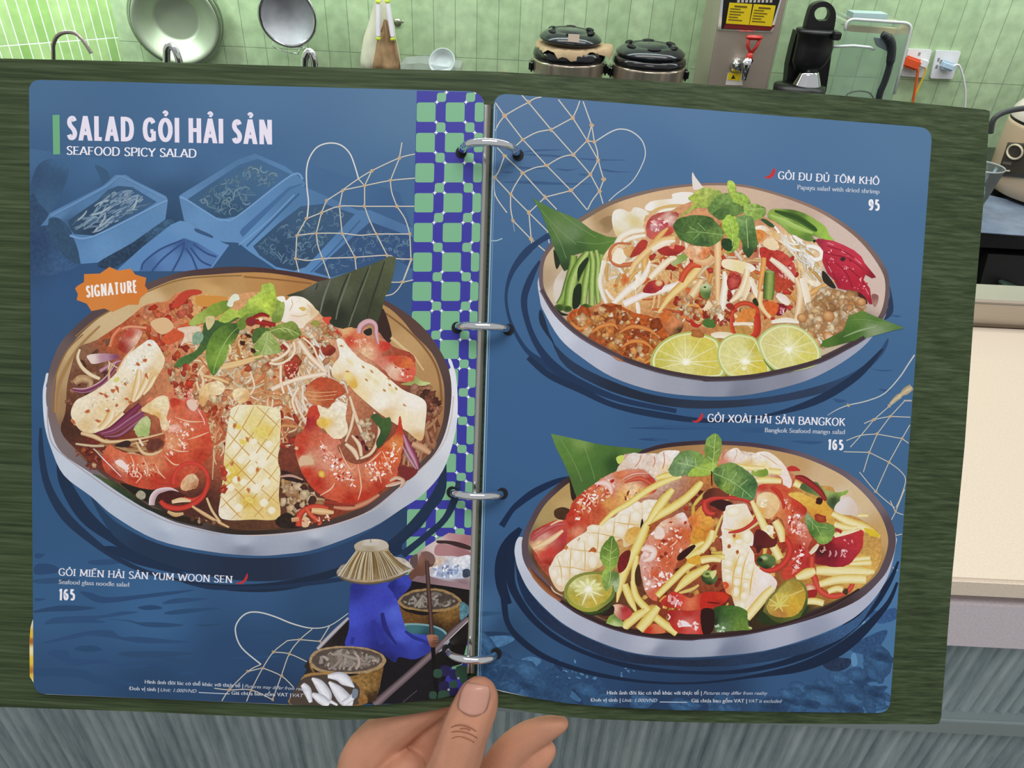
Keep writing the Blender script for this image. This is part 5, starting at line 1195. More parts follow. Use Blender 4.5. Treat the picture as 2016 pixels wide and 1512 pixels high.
P("950,120 1010,70 1120,0 1200,10 1220,100 1190,200 1220,280 1180,330 1140,300 1120,210 1040,170 980,150", [(1000, 110, 'e8c890'), (1120, 60, 'efe0b8'), (1170, 160, 'ecd8b0'), (1180, 290, 'e8cfa8'), (1110, 180, 'e0b060')], g=.25)
P("1380,50 1430,30 1480,90 1450,140 1400,110", 'e8c8b4'); P("1230,20 1330,40 1370,100 1300,160 1240,120", [(1280, 60, 'c03c28'), (1320, 110, 'd86a48')], g=.3)
crumbs([(1430, -60), (1640, -60), (1750, 20), (1560, 120), (1480, 60)], 20, (20, 44), ['e0b888', 'ecd0a4', 'd09a68', 'c87848'], .4)
noodles([(1560, 120), (1760, 60), (1740, 400), (1650, 560), (1600, 300)], 30, (120, 260), (12, 24), ['c8643c', 'd9875a', 'a83f28', 'e0a070'], ang=80, spread=50)
# dark green leaf at the rim and chilli ring
P("490,735 600,770 760,850 900,950 1050,1050 1250,1110 1500,1180 1500,1230 1200,1150 950,1040 760,920 600,810", [(560, 770, '4a5a34'), (800, 890, '33402a'), (1000, 1020, '2a2a1e'), (1300, 1140, '2c2218')], g=.2)
P("760,820 1000,890 1080,900 1040,1000 930,960 830,890", '241f18')
P("900,930 940,890 990,920 980,970 930,970", 'a8a088', g=.4)
R("1050,1030 1060,960 1110,900 1220,880 1300,910", [54, 60, 50, 36, 20], ['e8d8d4', 'd0b4b8', 'b8949c'])
P("1120,930 1250,890 1400,960 1350,1010 1200,1000 1120,1000", '4a1f1c', g=.3)
P("1320,860 1350,780 1430,730 1490,780 1480,860 1400,890 1350,890", [(1360, 820, 'dcae82'), (1430, 760, 'e6c39a'), (1470, 850, 'b87a54')], g=.35)
pts = [(1420 + 165 * math.cos(a), 805 + 175 * math.sin(a)) for a in [math.radians(t) for t in range(-190, 130, 16)]]
R(pts, [38] * 20, ['b8382c', 'd94a3a', 'c03a2c'])
R("1130,990 1190,1040 1300,1060 1420,1030 1520,960 1570,860 1580,760", [40, 52, 50, 48, 46, 42, 30], ['a82c20', 'd54436', 'b83428'])
R("1240,1000 1330,980 1420,990", [30, 46, 20], ['d9b488', 'ecd4ac']); R("1430,1040 1540,1110 1660,1180 1780,1240", [22, 36, 30, 20], ['c9a070', 'e3c090', 'a87448']); R("1570,960 1620,1080 1700,1190", [18, 24, 20], ['cfa878', 'e6cca0'])
R("1200,1090 1270,1120 1350,1110", [24, 40, 24], ['d9b888', 'c89a68']); crumbs([(1400, 1130), (1600, 1160), (1700, 1220), (1450, 1180)], 16, (10, 26), ['6a4030', 'a87a58', 'c9a080'], .4)
# centre squid tile with the cross cuts
F(0, 0, 1)
SQ = "461,800 500,797 532,801 552,811 551,870 547,905 552,930 549,975 552,1014 536,1024 500,1023 450,1024 431,1014 434,980 440,930 441,900 447,850 452,820"
P(SQ, [(465, 805, 'efe6c4'), (540, 815, 'efe4bc'), (500, 830, 'e8d68c'), (520, 850, 'e3c65c'), (455, 850, 'f0e6c8'), (545, 880, 'eddfae'), (480, 890, 'f0e4c0'), (510, 900, 'f3ead0'), (460, 930, 'e3c24e'), (530, 930, 'efe0b0'), (500, 960, 'f2e6c4'), (450, 990, 'efe2c0'), (540, 1000, 'e6c880'), (500, 1015, 'e8cd84'), (490, 985, 'ddb83e'), (440, 1010, 'efe6d0')], m=8, g=.12)
for q in ("452,818 480,845 515,878 549,905", "447,850 475,880 510,915 548,950", "441,890 470,920 505,955 548,992", "436,935 465,965 500,1000 520,1020", "433,975 455,1000 475,1020", "505,800 530,822 551,842",
          "470,801 458,825", "500,800 475,845 446,885", "530,803 500,850 470,890 440,925", "551,825 520,870 490,910 438,965", "550,870 525,905 490,950 434,1000", "550,915 520,955 485,995 455,1022", "549,960 525,990 500,1018"):
    R(q, [1.2, 2.4, 1.2], ['dca94c', 'b98338', 'e3c27a'])
for x, y, s_ in ((475, 905, 9), (500, 900, 10), (518, 912, 11), (465, 880, 8), (505, 962, 10), (480, 950, 8), (530, 875, 8), (455, 960, 8), (525, 950, 9), (470, 1000, 9), (520, 990, 9), (448, 930, 7), (465, 945, 8), (495, 925, 9), (500, 870, 7), (535, 1005, 8)):
    P([(x - s_, y), (x, y - s_), (x + s_, y), (x, y + s_)], [(x - s_, y - s_, 'f5eed8'), (x + s_, y + s_, 'ead7a4'), (x, y, 'f4ebd2')], n=3, m=6)
for x, y in ((470, 840), (515, 845), (505, 850), (455, 925), (492, 985), (520, 855), (478, 870)): B(x, y, 9, 6, RNG.uniform(0, 90), 'e6c838', 'e8d890', jag=.3)
for x, y in ((487, 865), (470, 943), (489, 965), (457, 912), (462, 838), (507, 925)): B(x, y, 3.5, 6, RNG.uniform(-30, 30), 'b5542a', 'd8a05a', jag=.3)
crumbs([(432, 920), (442, 910), (446, 960), (436, 970)], 14, (3, 8), ['c9432c', 'b83424', 'd8694a'], .4)
# right big prawn
F(480, 780, 4.8)
P("620,110 700,90 780,180 720,330 850,360 920,440 880,480 960,600 1080,640 1200,590 1280,500 1400,380 1440,330 1475,185 1500,300 1512,420 1490,560 1460,700 1430,800 1310,880 1180,980 1000,1020 850,990 750,950 640,860 560,740 510,620 480,480 500,370 560,330 590,240",
  [(640, 150, 'c8442e'), (600, 240, 'a8282c'), (560, 400, 'c84a30'), (540, 520, 'c03a28'), (700, 420, 'd0684a'), (760, 520, 'dc9078'), (600, 600, 'dcae88'), (600, 720, 'c63a24'), (700, 820, 'bc3522'), (800, 640, 'd89478'), (850, 760, 'd8704e'), (900, 900, 'd0593a'), (1000, 720, 'd98c68'), (1000, 970, 'b8321f'), (1100, 820, 'cf6442'), (1180, 720, 'd68462'), (1150, 950, 'b83420'), (1250, 650, 'd0502c'), (1280, 850, 'b43824'), (1350, 560, 'd4582c'), (1440, 450, 'd88044'), (1470, 300, 'c03c28'), (1400, 720, 'cc6040')], m=10, g=.3)
for q in ("720,420 800,520 880,600", "900,480 960,620 1010,690 1060,660", "720,940 820,880 860,820", "1080,980 1110,870 1100,760 1080,640", "1200,620 1260,700 1300,820", "1310,520 1360,640 1400,740", "850,720 930,660", "1160,640 1220,600 1300,520"):
    R(q, [8, 20, 8], ['e39a70', 'f3ceb0', 'c04a2c'])
specks([(720, 440), (880, 560), (1000, 700), (1050, 850), (900, 800), (760, 620)], 120, (6, 24), ['f6d6c8', 'f0b8a0', 'fdf2ec', 'e88a68', 'b83826']); specks([(1120, 660), (1280, 600), (1440, 400), (1480, 500), (1380, 720), (1200, 800)], 90, (6, 22), ['f6d2bc', 'f0b08c', 'fdf0e8', 'e8804e'])
B(735, 735, 38, 34, 60, 'f0d468', 'd8902c', jag=.2); B(498, 492, 20, 18, 0, 'f0d0a8', 'd89060', jag=.2)
P("520,600 560,560 640,580 660,640 580,650 530,660", 'dcb894')
P("700,85 790,125 850,60 930,60 975,110 960,200 985,320 920,400 830,390 760,310 700,280 690,230 720,180", [(720, 110, 'efe0c0'), (800, 170, 'f0e4c8'), (900, 110, 'efe6d4'), (940, 250, 'eee2c8'), (850, 330, 'efdcc0'), (740, 260, 'e3b84c'), (780, 240, 'e8c050')], g=.2)
for q, wv in (("1000,0 1060,200 1120,350 1190,500", [24, 36, 34, 24]), ("1230,150 1280,300 1260,430 1200,540 1100,590", [20, 30, 32, 30, 20]), ("1040,160 1010,300 960,430", [26, 30, 18]), ("1020,370 1090,460 1110,570", [20, 40, 30]), ("960,450 1040,520 1080,600", [30, 50, 30])):
    R(q, wv, ['d8b08c', 'f0dcc0', 'c99a74'])
P("1200,200 1260,165 1320,210 1380,200 1395,280 1370,360 1330,430 1270,490 1250,430 1290,320", [(1240, 200, '3f5a30'), (1340, 260, '44602f'), (1290, 420, '35502a')], g=.15)
crumbs([(1060, 260), (1180, 200), (1250, 420), (1180, 460)], 20, (18, 40), ['d9b08a', 'e6cca8', 'c08a64'], .4); specks([(1050, 370), (1120, 420), (1180, 520)], 8, (12, 26), ['4a1c24', '6a2430'])
R("1510,360 1560,480 1620,600 1650,690", [20, 70, 60, 20], ['6a2440', '9a4660', 'd0a0b0', '7a2c48']); R("1500,470 1560,590 1630,690", [10, 24, 10], ['c9a0b0', 'b07888'])
P("1470,660 1600,680 1640,720 1530,800 1460,720", '7a2c2a', g=.2); R("1590,450 1680,490 1760,540", [50, 76, 40], ['c08a68', 'd9ae88', 'a06a4c'])
for q in ("1380,800 1440,770 1510,800 1480,860", "1340,850 1420,830 1500,810"): R(q, [20, 36, 20], ['c89478', 'e3c8b0'])
R("850,1050 1000,1060 1150,1010 1280,930", [30, 50, 50, 30], ['b05a40', 'd09a78', 'a84a34']); R("760,1000 900,1020 1050,1030", 30, ['a83e2c', '8a2c22'])
# bottom chilli and mince
crumbs([(430, 830), (600, 870), (700, 950), (660, 1020), (500, 1080), (440, 1000)], 40, (22, 46), ['d9b084', 'c09064', 'e3c8a0', '7a4a34', '4a2c22'], .35, g=.25)
crumbs([(350, 800), (430, 840), (420, 900), (360, 880)], 8, (26, 44), ['d9b488', 'c89a6c'], .35)
P("360,700 520,760 560,820 440,800 380,780", '33211c', g=.3); R("340,760 450,750 560,790", [16, 26, 14], ['a87868', 'd0a898'])
P("300,1170 420,1100 520,1200 520,1240 350,1240", '2c2019', g=.5)
R("520,1230 530,1120 600,1060 700,1040 800,1060", [60, 60, 50, 44, 30], ['b03424', 'd9543c', 'a82e20']); R("590,1060 640,1130 720,1190 700,1215", [40, 44, 36, 20], ['c9412c', 'e06a4c', 'a82e20'])
R("640,1080 740,1090 850,1100", [50, 64, 30], ['d8a06a', 'ecca98', 'c88a58']); P("560,1140 620,1160 610,1230 550,1230", 'e0b890'); R("450,1170 520,1160", 40, ['d9a880', 'c88a60'])
specks([(520, 1180), (640, 1200), (800, 1180), (850, 1120)], 22, (8, 20), ['f0d8c0', 'c8502f', 'e3b488'])
# mint on top
F(80, 500, 4.8)
P("1400,655 1480,570 1640,470 1770,440 1800,490 1720,560 1560,640 1440,680", [(1450, 640, 'a8b85a'), (1650, 500, '88a03c'), (1760, 470, '6f8c34')], g=.2)
P("1260,1060 1320,985 1480,900 1530,740 1560,640 1720,620 1850,570 1910,580 1800,650 1640,760 1580,880 1500,960 1400,1040 1300,1075", [(1300, 1040, '50743a'), (1480, 930, '4a6a34'), (1560, 750, '3f5c34'), (1850, 590, '4a6a34')], g=.25)
P("1440,760 1500,730 1540,780 1500,850 1440,850", '8aa68a', g=.3); P("1560,600 1640,590 1640,650 1580,720", 'd0c08a', g=.2)
P("1560,950 1600,800 1700,690 1850,655 1885,720 1810,860 1750,1000 1690,1080 1635,1148 1590,1080", [(1580, 900, '6a8a34'), (1700, 780, '5f8032'), (1850, 690, '3f5e2a'), (1660, 1000, '7fa03f'), (1630, 1110, '5a7c34'), (1740, 930, '86a848')], g=.3)
R("1630,1130 1680,960 1780,780 1870,690", [4, 8, 6, 4], 'a8bf68')
P("1680,620 1790,520 1880,540 1960,500 2010,560 1940,620 1850,600 1760,650", [(1750, 570, 'a8c050'), (1900, 540, 'b8cc58'), (1990, 560, '8aa63c')], g=.25)
F(480, 500, 4.8)
P("-60,560 0,500 60,420 160,350 175,290 270,280 300,350 320,430 375,470 350,560 260,600 200,560 120,610 20,620", [(0, 540, '9ab348'), (100, 440, 'bcd05a'), (220, 310, 'a5bd50'), (250, 420, 'b2ca4a'), (330, 480, '8ca040'), (150, 560, '7f9a3a'), (200, 500, 'c3d654')], g=.35)
P("-60,640 30,570 120,560 60,620 10,700 -40,720", [(0, 620, '6a8434'), (80, 580, '7f983c')], g=.3)
P("375,450 385,520 345,640 270,640 270,570 330,500", [(340, 520, '98ac54'), (300, 620, '78903c')], g=.3)
P("240,720 300,680 390,650 470,640 530,720 540,760 490,800 400,815 310,790", [(270, 720, '7c8f3f'), (400, 690, '8fa24c'), (500, 740, '74883a'), (400, 790, '687c34')], g=.35)
P("80,760 120,700 220,700 240,740 150,790 90,850", '4f6a30', g=.3)
P("230,725 290,790 350,880 330,930 260,950 200,955 130,1000 90,950 100,870 150,790", [(220, 760, 'a3b46a'), (300, 860, '93a758'), (150, 900, '86a04c'), (220, 930, 'b3c27c'), (120, 970, '7c9646')], g=.3)
for q in ("225,740 210,840 140,990", "215,800 280,850", "205,850 270,920", "240,735 380,700 520,760", "330,700 400,740", "400,700 470,770"): line(q, 6, 'c3cf8a')
R("30,650 120,640 220,655 300,670", [40, 46, 46, 30], ['7a1c1a', 'b02c24', '8a1f1c']); R("90,600 170,570 240,590", [30, 36, 20], ['7a1c1a', 'a82820'])
P("140,610 180,605 160,640", 'efe3c8')
P("-160,480 -110,390 -60,380 -40,430 -90,450 -110,500", 'e3e6d0', g=.1)
F(80, 500, 4.8)
P("1940,620 2000,590 2040,640 2000,680 1950,670", '8a2a2a')
noodles([(1760, 850), (1900, 760), (2080, 850), (2060, 1000), (1850, 1060), (1750, 960)], 30, (120, 240), (14, 30), ['d9a468', 'e8c08c', 'c9823f', 'efd0a0'], curl=1.2)
for x, y in ((1910, 840), (1960, 770), (2010, 910)): B(x, y, 34, 20, 30, '2a1810', '5a3018', jag=.4)
for q, wv in (("1700,1080 1850,1040 2016,990", [40, 60, 50]), ("1540,1150 1680,1180 1780,1220", [24, 34, 16]), ("1720,1050 1900,1010 2100,960", 26)): R(q, wv, ['cf9a5a', 'ecd09c', 'd8a868'])
P("1500,1300 1560,1230 1680,1200 1740,1260 1700,1330 1600,1340 1540,1440 1500,1400", [(1560, 1280, 'e6c48c'), (1680, 1240, 'f0dcb4'), (1530, 1400, 'dca868')], g=.3)
P("1810,1320 1850,1270 1940,1270 1980,1330 1940,1400 1850,1400", [(1850, 1310, 'f0dcb0'), (1950, 1360, 'dfae74')], g=.3)
crumbs([(1200, 1050), (1500, 1050), (1480, 1300), (1250, 1350)], 46, (16, 40), ['d9653f', 'c8432c', 'e3a878', 'edcfa0', 'b8402a'], .4, g=.25)
specks([(1240, 1250), (1450, 1280), (1350, 1400)], 30, (8, 20), ['e88a78', 'd8483c', 'f0b8a8'])
done('printed_noodle_salad', left_page, 'printed picture of a brown rimmed bowl of glass noodle salad with prawns and squid')
# ---- orange badge
start(); F(80, 500, 4.8)
P("325,325 350,300 410,265 410,190 560,185 650,122 735,158 850,138 895,195 1000,225 985,300 1020,350 940,420 925,480 830,480 680,548 600,515 480,540 435,470 340,435 352,380", [(400, 250, 'd67f34'), (700, 200, 'd98238'), (900, 300, 'd67c36'), (600, 480, 'd68440')], sm=False)
done('signature_badge', left_page, 'orange starburst badge')
# ================================================================ right page
TOP[0] = 3
set_clip(page_r_out); GRID[0] = GRID_R
INK = RIGHT_INK
F(930, 170, 4.581)
RP = '33557e'
for q in ("440,600 560,570 830,572 560,588", "440,610 700,615 860,640 600,630", "870,640 1100,655 1400,665 1100,668", "370,720 600,735 660,745 460,745", "750,740 880,750 960,738 850,765", "960,790 1040,795 1000,805", "1150,740 1300,765 1450,770 1250,775", "270,865 500,850 800,870 1100,880 700,888 400,875", "250,770 370,768 320,785"):
    P(q, RP)
F(1000, 840, 4.8)
for q in ("1140,10 1400,5 1700,15 2000,20 1700,28 1300,22", "1230,120 1350,108 1520,125 1380,135"): P(q, '2a4a72')
F(1300, 790, 3.877)
for q in ("-100,190 100,185 300,195 460,212 300,215 50,205", "600,215 700,200 850,215 760,240 640,235", "990,305 1100,300 1240,310 1150,330", "1250,215 1400,235 1330,245", "-60,285 20,290 60,298 0,305"): P(q, RP)
F(1400, 520, 4.8)
for q in ("1500,985 1600,1000 1730,1000 1620,1015", "1580,1180 1700,1190 1650,1210", "1150,1270 1280,1290 1200,1310", "1700,480 1800,490 1750,500"): P(q, RP)
# murky lower corner
F(930, 1140, 5.04)
lowp = [(20, 420), (300, 700), (700, 950), (1300, 1150), (2000, 1250), (2900, 1200), (3700, 950), (4080, 700), (4080, 1290), (2600, 1310), (1400, 1260), (700, 1180), (260, 1100), (20, 900)]
P("0,540 200,520 420,545 250,560 50,580", '20395a'); P("0,330 180,320 300,340 120,370 0,370", '2f5377'); P("20,600 300,560 420,600 250,680 40,690", '4a769f', g=.3)
P("430,830 560,770 680,800 640,860 500,900 440,880", '4d7aa3', g=.4); P("20,910 200,940 330,1000 500,1060 350,1090 200,1060 20,980", [(30, 940, '4a719b'), (400, 1060, '3d6490')], g=.1)
P("250,900 330,940 500,1010 760,1130 900,1190 700,1180 500,1100 300,1010", '1d3352', g=.3); P("280,720 360,740 420,830 380,900 280,880", '2a4a70', g=.3)
P("820,830 900,900 960,1000 1060,1150 1100,1250 1000,1200 900,1040 830,950", '22395c', g=.3); P("880,1020 960,1080 1080,1200 1020,1210 930,1120", '3f688f', g=.2)
P("1150,1080 1200,1030 1270,1050 1290,1150 1230,1180 1160,1150", '4a729a', g=.2); P("1180,1090 1230,1080 1240,1150 1190,1150", '1f3556')
for k in range(90):
    x, y = rpoint(lowp); s_ = RNG.uniform(60, 190)
    B(x, y, s_, s_ * RNG.uniform(.3, .7), RNG.uniform(-20, 70), RNG.choice(['3a638c', '28466a', '33587f', '1f3757', '426d96']), '2c4c71', .3, .15)
specks([(400, 760), (900, 800), (1700, 900), (1600, 980), (900, 1000)], 26, (8, 26), ['5b88ae', '4f7fa6'])
F(1380, 1030, 4.8)
P("1500,900 1560,930 1620,940 1560,970 1510,940", '6d9abf'); P("1180,1250 1300,1270 1420,1290 1380,1370 1250,1400 1150,1340", '22334f', g=.4); P("1400,1180 1600,1060 1760,1010 1700,1150 1560,1240", '2e4f78', g=.4)
P("1560,820 1700,830 1840,800 1850,900 1700,950 1600,900", '35598a', g=.3)
P("1420,1250 1460,1230 1480,1330 1430,1350", '5f8fb8')
done('printed_background', right_page)
# ---- nets
start(); F(930, 170, 4.581)
R("1120,490 1250,410 1340,385 1440,410 1530,490 1560,600 1530,710 1440,860 1300,970 1230,1035", [10, 11, 11, 11, 10, 9, 9, 8, 8, 7], ['b9b9b5', 'dededa', 'b2b2b0'])
N2 = dict(a=(290, 265), b=(505, 145), c=(455, 480), d=(710, 390), e=(905, 285), f=(1035, 490), g=(1100, 500), h=(1075, 350), i=(290, 625), j=(455, 780), k=(670, 715), l=(910, 615), m=(1065, 795), n=(1135, 665), o=(200, 820), p=(345, 975), q=(655, 1000), r=(890, 940), s=(1145, 945), t=(1185, 840), u=(510, 1140), v=(530, 1380), w=(365, 1210))
net(N2, [('b', (445, 78)), ('b', (560, 110), (622, 97)), ('a', (400, 200), 'b'), ('a', (208, 148)), ('a', (240, 330), (206, 400)), ('a', 'c'), ('b', 'd'), ('c', (580, 415), 'd'), ('d', 'e'), ('e', (775, 118)), ('e', (945, 200), (968, 132)), ('e', 'f'), ((998, 136), 'h'), ('h', 'f'), ('h', 'g'), ('g', 'f'), ('g', (1125, 580), 'n'), ('c', (388, 540)), ('c', 'k'), ('d', 'l'), ('l', 'f'), ('k', (800, 640), 'l'), ('f', 'n'),
          ((205, 530), 'i'), ('i', 'j'), ('j', (560, 735), 'k'), ('i', (240, 760), 'o'), ('j', 'q'), ('k', 'r'), ('l', 'm'), ('m', 'n'), ('n', (1160, 760), 't'), ('t', 's'), ('m', 's'), ('r', 'm'), ('q', 'r'), ('j', (380, 900), 'p'), ('o', 'p'), ('p', 'u'), ('q', 'u'), ('p', (345, 1100), 'w'), ('w', 'v'), ('u', 'v'), ('u', (680, 1310)), ('q', (760, 1110)), ('r', (1035, 1115)), ('s', (1080, 1030), (1040, 1110)), ('s', (1178, 1058)), ('v', (545, 1482)), ('v', (655, 1485)), ((678, 1310), (692, 1415)), ('o', (205, 980), (312, 1140))], 13, 25)
line("165,1390 215,1392 270,1372", 9, 'a9bfce'); line("365,1215 380,1310", 6, '8fa6b4')
done('printed_net', right_page, 'fishing net printed in the top left corner of the right page')
start(); F(1400, 520, 4.8)
R("1922,858 1860,950 1780,1070 1640,1220 1480,1290 1290,1335 1180,1380 1100,1430", [14, 13, 12, 11, 11, 10, 8, 5], ['b0b3ae', 'd6d6cf', 'a5aaa8'])
F(1300, 790, 3.877)
N3 = dict(A=(1435, 30), B=(1750, 35), C=(1630, 140), D=(1755, 115), E=(1655, 250), F=(1845, 285), G=(1595, 390), H=(1745, 465), I=(1645, 690))
net(N3, [('B', (1840, -30)), ('B', 'C'), ((1862, 0), 'D'), ('D', (1908, 122)), ('D', 'C', (1555, 170)), ('D', 'E'), ('C', (1540, 250), (1450, 350)), ('E', 'F'), ('F', (1905, 180)), ('F', (1895, 320)), ('E', (1530, 260), (1420, 300)), ('E', 'G'), ('G', (1400, 385)), ('G', 'H'), ('F', 'H'), ('H', (1830, 530), (1872, 600), (1840, 720), (1800, 810)), ('H', 'I'), ('G', (1550, 540)), ((1520, 540), 'I', (1790, 814))], 9, 16, 'b3b0a3', 'c0ab8c')
F(1380, 840, 4.8)
net(dict(a=(1840, 800)), [((1790, 700), 'a', (1912, 832)), ((1925, 590), 'a', (1800, 880)), ((1835, 1030), (1900, 1015)), ((1810, 1330), (1860, 1360))], 11, 18, 'b3b0a3', 'c0ab8c')
F(1400, 520, 4.8)
R("1895,1160 1840,1200 1800,1230 1760,1260 1690,1320", [60, 70, 40, 50, 20], ['a89878', 'cdbd9a', '9a8a6a'], .3); line("1820,1290 1895,1290", 14, 'b9b7aa')
done('printed_net', right_page, 'fishing net printed along the right edge of the right page')

# ================================================================ papaya salad bowl
start(); F(1040, 330, 4.8)
R("200,640 100,700 -20,800 -140,960 -200,1130 -205,1300 -150,1500 -20,1720 150,1850 400,2010", [60, 50, 70, 50, 30, 26, 30, 40, 60, 70], '203a5e')
R("110,880 20,1050 -40,1250 0,1480 100,1700 260,1890 500,2040 900,2200 1400,2300", [20, 60, 60, 50, 60, 80, 70, 50, 40], '1e3455')
F(1040, 520, 4.8)
P("130,440 110,560 250,760 450,940 800,1110 1200,1240 1700,1290 2300,1250 2900,1100 3250,900 3400,700 3350,850 3100,1080 2700,1240 2100,1340 1500,1360 1000,1270 600,1120 300,900", [(130, 550, '1c2c42'), (400, 950, '263650'), (1000, 1230, '20293a'), (1700, 1330, '2a3346'), (2500, 1260, '2c3c56'), (3200, 960, '2f4a6e')], m=20)
R("0,880 200,1050 500,1190 800,1330 1200,1420 1700,1480 2200,1440 2700,1300 3100,1060 3350,800", [50, 60, 60, 50, 60, 40, 20, 70, 70, 20], '1c2f4c')
P("1640,890 1700,960 1720,1090 1690,1150 1660,1000", '243350')
F(1400, 520, 4.8)
P("1660,120 1710,300 1720,450 1660,520 1610,500 1690,300", '2a3a55')
F(0, 0, 1)
P("1061,545 1063,590 1071,614 1102,666 1144,703 1207,743 1290,770 1373,780 1460,779 1546,762 1608,741 1671,705 1717,664 1745,610 1700,600 1300,560 1100,520",
  [(1064, 580, 'c5c6d2'), (1100, 650, 'cbcedb'), (1160, 700, 'b9bccb'), (1250, 745, 'a9abb9'), (1330, 760, 'a0a2b0'), (1420, 765, '9498a6'), (1450, 778, '7c8090'), (1540, 750, '8b8d9c'), (1620, 715, 'a2a4b4'), (1690, 680, 'a6aabb')], m=12, g=.03)
P("1061,538 1064,515 1071,497 1088,474 1112,450 1144,427 1207,394 1290,371 1373,361 1452,362 1525,378 1608,408 1671,446 1712,483 1743,526 1751,559 1748,601 1737,630 1702,669 1640,702 1588,723 1504,742 1400,751 1373,747 1290,731 1227,711 1144,667 1092,621 1065,573",
  [(1062, 540, '6a5a5e'), (1090, 475, '6c5a58'), (1150, 425, '7a6658'), (1290, 370, '7d6a62'), (1450, 362, '8a7064'), (1600, 405, '8f7468'), (1720, 490, '7d6660'), (1750, 560, '6a5858'), (1700, 668, '54464c'), (1500, 741, '40333a'), (1290, 730, '4a3a3e'), (1100, 630, '5c4b50')], m=12)
P("1069,540 1072,515 1080,498 1097,478 1122,454 1150,434 1210,401 1292,377 1373,366 1452,367 1524,383 1604,413 1665,451 1704,487 1734,530 1743,560 1739,600 1726,628 1695,660 1636,692 1585,713 1503,733 1400,742 1373,738 1292,722 1230,702 1149,659 1099,614 1073,572",
  [(1072, 550, 'b59b7c'), (1090, 500, 'c8b08c'), (1150, 440, 'd3b691'), (1250, 395, 'd6b58c'), (1350, 375, 'd2b08a'), (1480, 378, 'cfb39a'), (1580, 410, 'c6ab98'), (1650, 450, 'd2bcae'), (1710, 520, 'd6bfb4'), (1735, 580, 'd4bcae'), (1700, 640, 'a8948a'), (1100, 580, 'd2c0a4'), (1180, 430, 'b08f66'), (1120, 620, 'b9a48c'), (1620, 690, 'c9b89c')], m=14, g=.04)
F(1040, 330, 4.8)
P("640,560 700,480 790,460 800,560 740,620", [(720, 520, '94764f'), (650, 570, 'b99a70')]); P("240,1100 330,960 360,1050 330,1200 260,1280", [(290, 1100, 'd9cec2'), (350, 1050, 'cbbca8')])
# egg whites
P("790,480 810,410 880,390 960,420 1000,375 1080,390 1140,430 1180,500 1130,600 1000,620 880,650 830,640 800,560", [(830, 450, 'ebe6da'), (1050, 420, 'e8e2d4'), (900, 550, 'e3dcc4'), (1000, 500, 'd9c68c'), (850, 640, 'dcc890')], g=.05)
P("1100,380 1160,320 1290,300 1360,290 1360,250 1460,230 1560,240 1560,300 1500,340 1300,380 1150,410", [(1150, 360, 'efeae4'), (1400, 280, 'ece6de'), (1250, 370, 'e6d8b8')]); R("1120,470 1200,400 1350,360 1500,355", [10, 22, 24, 14], ['d0a860', 'dcb674']); R("1180,480 1260,410 1420,385", [10, 26, 20], 'ede8d6')
P("1550,45 1580,90 1640,170 1650,190 1570,210 1550,150", 'e3d9d2')
# leaf
P("40,285 110,325 250,400 380,450 470,490 600,590 740,650 880,665 830,740 740,830 560,790 430,830 400,950 340,980 280,880 240,740 190,600 120,420", [(60, 300, '567a40'), (160, 420, '4f7434'), (280, 560, '6a8450'), (200, 600, '4c7030'), (400, 620, '6a8456'), (350, 480, '5a7c3f'), (600, 680, '52762f'), (800, 670, '5c8032'), (500, 760, '3c5c2a'), (330, 800, '3a5c30'), (360, 950, '2a4020')], sm=False, g=.08)
for q in ("120,400 260,560 450,720", "300,430 480,560 640,660", "460,700 640,720 820,690", "200,520 300,700 360,860"): line(q, 5, '7a9660')
P("240,770 300,890 270,960 250,900", '1f2a18')
# long beans
for q, wv, l in (("430,830 420,930 380,1100 340,1220 290,1300", [70, 76, 90, 80, 70], 0), ("560,800 500,880 440,1000 400,1150 380,1320", [60, 76, 90, 100, 90], 1), ("560,940 500,1080 470,1200", [40, 60, 60], 0), ("700,820 690,900 650,1000", [70, 60, 40], 0), ("600,800 580,900 540,1100 520,1300", [44, 60, 66, 60], 1), ("590,790 610,900 600,1100 600,1320", [44, 56, 60, 60], 1), ("640,780 660,900 650,1100 665,1300", [40, 50, 50, 46], 1)):
    R(q, wv, ['4f6b24', 'a3bc62', 'b3c878', '7a9a40', '44601f'] if l else ['3f5a1e', '86a048', '9ab45c', '3a5220'], .1)
for x, y, r in ((290, 1325, 50), (370, 1335, 44), (540, 1310, 36), (600, 1325, 30)): B(x, y, r, r * .7, 0, '2c3f18', '4a6424')
P("250,1330 320,1370 380,1390 330,1400 260,1370", '1c2412'); P("430,1150 500,1100 490,1290 420,1330", '1c2814'); P("470,950 550,850 570,880 500,1010 470,1080", '1f2f14')
# ---- pile
F(0, 0, 1)
PL2 = "1117,640 1150,610 1185,590 1182,545 1190,500 1220,470 1262,455 1272,425 1310,420 1350,400 1430,380 1490,420 1540,440 1600,470 1620,490 1618,540 1625,580 1690,580 1705,620 1690,650 1640,660 1610,690 1570,720 1480,740 1390,742 1310,728 1230,700 1150,655"
P(PL2, [(1200, 520, 'e2c79c'), (1250, 500, 'e0be8e'), (1230, 570, 'e0b878'), (1290, 480, 'd9a878'), (1350, 480, 'cf8a5c'), (1420, 500, 'c98a5e'), (1300, 560, 'dcaa70'), (1330, 600, 'c8783c'), (1400, 620, 'c27a48'), (1450, 560, 'd0a078'), (1520, 500, 'b5523a'), (1560, 480, 'e0c090'), (1600, 520, 'e3c49a'), (1500, 600, 'c88a54'), (1580, 600, 'd2a878'), (1160, 640, 'b5602c'), (1250, 670, 'b8642e'), (1300, 700, 'a8582c'), (1450, 660, 'c09048'), (1650, 620, 'c09a6a')], m=14, g=.3)
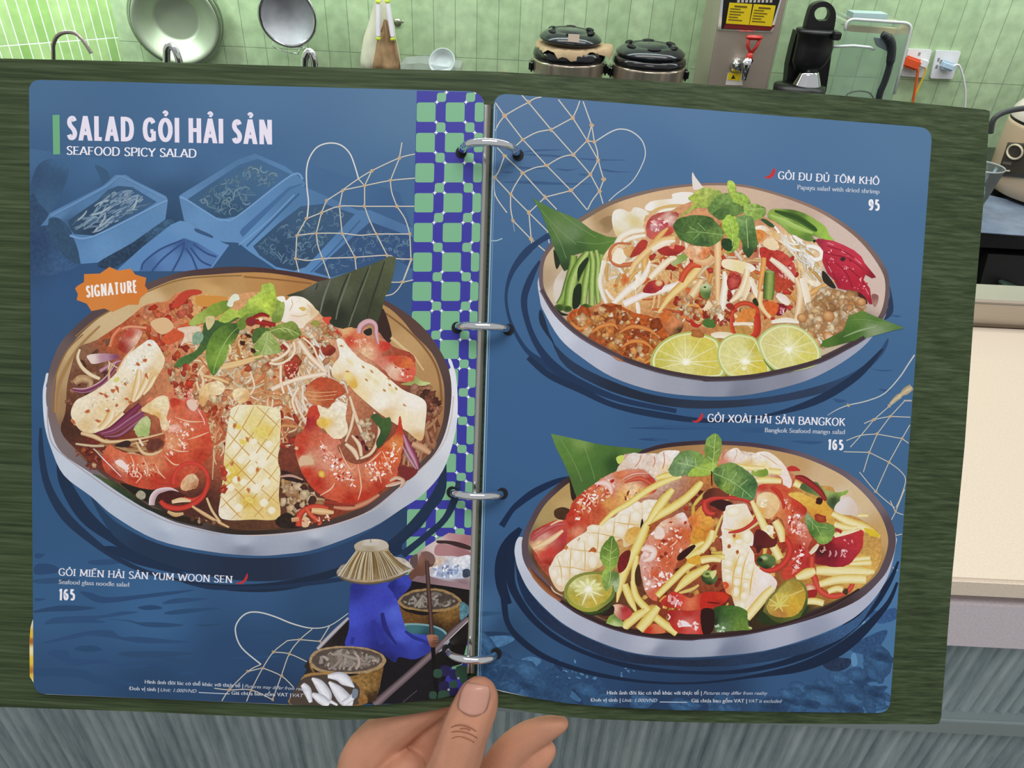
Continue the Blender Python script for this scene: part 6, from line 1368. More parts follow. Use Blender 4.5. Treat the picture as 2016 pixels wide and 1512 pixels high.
noodles([(1185, 545), (1195, 500), (1260, 460), (1280, 500), (1260, 590), (1200, 590)], 55, (40, 100), (3, 7), ['efe3cc', 'f3ebdc', 'e3c898', 'ead2a8', 'd9ac68'], ang=-60, curl=1.3, spread=50)
noodles([(1270, 470), (1380, 430), (1500, 440), (1600, 480), (1610, 560), (1560, 640), (1450, 650), (1300, 640), (1250, 590)], 130, (50, 130), (4, 8.5), ['e6bb80', 'efd9b4', 'd9954f', 'f3e6d0', 'c8602f', 'ecc894', 'e0a05a'], curl=.9, g=.12)
crumbs([(1280, 500), (1400, 480), (1560, 480), (1580, 620), (1450, 650), (1300, 630)], 90, (4, 11), ['c93c2c', 'd8683c', 'e0a868', 'efd0a0', 'b02c22', 'e8c08c'], .35, g=.2)
F(1040, 330, 4.8)
R("690,1000 680,1080 700,1180 740,1280", [40, 46, 44, 36], ['c9bca4', 'efe9e0', 'e3d8c8']); R("720,880 700,960 690,1020", [50, 40, 30], ['e3d6be', 'f0e8da']); R("730,1150 770,1210 820,1260", [22, 30, 20], ['e3d8c4', 'f0e8dc'])
R("830,730 880,650 980,600 1100,590", [50, 50, 60, 40], ['dccfb4', 'f0e9da', 'e6dcc6']); R("900,700 1000,660 1110,640", [30, 44, 30], ['e3d8c0', 'f3ede0', 'd9c8a4'])
P("1115,560 1130,500 1200,440 1300,415 1420,430 1400,500 1380,600 1300,650 1180,680 1120,640", [(1150, 520, 'b03c30'), (1250, 430, 'b84838'), (1400, 440, 'a83c30'), (1200, 540, 'b86870'), (1330, 480, 'e6c8b8'), (1200, 620, 'c85a4c'), (1320, 600, 'c03c28')], g=.2)
P("1150,540 1220,500 1300,500 1320,550 1240,600 1170,600", [(1190, 550, 'c88a90'), (1280, 530, 'b8404a')], g=.4); specks([(1150, 500), (1320, 470), (1300, 580), (1150, 620)], 18, (8, 24), ['efc8c0', 'e8b0a0', 'f6e4da'])
pts = [(870 + 100 * math.cos(a) + (70 if math.cos(a) > .3 else 0), 820 + 105 * math.sin(a)) for a in [math.radians(t) for t in range(20, 300, 18)]]
R(pts, [26, 36, 40, 40, 38, 36, 34, 32, 30, 28, 26, 24, 24, 22, 20, 18], ['a85030', 'd07a4c', 'b85c34'])
P("790,860 840,760 900,780 930,850 880,910 820,900", 'efe4cc', g=.05); P("900,780 980,740 1030,780 980,830 930,840", [(940, 790, 'd8a86a'), (1010, 790, 'c88a4a')], g=.2)
P("1050,700 1100,680 1130,720 1080,800 1000,840 960,850 980,800", [(1100, 710, 'b53a2c'), (1010, 820, 'a83428')], g=.2)
P("1220,770 1360,735 1460,740 1480,770 1400,825 1280,830", [(1250, 780, 'a83028'), (1400, 760, 'b83428'), (1380, 810, '98261e')]); P("1330,750 1380,735 1370,770", 'e0806a')
P("1350,880 1440,820 1510,830 1490,870 1400,920 1355,920", [(1370, 900, 'a8b478'), (1480, 840, '86a048')])
P("1480,790 1540,740 1700,760 1710,820 1640,870 1540,870", [(1560, 800, 'dca070'), (1660, 800, 'd87840'), (1600, 770, 'efd0a8')], g=.45)
for q, wv, c in (("1120,1040 1100,900 1130,800 1250,640 1320,570", [50, 60, 60, 50, 20], ['d09a48', 'e6c07c', 'c98a3c']), ("960,1010 1020,900 1150,770 1250,700 1390,660", [40, 60, 60, 60, 40], ['dcae68', 'ecd09c', 'cf9a50']), ("1150,1050 1240,960 1330,880 1400,850", [50, 64, 56, 30], ['e6d0a8', 'f3ead8', 'dcb880']), ("1390,690 1280,720 1170,780", [20, 50, 40], ['ead8bc', 'f3e8d8']),
                 ("800,1290 950,1150 1060,1070 1120,980 1150,880", [50, 70, 70, 50, 20], ['e0d0bc', 'f3ece4', 'e3cfae']), ("900,1290 1100,1200 1280,1150 1420,1100 1480,1060", [66, 60, 64, 56, 40], ['ddd0c8', 'f3ece8', 'e6d6c4']), ("1230,1370 1340,1220 1480,1090 1600,960 1640,920", [30, 66, 90, 80, 40], ['c98a30', 'e8cc84', 'ecd498', 'd09440']), ("1510,1260 1580,1160 1640,1060", [60, 80, 50], ['d8a860', 'efdcb8', 'd09a50']),
                 ("1440,1080 1490,980 1560,920 1640,930", [50, 60, 60, 40], ['c03c24', 'd8603c', 'b8381f']), ("1020,1010 1040,1060 1000,1150", [40, 50, 30], ['efe3d0', 'f3ece0']), ("1030,1270 1040,1340 1045,1410", [34, 40, 26], ['e6d8c8', 'f3ebe0']), ("1790,690 1790,800 1790,960 1790,1300", [60, 70, 56, 40], ['e0a868', 'efd4a8', 'd89a58']), ("1850,980 1860,1080 1840,1250 1810,1480", [30, 60, 66, 56], ['e6d8c0', 'f6f0e4', 'dccaa8']), ("1750,840 1680,900 1560,880", [50, 60, 30], ['d8a068', 'e8c898'])):
    R(q, wv, c, .05)
P("1840,870 1960,870 2100,910 2150,960 2060,1000 1980,990 1840,940", [(1860, 900, 'efe0c0'), (2000, 940, 'e8d8a0'), (2120, 960, 'f0e8d8')], g=.06)
P("1880,1080 1900,1000 1960,980 2016,1030 2000,1130 1920,1140", [(1900, 1060, 'b03428'), (1970, 1060, 'c85a48')], g=.5)
P("1910,1050 1980,1000 2010,1060 1970,1110", 'cf6a58', g=.5)
P("1095,1130 1160,1070 1250,1060 1290,1090 1260,1150 1180,1190 1090,1180", [(1130, 1140, '98242a'), (1230, 1090, 'b83a34')], g=.3); B(1235, 1090, 36, 32, 0, 'eccba0', 'c88a54')
B(915, 1060, 40, 56, 0, 'c85a28', 'd88a4c', jag=.3); B(825, 1115, 26, 20, 0, 'b8501f', 'dca050', jag=.3)
P("1620,1150 1650,1100 1710,1100 1730,1160 1700,1250 1640,1220", [(1670, 1120, 'c3cc98'), (1700, 1200, '4a6430'), (1640, 1200, '6a8a3c')])
B(1670, 1130, 14, 10, 0, '2a3a18', '5a7434')
B(1560, 1370, 95, 85, 0, 'b83420', 'd8783c', jag=.15, g=.3); R("1480,1340 1540,1300 1610,1310 1640,1370", [24, 30, 28, 16], ['e0923c', 'ecb060']); P("1530,1430 1600,1480 1650,1470 1600,1510 1540,1490", 'b82c24')
P("1650,1310 1700,1260 1740,1300 1760,1370 1720,1400 1680,1380", [(1680, 1300, 'efdcb8'), (1730, 1380, 'd9a878')]); B(1330, 1385, 40, 36, 0, '8aa060', '33482a', jag=.2); P("1660,1440 1760,1410 1770,1500 1700,1512 1650,1480", '4a7030', g=.2)
crumbs([(1480, 1180), (1600, 1200), (1760, 1380), (1700, 1480), (1480, 1420), (1300, 1440), (1220, 1380)], 46, (14, 38), ['c8602c', 'd98a4c', 'e3b07c', 'a83a20', 'efd4ac'], .4, g=.2)
# fried dried shrimp
shr = [(420, 1420), (470, 1370), (600, 1380), (780, 1310), (1000, 1400), (1180, 1440), (1270, 1600), (1300, 1740), (1240, 1860), (1180, 1840), (980, 1790), (780, 1690), (600, 1570), (440, 1490)]
P("370,1400 450,1335 600,1350 790,1280 1000,1370 1220,1430 1320,1600 1330,1760 1270,1890 1210,1890 960,1820 740,1710 520,1570 390,1490", 'b8571f', g=.5)
crumbs(shr, 90, (40, 95), ['c8682c', 'd88440', 'b8521f', 'e09a50', 'a8481c', 'd0743a'], .3, g=.45)
crumbs(shr, 90, (18, 52), ['e09a58', 'd8843c', 'c05a24', 'ecc08c', 'a84a20', 'dc9848'], .4, g=.3)
crumbs(shr, 40, (10, 26), ['f0d8b0', 'e8b070', '94421c'], .4)
for q in ("400,1460 480,1520 570,1490", "600,1560 680,1500 800,1480 850,1530", "860,1560 980,1500 1140,1530 1230,1600", "880,1700 980,1640 1100,1650 1180,1720", "760,1740 850,1800 930,1830", "1060,1870 1180,1800 1250,1740"): R(q, [14, 40, 36, 10], ['b8521f', 'dc9850', 'c86a2c'])
F(1040, 520, 4.8)
P("1240,480 1330,440 1420,520 1470,560 1440,640 1360,680 1280,600", [(1280, 500, 'c8682c'), (1400, 560, 'd88a58'), (1440, 620, '3a2a14')], g=.35)
# right half strands
F(1400, 330, 4.8)
P("410,560 500,550 600,600 720,640 800,700 880,740 960,860 1000,1000 1040,1080 1000,1130 900,1080 860,1000 800,860 700,740 600,680 450,620", [(450, 570, 'efe6d2'), (600, 620, 'e0b87c'), (760, 680, 'f3eee4'), (860, 760, 'ecdcb8'), (960, 900, 'e0b870'), (1000, 1060, 'efe3cc')], g=.2)
noodles([(560, 560), (760, 640), (900, 740), (1040, 900), (1050, 1090), (920, 1060), (850, 900), (700, 720)], 80, (120, 300), (14, 34), ['f3eee4', 'efe6d6', 'e6c894', 'faf6f0', 'd9a85c'], ang=55, curl=.9, spread=35)
R("900,740 980,750 1040,790 1040,850 980,870 930,830", [30, 44, 46, 44, 40, 20], ['e3d8c8', 'f8f4ee', 'ece2d4'])
R("580,540 620,580 640,620", 20, 'f3eee6'); R("770,610 800,660 860,700", 30, ['ece6da', 'f8f5f0'])
P("460,760 560,760 660,790 740,850 790,930 800,1010 720,1080 640,1090 600,1000 540,950 480,880", [(500, 790, 'b83428'), (700, 860, 'c84a3c'), (640, 1020, 'a82a30'), (760, 1000, 'c04a40'), (560, 900, 'b03028')], g=.4)
specks([(640, 1000), (740, 920), (770, 1040), (660, 1080)], 30, (8, 24), ['d88a80', 'efc0b0', '8a1c24'])
P("410,590 500,600 620,700 640,760 580,780 480,730 420,680", [(450, 640, 'd8863c'), (580, 740, 'ecd8b4')], g=.4); P("500,690 560,670 630,720 625,770 570,780 500,740", 'ead4ac', g=.1)
P("540,1010 600,1000 700,1050 790,1060 860,1040 850,1080 700,1150 620,1180", 'b8442c', g=.4)
for q, wv, c in (("560,860 640,920 720,990 800,1080", [40, 56, 60, 40], ['e0cdb4', 'f0e6d6', 'dcb890']), ("500,850 490,960 470,1060 450,1190", [44, 50, 44, 30], ['d8883c', 'e8b068', 'cf7a30']), ("620,1200 680,1240 740,1290", [40, 80, 40], ['e6d6c4', 'f0e6dc']), ("800,1040 840,1160 830,1300 800,1450", [40, 66, 60, 50], ['e0b880', 'efe0c4', 'd8a060']), ("860,1040 900,1180 920,1330", [56, 70, 50], ['e8d4b4', 'f3ebdc']), ("340,960 320,1080 260,1200 180,1270", [60, 66, 60, 30], ['e3c898', 'f3ead4', 'd9a868']), ("370,1030 340,1150 310,1250", [40, 54, 30], ['f0e3c8', 'e6cc98']), ("380,1050 420,1170 460,1250", [40, 50, 30], ['e8d8bc', 'f3ebdc']), ("470,1170 460,1280 500,1350 560,1420", [50, 56, 50, 40], ['e0a85c', 'f0dcb0', 'd08a3c']), ("940,1190 1060,1120 1180,1060", [50, 40, 14], ['cf9040', 'e6bc78', 'c98434'])):
    R(q, wv, c, .05)
R("555,985 550,1080 545,1170 540,1245", [96, 104, 104, 90], ['44581f', '8a9c4a', '9aac5c', '66803a', '3a4c1c'], .1); B(555, 985, 46, 16, 8, 'a8b470', '6f8440')
B(215, 1080, 64, 80, 10, 'c85a4c', '98241f', jag=.1, g=.5); B(640, 1340, 68, 60, 0, '9a2430', '6a1420', jag=.15, ox=.2); specks([(600, 1320), (700, 1330), (690, 1400)], 9, (8, 18), ['f0d8dc', 'd88a98'])
P("500,1270 580,1270 640,1300 600,1400 520,1350", 'd8642c', g=.3); P("390,1260 420,1230 450,1290 430,1310", '2a3418')
pts = [(320 + 125 * math.cos(a), 1400 + 120 * math.sin(a)) for a in [math.radians(t) for t in range(150, 420, 18)]]
R(pts, [40] * 16, ['a82c1c', 'd85030', 'b8381f']); R("420,1380 440,1450 430,1560 380,1600", [50, 60, 66, 40], ['a82c20', 'd4452c']); R("200,1400 200,1520 240,1600", [40, 40, 24], ['b03420', 'd85a3c'])
P("240,1460 300,1340 420,1340 380,1440", 'd9843c', g=.3); R("210,1480 300,1475 400,1480", 30, 'efe0c8'); R("140,1300 180,1310 220,1340", [20, 60, 30], '9a2c20')
crumbs([(0, 1250), (160, 1250), (170, 1500), (0, 1560)], 22, (14, 36), ['c8682c', 'e0b07c', 'b8402a', 'efd4ac'], .4)
R("0,1590 80,1580 180,1590 220,1600", [50, 60, 60, 40], ['e6d4b4', 'f3ead8'])
R("570,1460 700,1440 830,1460", [30, 50, 30], ['e6dcc4', 'f3eee0'])
# green beans and chillies at the right
P("560,400 640,390 780,400 900,440 1000,500 1080,560 1120,640 1165,690 1080,680 960,640 980,690 900,690 820,650 740,620 660,540 540,470", [(600, 400, '8aa848'), (750, 440, '4c6c24'), (850, 480, '55782c'), (950, 480, '8fb04a'), (700, 500, '9ab85a'), (850, 580, '86a844'), (1050, 580, '98bc4a'), (1120, 670, 'a3c454'), (900, 670, '5c7c34')], g=.12)
R("600,410 700,440 820,480 960,570 1000,600", [20, 50, 60, 50, 20], ['3f5c1e', '2c4a1a', '46682a']); R("560,450 680,500 800,560 960,620", [20, 40, 44, 20], ['b3cc74', '98b858'])
P("470,490 520,490 600,550 560,560", '33502a')
P("985,690 1010,670 1150,690 1250,730 1350,780 1420,840 1450,900 1560,1035 1520,1045 1460,1010 1440,1060 1500,1140 1525,1290 1500,1290 1440,1200 1320,1180 1290,1160 1200,1140 1160,1060 1100,1000 1050,880 1060,790",
  [(1000, 690, '9a2a3c'), (1150, 720, 'c83c50'), (1300, 790, 'c43448'), (1130, 820, 'b82c40'), (1400, 870, 'c83448'), (1530, 1030, '8a1c2c'), (1100, 920, 'b42438'), (1250, 950, 'c02c42'), (1400, 1050, 'bc2438'), (1180, 1060, 'a82036'), (1350, 1130, 'b02036'), (1510, 1270, 'a01c30'), (1500, 1180, 'bc2a3c')], sm=False, g=.1)
for q in ("1080,860 1150,1000 1220,1120", "1180,900 1280,1000 1340,1140", "1300,950 1420,1060 1490,1200", "1060,800 1180,830 1300,860 1440,960", "1100,740 1250,790 1350,850"): line(q, 9, '8a1828')
for q in ("1100,710 1160,730", "1230,790 1270,810", "1360,860 1420,910", "1110,930 1140,990", "1260,930 1300,950", "1400,1050 1420,1080", "1460,1140 1490,1200", "1130,850 1160,870"): R(q, [6, 16, 6], ['e88a98', 'f0b4bc'], sm=False)
specks([(1020, 720), (1300, 800), (1440, 900), (1500, 1200), (1350, 1150), (1120, 980)], 46, (5, 14), ['e0606c', '8a1828', 'f0a8b0', 'd83848'])
B(1245, 865, 26, 22, 0, '2a1c18', '5a2a24'); P("960,690 990,680 980,710", '1f2a18'); P("1050,980 1090,1000 1180,1130 1130,1130 1060,1070", '2c241c'); P("1290,1160 1420,1190 1480,1280 1420,1280 1320,1230", '4a1c20'); P("1520,1200 1580,1210 1570,1290 1540,1310", [(1540, 1220, '8a5a50'), (1560, 1290, 'a88078')])
# peanuts
pn_ = [(930, 1290), (1040, 1150), (1180, 1140), (1280, 1180), (1430, 1240), (1420, 1360), (1280, 1480), (1250, 1560), (1180, 1660), (1050, 1690), (880, 1560), (840, 1440), (920, 1400)]
P("930,1290 1040,1160 1180,1150 1280,1190 1430,1250 1420,1360 1280,1480 1250,1560 1180,1660 1050,1690 880,1570 840,1450", 'a87a4c', g=.3)
crumbs(pn_, 90, (24, 56), ['dcb484', 'e6c69a', 'cfa070', 'c8925c', 'efd6b0', 'b8804c'], .28, dark=.72)
crumbs(pn_, 60, (12, 30), ['efd8b4', 'e0b888', 'd0a070'], .35, dark=.7)
for x, y, r in ((1110, 1405, 60), (930, 1585, 55), (1005, 1655, 58), (860, 1420, 50), (1110, 1595, 55), (1420, 1270, 46)): B(x, y, r, r * .85, 20, 'e0b078', 'a86c38', ox=-.3, oy=-.3)
B(1120, 1610, 38, 34, 0, 'efcdb4', 'd8a888')
# leaf under the limes
P("1300,1400 1430,1350 1560,1410 1640,1440 1830,1515 1700,1545 1500,1600 1300,1650 1100,1700 1030,1690 1050,1640 1250,1540", [(1400, 1400, '5f8236'), (1560, 1440, '547a30'), (1800, 1510, '5a7c40'), (1550, 1520, '8a9c74'), (1350, 1560, '4a702a'), (1250, 1640, '3f6026'), (1100, 1690, '54762e')], sm=False, g=.12)
R("1250,1600 1400,1540 1560,1500", [4, 16, 6], ['8aa06a', 'a3b490']); line("1330,1440 1480,1440 1700,1490", 5, '7a9a58')
# mint
F(1040, 330, 4.8)
MINT = (("1880,140 1910,120 1950,150 1970,240 1940,280 1890,220", [(1910, 150, 'b4c85a'), (1940, 250, '8aa040')]), ("1510,290 1570,240 1640,195 1750,200 1830,240 1800,330 1700,380 1600,380 1480,440 1400,480 1560,350", [(1560, 280, 'a8b84c'), (1700, 230, 'b3c060'), (1780, 300, '7f9a44'), (1500, 420, '9cb050')]),
        ("1700,380 1800,260 1900,240 2000,230 2090,300 2080,400 1980,430 1880,470 1760,460", [(1760, 400, '6a8c44'), (1880, 280, '7fa050'), (2000, 280, '8aa854'), (1900, 430, '2c4426'), (2040, 380, '5a7c3a')]), ("1370,540 1430,480 1560,450 1700,460 1780,520 1850,620 1800,700 1700,745 1560,730 1440,680 1390,610", [(1400, 560, '42602a'), (1560, 500, '4f6f34'), (1700, 520, '3c5a2a'), (1560, 640, '5a7c3c'), (1760, 620, '6a8a44'), (1640, 720, '3f6030')]),
        ("1830,500 1900,440 1960,470 1990,580 2000,700 1960,780 1880,810 1900,700 1850,600", [(1880, 480, 'a8c450'), (1940, 560, '98b844'), (1960, 700, 'a0bc4c'), (1900, 780, '86a440')]), ("1830,680 1890,670 1940,700 1930,760 1860,760", '2c4426'))
for q, c in MINT: P(q, c, g=.5)
for q in ("1500,610 1640,610 1850,640", "1520,560 1600,600", "1600,520 1680,600", "1560,680 1620,620"): line(q, 5, 'a3bc74')
F(1400, 330, 4.8)
for q, c in (("150,150 190,125 225,160 240,240 320,260 370,310 330,350 260,370 200,300 170,230", [(180, 150, 'b0c858'), (330, 300, '9ab84c')]), ("310,360 400,340 500,370 520,420 490,470 400,500 330,470", [(350, 400, '9ab858'), (480, 400, '7f9c48')]), ("20,430 100,380 200,330 280,360 300,430 200,460 80,490", [(60, 440, '4a6a34'), (240, 380, '6a8a44')]),
             ("230,480 330,450 400,480 420,600 440,720 400,800 350,850 300,780 290,700 230,620", [(280, 500, '7a9a58'), (360, 560, '5f8248'), (400, 680, '4f7038'), (360, 820, '2f4a28')]), ("100,540 150,450 200,460 260,560 240,700 200,780 150,810 190,700 130,620", [(150, 490, 'a8c850'), (220, 600, '9cbc48'), (180, 790, '8aac44')]), ("100,690 160,670 210,720 180,790 110,760", '26401f')):
    P(q, c, g=.5)
for q in ("330,480 340,600 350,760", "170,480 200,600 200,740", "340,400 420,390 500,390"): line(q, 5, 'c3d48a')
# lime slices
def lime(q, cx, cy, rx, ry, segs, hub, base, rim):
    P(q, rim, m=8)
    F0 = list(FR)
    P([(cx + (x - cx) * .93, cy + (y - cy) * .93) for x, y in parse(q)], 'e9e8bc')
    P([(cx + (x - cx) * .88, cy + (y - cy) * .88) for x, y in parse(q)], base, g=.16, m=8)
    for a in segs:
        a = math.radians(a)
        R([hub, (hub[0] + (cx + rx * .86 * math.cos(a) - hub[0]) * .5, hub[1] + (cy + ry * .86 * math.sin(a) - hub[1]) * .5), (cx + rx * .86 * math.cos(a), cy + ry * .86 * math.sin(a))], [16, 8, 5], ['e6dfa0', 'f3efc8', 'e6dfa0'])
    B(hub[0], hub[1], 44, 36, 0, 'fdfcf2', 'eee9b8', jag=.3)
F(1400, 520, 4.8)
lime("-570,985 -575,900 -530,800 -450,720 -330,660 -180,635 -60,660 60,710 100,800 140,920 140,1020 110,1065 0,1075 -200,1070 -400,1040 -560,1000", -220, 880, 350, 235, (-160, -125, -95, -65, -30, 10, 30, 150, 175), (-240, 925), [(-400, 800, 'd2c860'), (-100, 750, 'd6c858'), (0, 900, 'd8ca5c'), (-300, 1000, 'dcd488'), (-250, 850, 'e0d890'), (-500, 930, 'c8c058'), (0, 1040, 'd2c660')], 'b3bc60')
B(-130, 660, 62, 40, 10, 'b8743c', 'a05c2c', jag=.2)
lime("55,830 80,750 140,690 230,655 330,665 420,700 470,800 540,920 565,1020 540,1050 400,1070 200,1070 120,1020 70,930", 290, 880, 245, 215, (-170, -130, -50, 10, 35, 70, 120, 155), (320, 920), [(200, 760, 'dbd68c'), (400, 800, 'c8bc50'), (150, 900, 'dcd890'), (450, 960, 'd4c448'), (300, 1020, 'dcd070'), (330, 850, 'e3dfa4')], 'b8c470')
lime("440,750 470,670 560,600 660,568 780,575 880,620 970,700 1030,800 1040,880 1000,950 900,990 760,1015 640,1015 560,970 490,890", 740, 795, 300, 225, (-165, -135, -95, -50, -20, 15, 45, 80, 115, 150), (735, 808), [(600, 700, 'd8cf88'), (850, 700, 'd4cc70'), (620, 880, 'd9d488'), (900, 900, 'd8d068'), (740, 780, 'e6e2ac')], 'c0cc84')
P("490,890 560,970 640,1012 760,1017 700,1030 600,1015 530,960", '6a8430')
B(310, 985, 26, 24, 0, 'f6f4d4', 'e6e09c')
R("1010,700 1040,730 1035,750", 16, 'dfe6dc')
# front rim passes over the limes
F(0, 0, 1)
R("1066,570 1096,617 1147,663 1227,706", [8, 9, 9, 9], ['5c4b50', '4a3a3e', '685860'])
R("1227,706 1290,727 1345,739 1400,745.5 1452,744 1504,738 1588,718.5 1640,698.5 1702,664", [9, 9, 9, 9, 9, 10, 10, 9, 7], ['4a3a3e', '3f3136', '54464c'])
done('printed_papaya_salad', right_page, 'printed picture of a papaya salad bowl with limes, beans, red chillies and peanuts')
# ================================================================ mango seafood salad bowl
start(); F(1000, 840, 4.8)
R("590,470 450,520 250,620 100,730 30,800 -60,940", [10, 50, 70, 60, 50, 60], '15294a')
R("120,960 40,1060 -30,1180 -70,1330 -60,1500 0,1680", [40, 100, 120, 110, 100, 80], '122340')
F(1000, 1030, 4.8)
R("40,200 20,350 30,560 100,720 250,920 480,1100 800,1250 1200,1360 1700,1410 2200,1400 2700,1290 3100,1080 3420,800 3600,560 3690,360", [60, 90, 80, 70, 60, 50, 40, 46, 30, 40, 60, 110, 90, 50, 20], '14243f')
R("-60,480 -40,700 0,950 150,1130 400,1290 800,1420 1300,1500 1800,1510 2300,1450 2800,1350 3200,1150 3560,800 3680,560", [40, 60, 50, 60, 50, 40, 24, 20, 30, 90, 110, 50, 24], '14243f')
P("60,240 110,460 210,660 410,870 610,1015 910,1155 1210,1245 1600,1290 2024,1275 2424,1215 2824,1110 3124,990 3324,870 3524,640 3300,980 3000,1160 2600,1280 2100,1350 1600,1350 1100,1310 700,1170 350,950 120,650", [(150, 560, '1a2c4a'), (700, 1120, '22304c'), (1600, 1320, '1f2a40'), (2500, 1240, '263a58'), (3400, 840, '3a5c86')], m=20, g=.2)
F(0, 0, 1)
P("1013,1082 1015,1100 1021,1122 1042,1163 1083,1207 1125,1238 1187,1267 1250,1286 1333,1294 1422,1291 1505,1281 1588,1258 1651,1233 1692,1208 1728,1170 1752,1125 1764,1072 1764,1058 1745,1050 1600,1100 1300,1100 1080,1080 1030,1058 1018,1062",
  [(1016, 1080, 'ccd0dc'), (1040, 1150, 'c0c5d4'), (1090, 1195, 'babfcf'), (1160, 1240, 'b4b8c8'), (1200, 1262, 'a2a7ba'), (1280, 1265, 'b8bccb'), (1300, 1285, '8a90a4'), (1400, 1268, 'abb0c2'), (1430, 1287, '7d849a'), (1540, 1245, 'b0b4c6'), (1600, 1245, '9a9fb4'), (1680, 1190, 'b6b9cb'), (1740, 1120, 'babdcd'), (1762, 1050, 'c3c6d3')], m=12, g=.03)
P("1027,1077 1030,1055 1040,1030 1062,990 1094,957 1125,935 1180,912 1267,885 1312,873 1385,867 1422,868 1484,872 1547,883 1588,894 1630,911 1672,932 1713,966 1745,1006 1761,1044 1763,1075 1752,1112 1735,1140 1692,1180 1630,1208 1547,1233 1463,1250 1380,1258 1292,1255 1229,1245 1167,1224 1117,1197 1062,1151 1033,1109",
  [(1030, 1080, '5c4c50'), (1060, 995, '54444a'), (1130, 935, '3c2c30'), (1310, 876, '3a2a30'), (1480, 873, '4c3c48'), (1620, 908, '6a5a64'), (1720, 975, '7a6a70'), (1760, 1050, '5a4a50'), (1740, 1130, '5c4c54'), (1630, 1200, '3c2c2c'), (1460, 1247, '3c2828'), (1290, 1253, '2c1a18'), (1170, 1222, '3c2c2a'), (1070, 1150, '6a5860')], m=12)
P("1040,1075 1042,1055 1052,1030 1072,995 1102,965 1130,945 1185,921 1270,892 1315,881 1386,875 1422,876 1482,880 1545,891 1585,902 1626,919 1664,940 1702,973 1731,1010 1746,1046 1748,1075 1738,1108 1722,1135 1684,1166 1625,1193 1545,1220 1461,1240 1380,1248 1292,1247 1231,1235 1172,1214 1110,1178 1070,1135 1046,1100",
  [(1045, 1060, '8a7a54'), (1070, 1010, 'b0955f'), (1110, 965, 'b8975f'), (1120, 1000, 'c4a46c'), (1300, 885, 'a67c4c'), (1450, 885, 'b58a58'), (1560, 905, 'c49c68'), (1640, 940, 'd3b488'), (1690, 980, 'd8bd92'), (1650, 1000, 'e6dcd0'), (1730, 1050, 'c9a268'), (1720, 1110, 'b08a50'), (1650, 1170, '4c4428'), (1560, 1200, '3a3420'), (1480, 1235, '5c4028'), (1300, 1240, '3a1c14'), (1150, 1200, '7c5a3c'), (1070, 1130, '7a4a2c'), (1060, 1100, '5a3c28')], m=14, g=.05)
F(1000, 840, 4.8)
R("200,1330 260,1420 400,1560 560,1680", [10, 50, 60, 20], ['4a2a1c', '8a5034', 'a86c44']); R("405,1510 440,1560 520,1600", [8, 12, 6], 'e6c8a0')
P("580,470 600,680 650,690 610,540", '2c2014'); P("440,790 520,760 600,800 540,880 450,860", '4a2e1c', g=.3)
# leaf
P("405,65 520,90 700,130 850,165 1000,185 1280,212 1200,270 1100,340 1020,420 860,510 740,600 660,690 630,620 580,470 520,330 450,190", [(430, 80, '64884a'), (560, 200, '5a8038'), (680, 140, '7c9a50'), (700, 300, '567c34'), (900, 220, '4c7232'), (800, 400, '4a7030'), (1150, 230, '527434'), (1000, 350, '2e4c22'), (650, 560, '4c6c34'), (760, 560, '486a30'), (1240, 220, '4c6c34')], sm=False, g=.1)
for q in ("690,140 740,240 800,420 820,500", "740,240 720,160", "500,120 620,330 700,520"): line(q, 5, '7d9a55')
# base of the pile
F(0, 0, 1)
P("1045,1065 1050,1045 1090,1025 1115,1020 1130,985 1175,950 1220,925 1230,895 1300,893 1370,890 1430,885 1500,895 1545,920 1565,935 1600,955 1640,960 1650,1000 1700,1025 1730,1050 1735,1095 1720,1130 1690,1160 1625,1190 1545,1216 1461,1236 1380,1246 1292,1245 1231,1233 1172,1210 1110,1165 1060,1110",
  [(1060, 1060, 'b03a30'), (1130, 1010, 'b8482c'), (1200, 950, 'c8603c'), (1280, 910, 'e0cfc0'), (1400, 930, 'c07a3c'), (1500, 910, 'e6d8c8'), (1540, 960, 'c86030'), (1600, 980, 'c89a4c'), (1200, 1080, 'd0a060'), (1280, 1050, 'a8562c'), (1400, 1000, '8a3424'), (1350, 1080, 'a04c28'), (1400, 1130, '9a4c2c'), (1500, 1050, 'a8442c'), (1560, 1080, '98301f'), (1620, 1080, 'a83428'), (1680, 1060, 'c89a50'), (1690, 1120, 'dcae58'), (1600, 1150, 'c0883c'), (1250, 1170, '6a3c24'), (1300, 1200, '8a3a20'), (1400, 1200, '7a2418'), (1480, 1210, '34281c'), (1580, 1190, '4c3c20'), (1180, 1190, '4a2c1c')], m=12, g=.35)
F(1000, 840, 4.8)
crumbs([(1200, 600), (1900, 500), (2600, 700), (2700, 1300), (2000, 1900), (1300, 1800), (1150, 1200)], 120, (18, 50), ['a8442c', 'c8602f', 'd89a50', '8a2c20', 'e0b060', 'b8381f', '6a2418'], .35, g=.3)
noodles([(1250, 560), (1900, 460), (2500, 600), (2700, 1200), (2000, 1900), (1200, 1800), (1100, 1200)], 30, (160, 360), (24, 40), ['e0c060', 'ecd488', 'd8ac48', 'e8cc78', 'c8903c'], ang=125, curl=.3, spread=30)
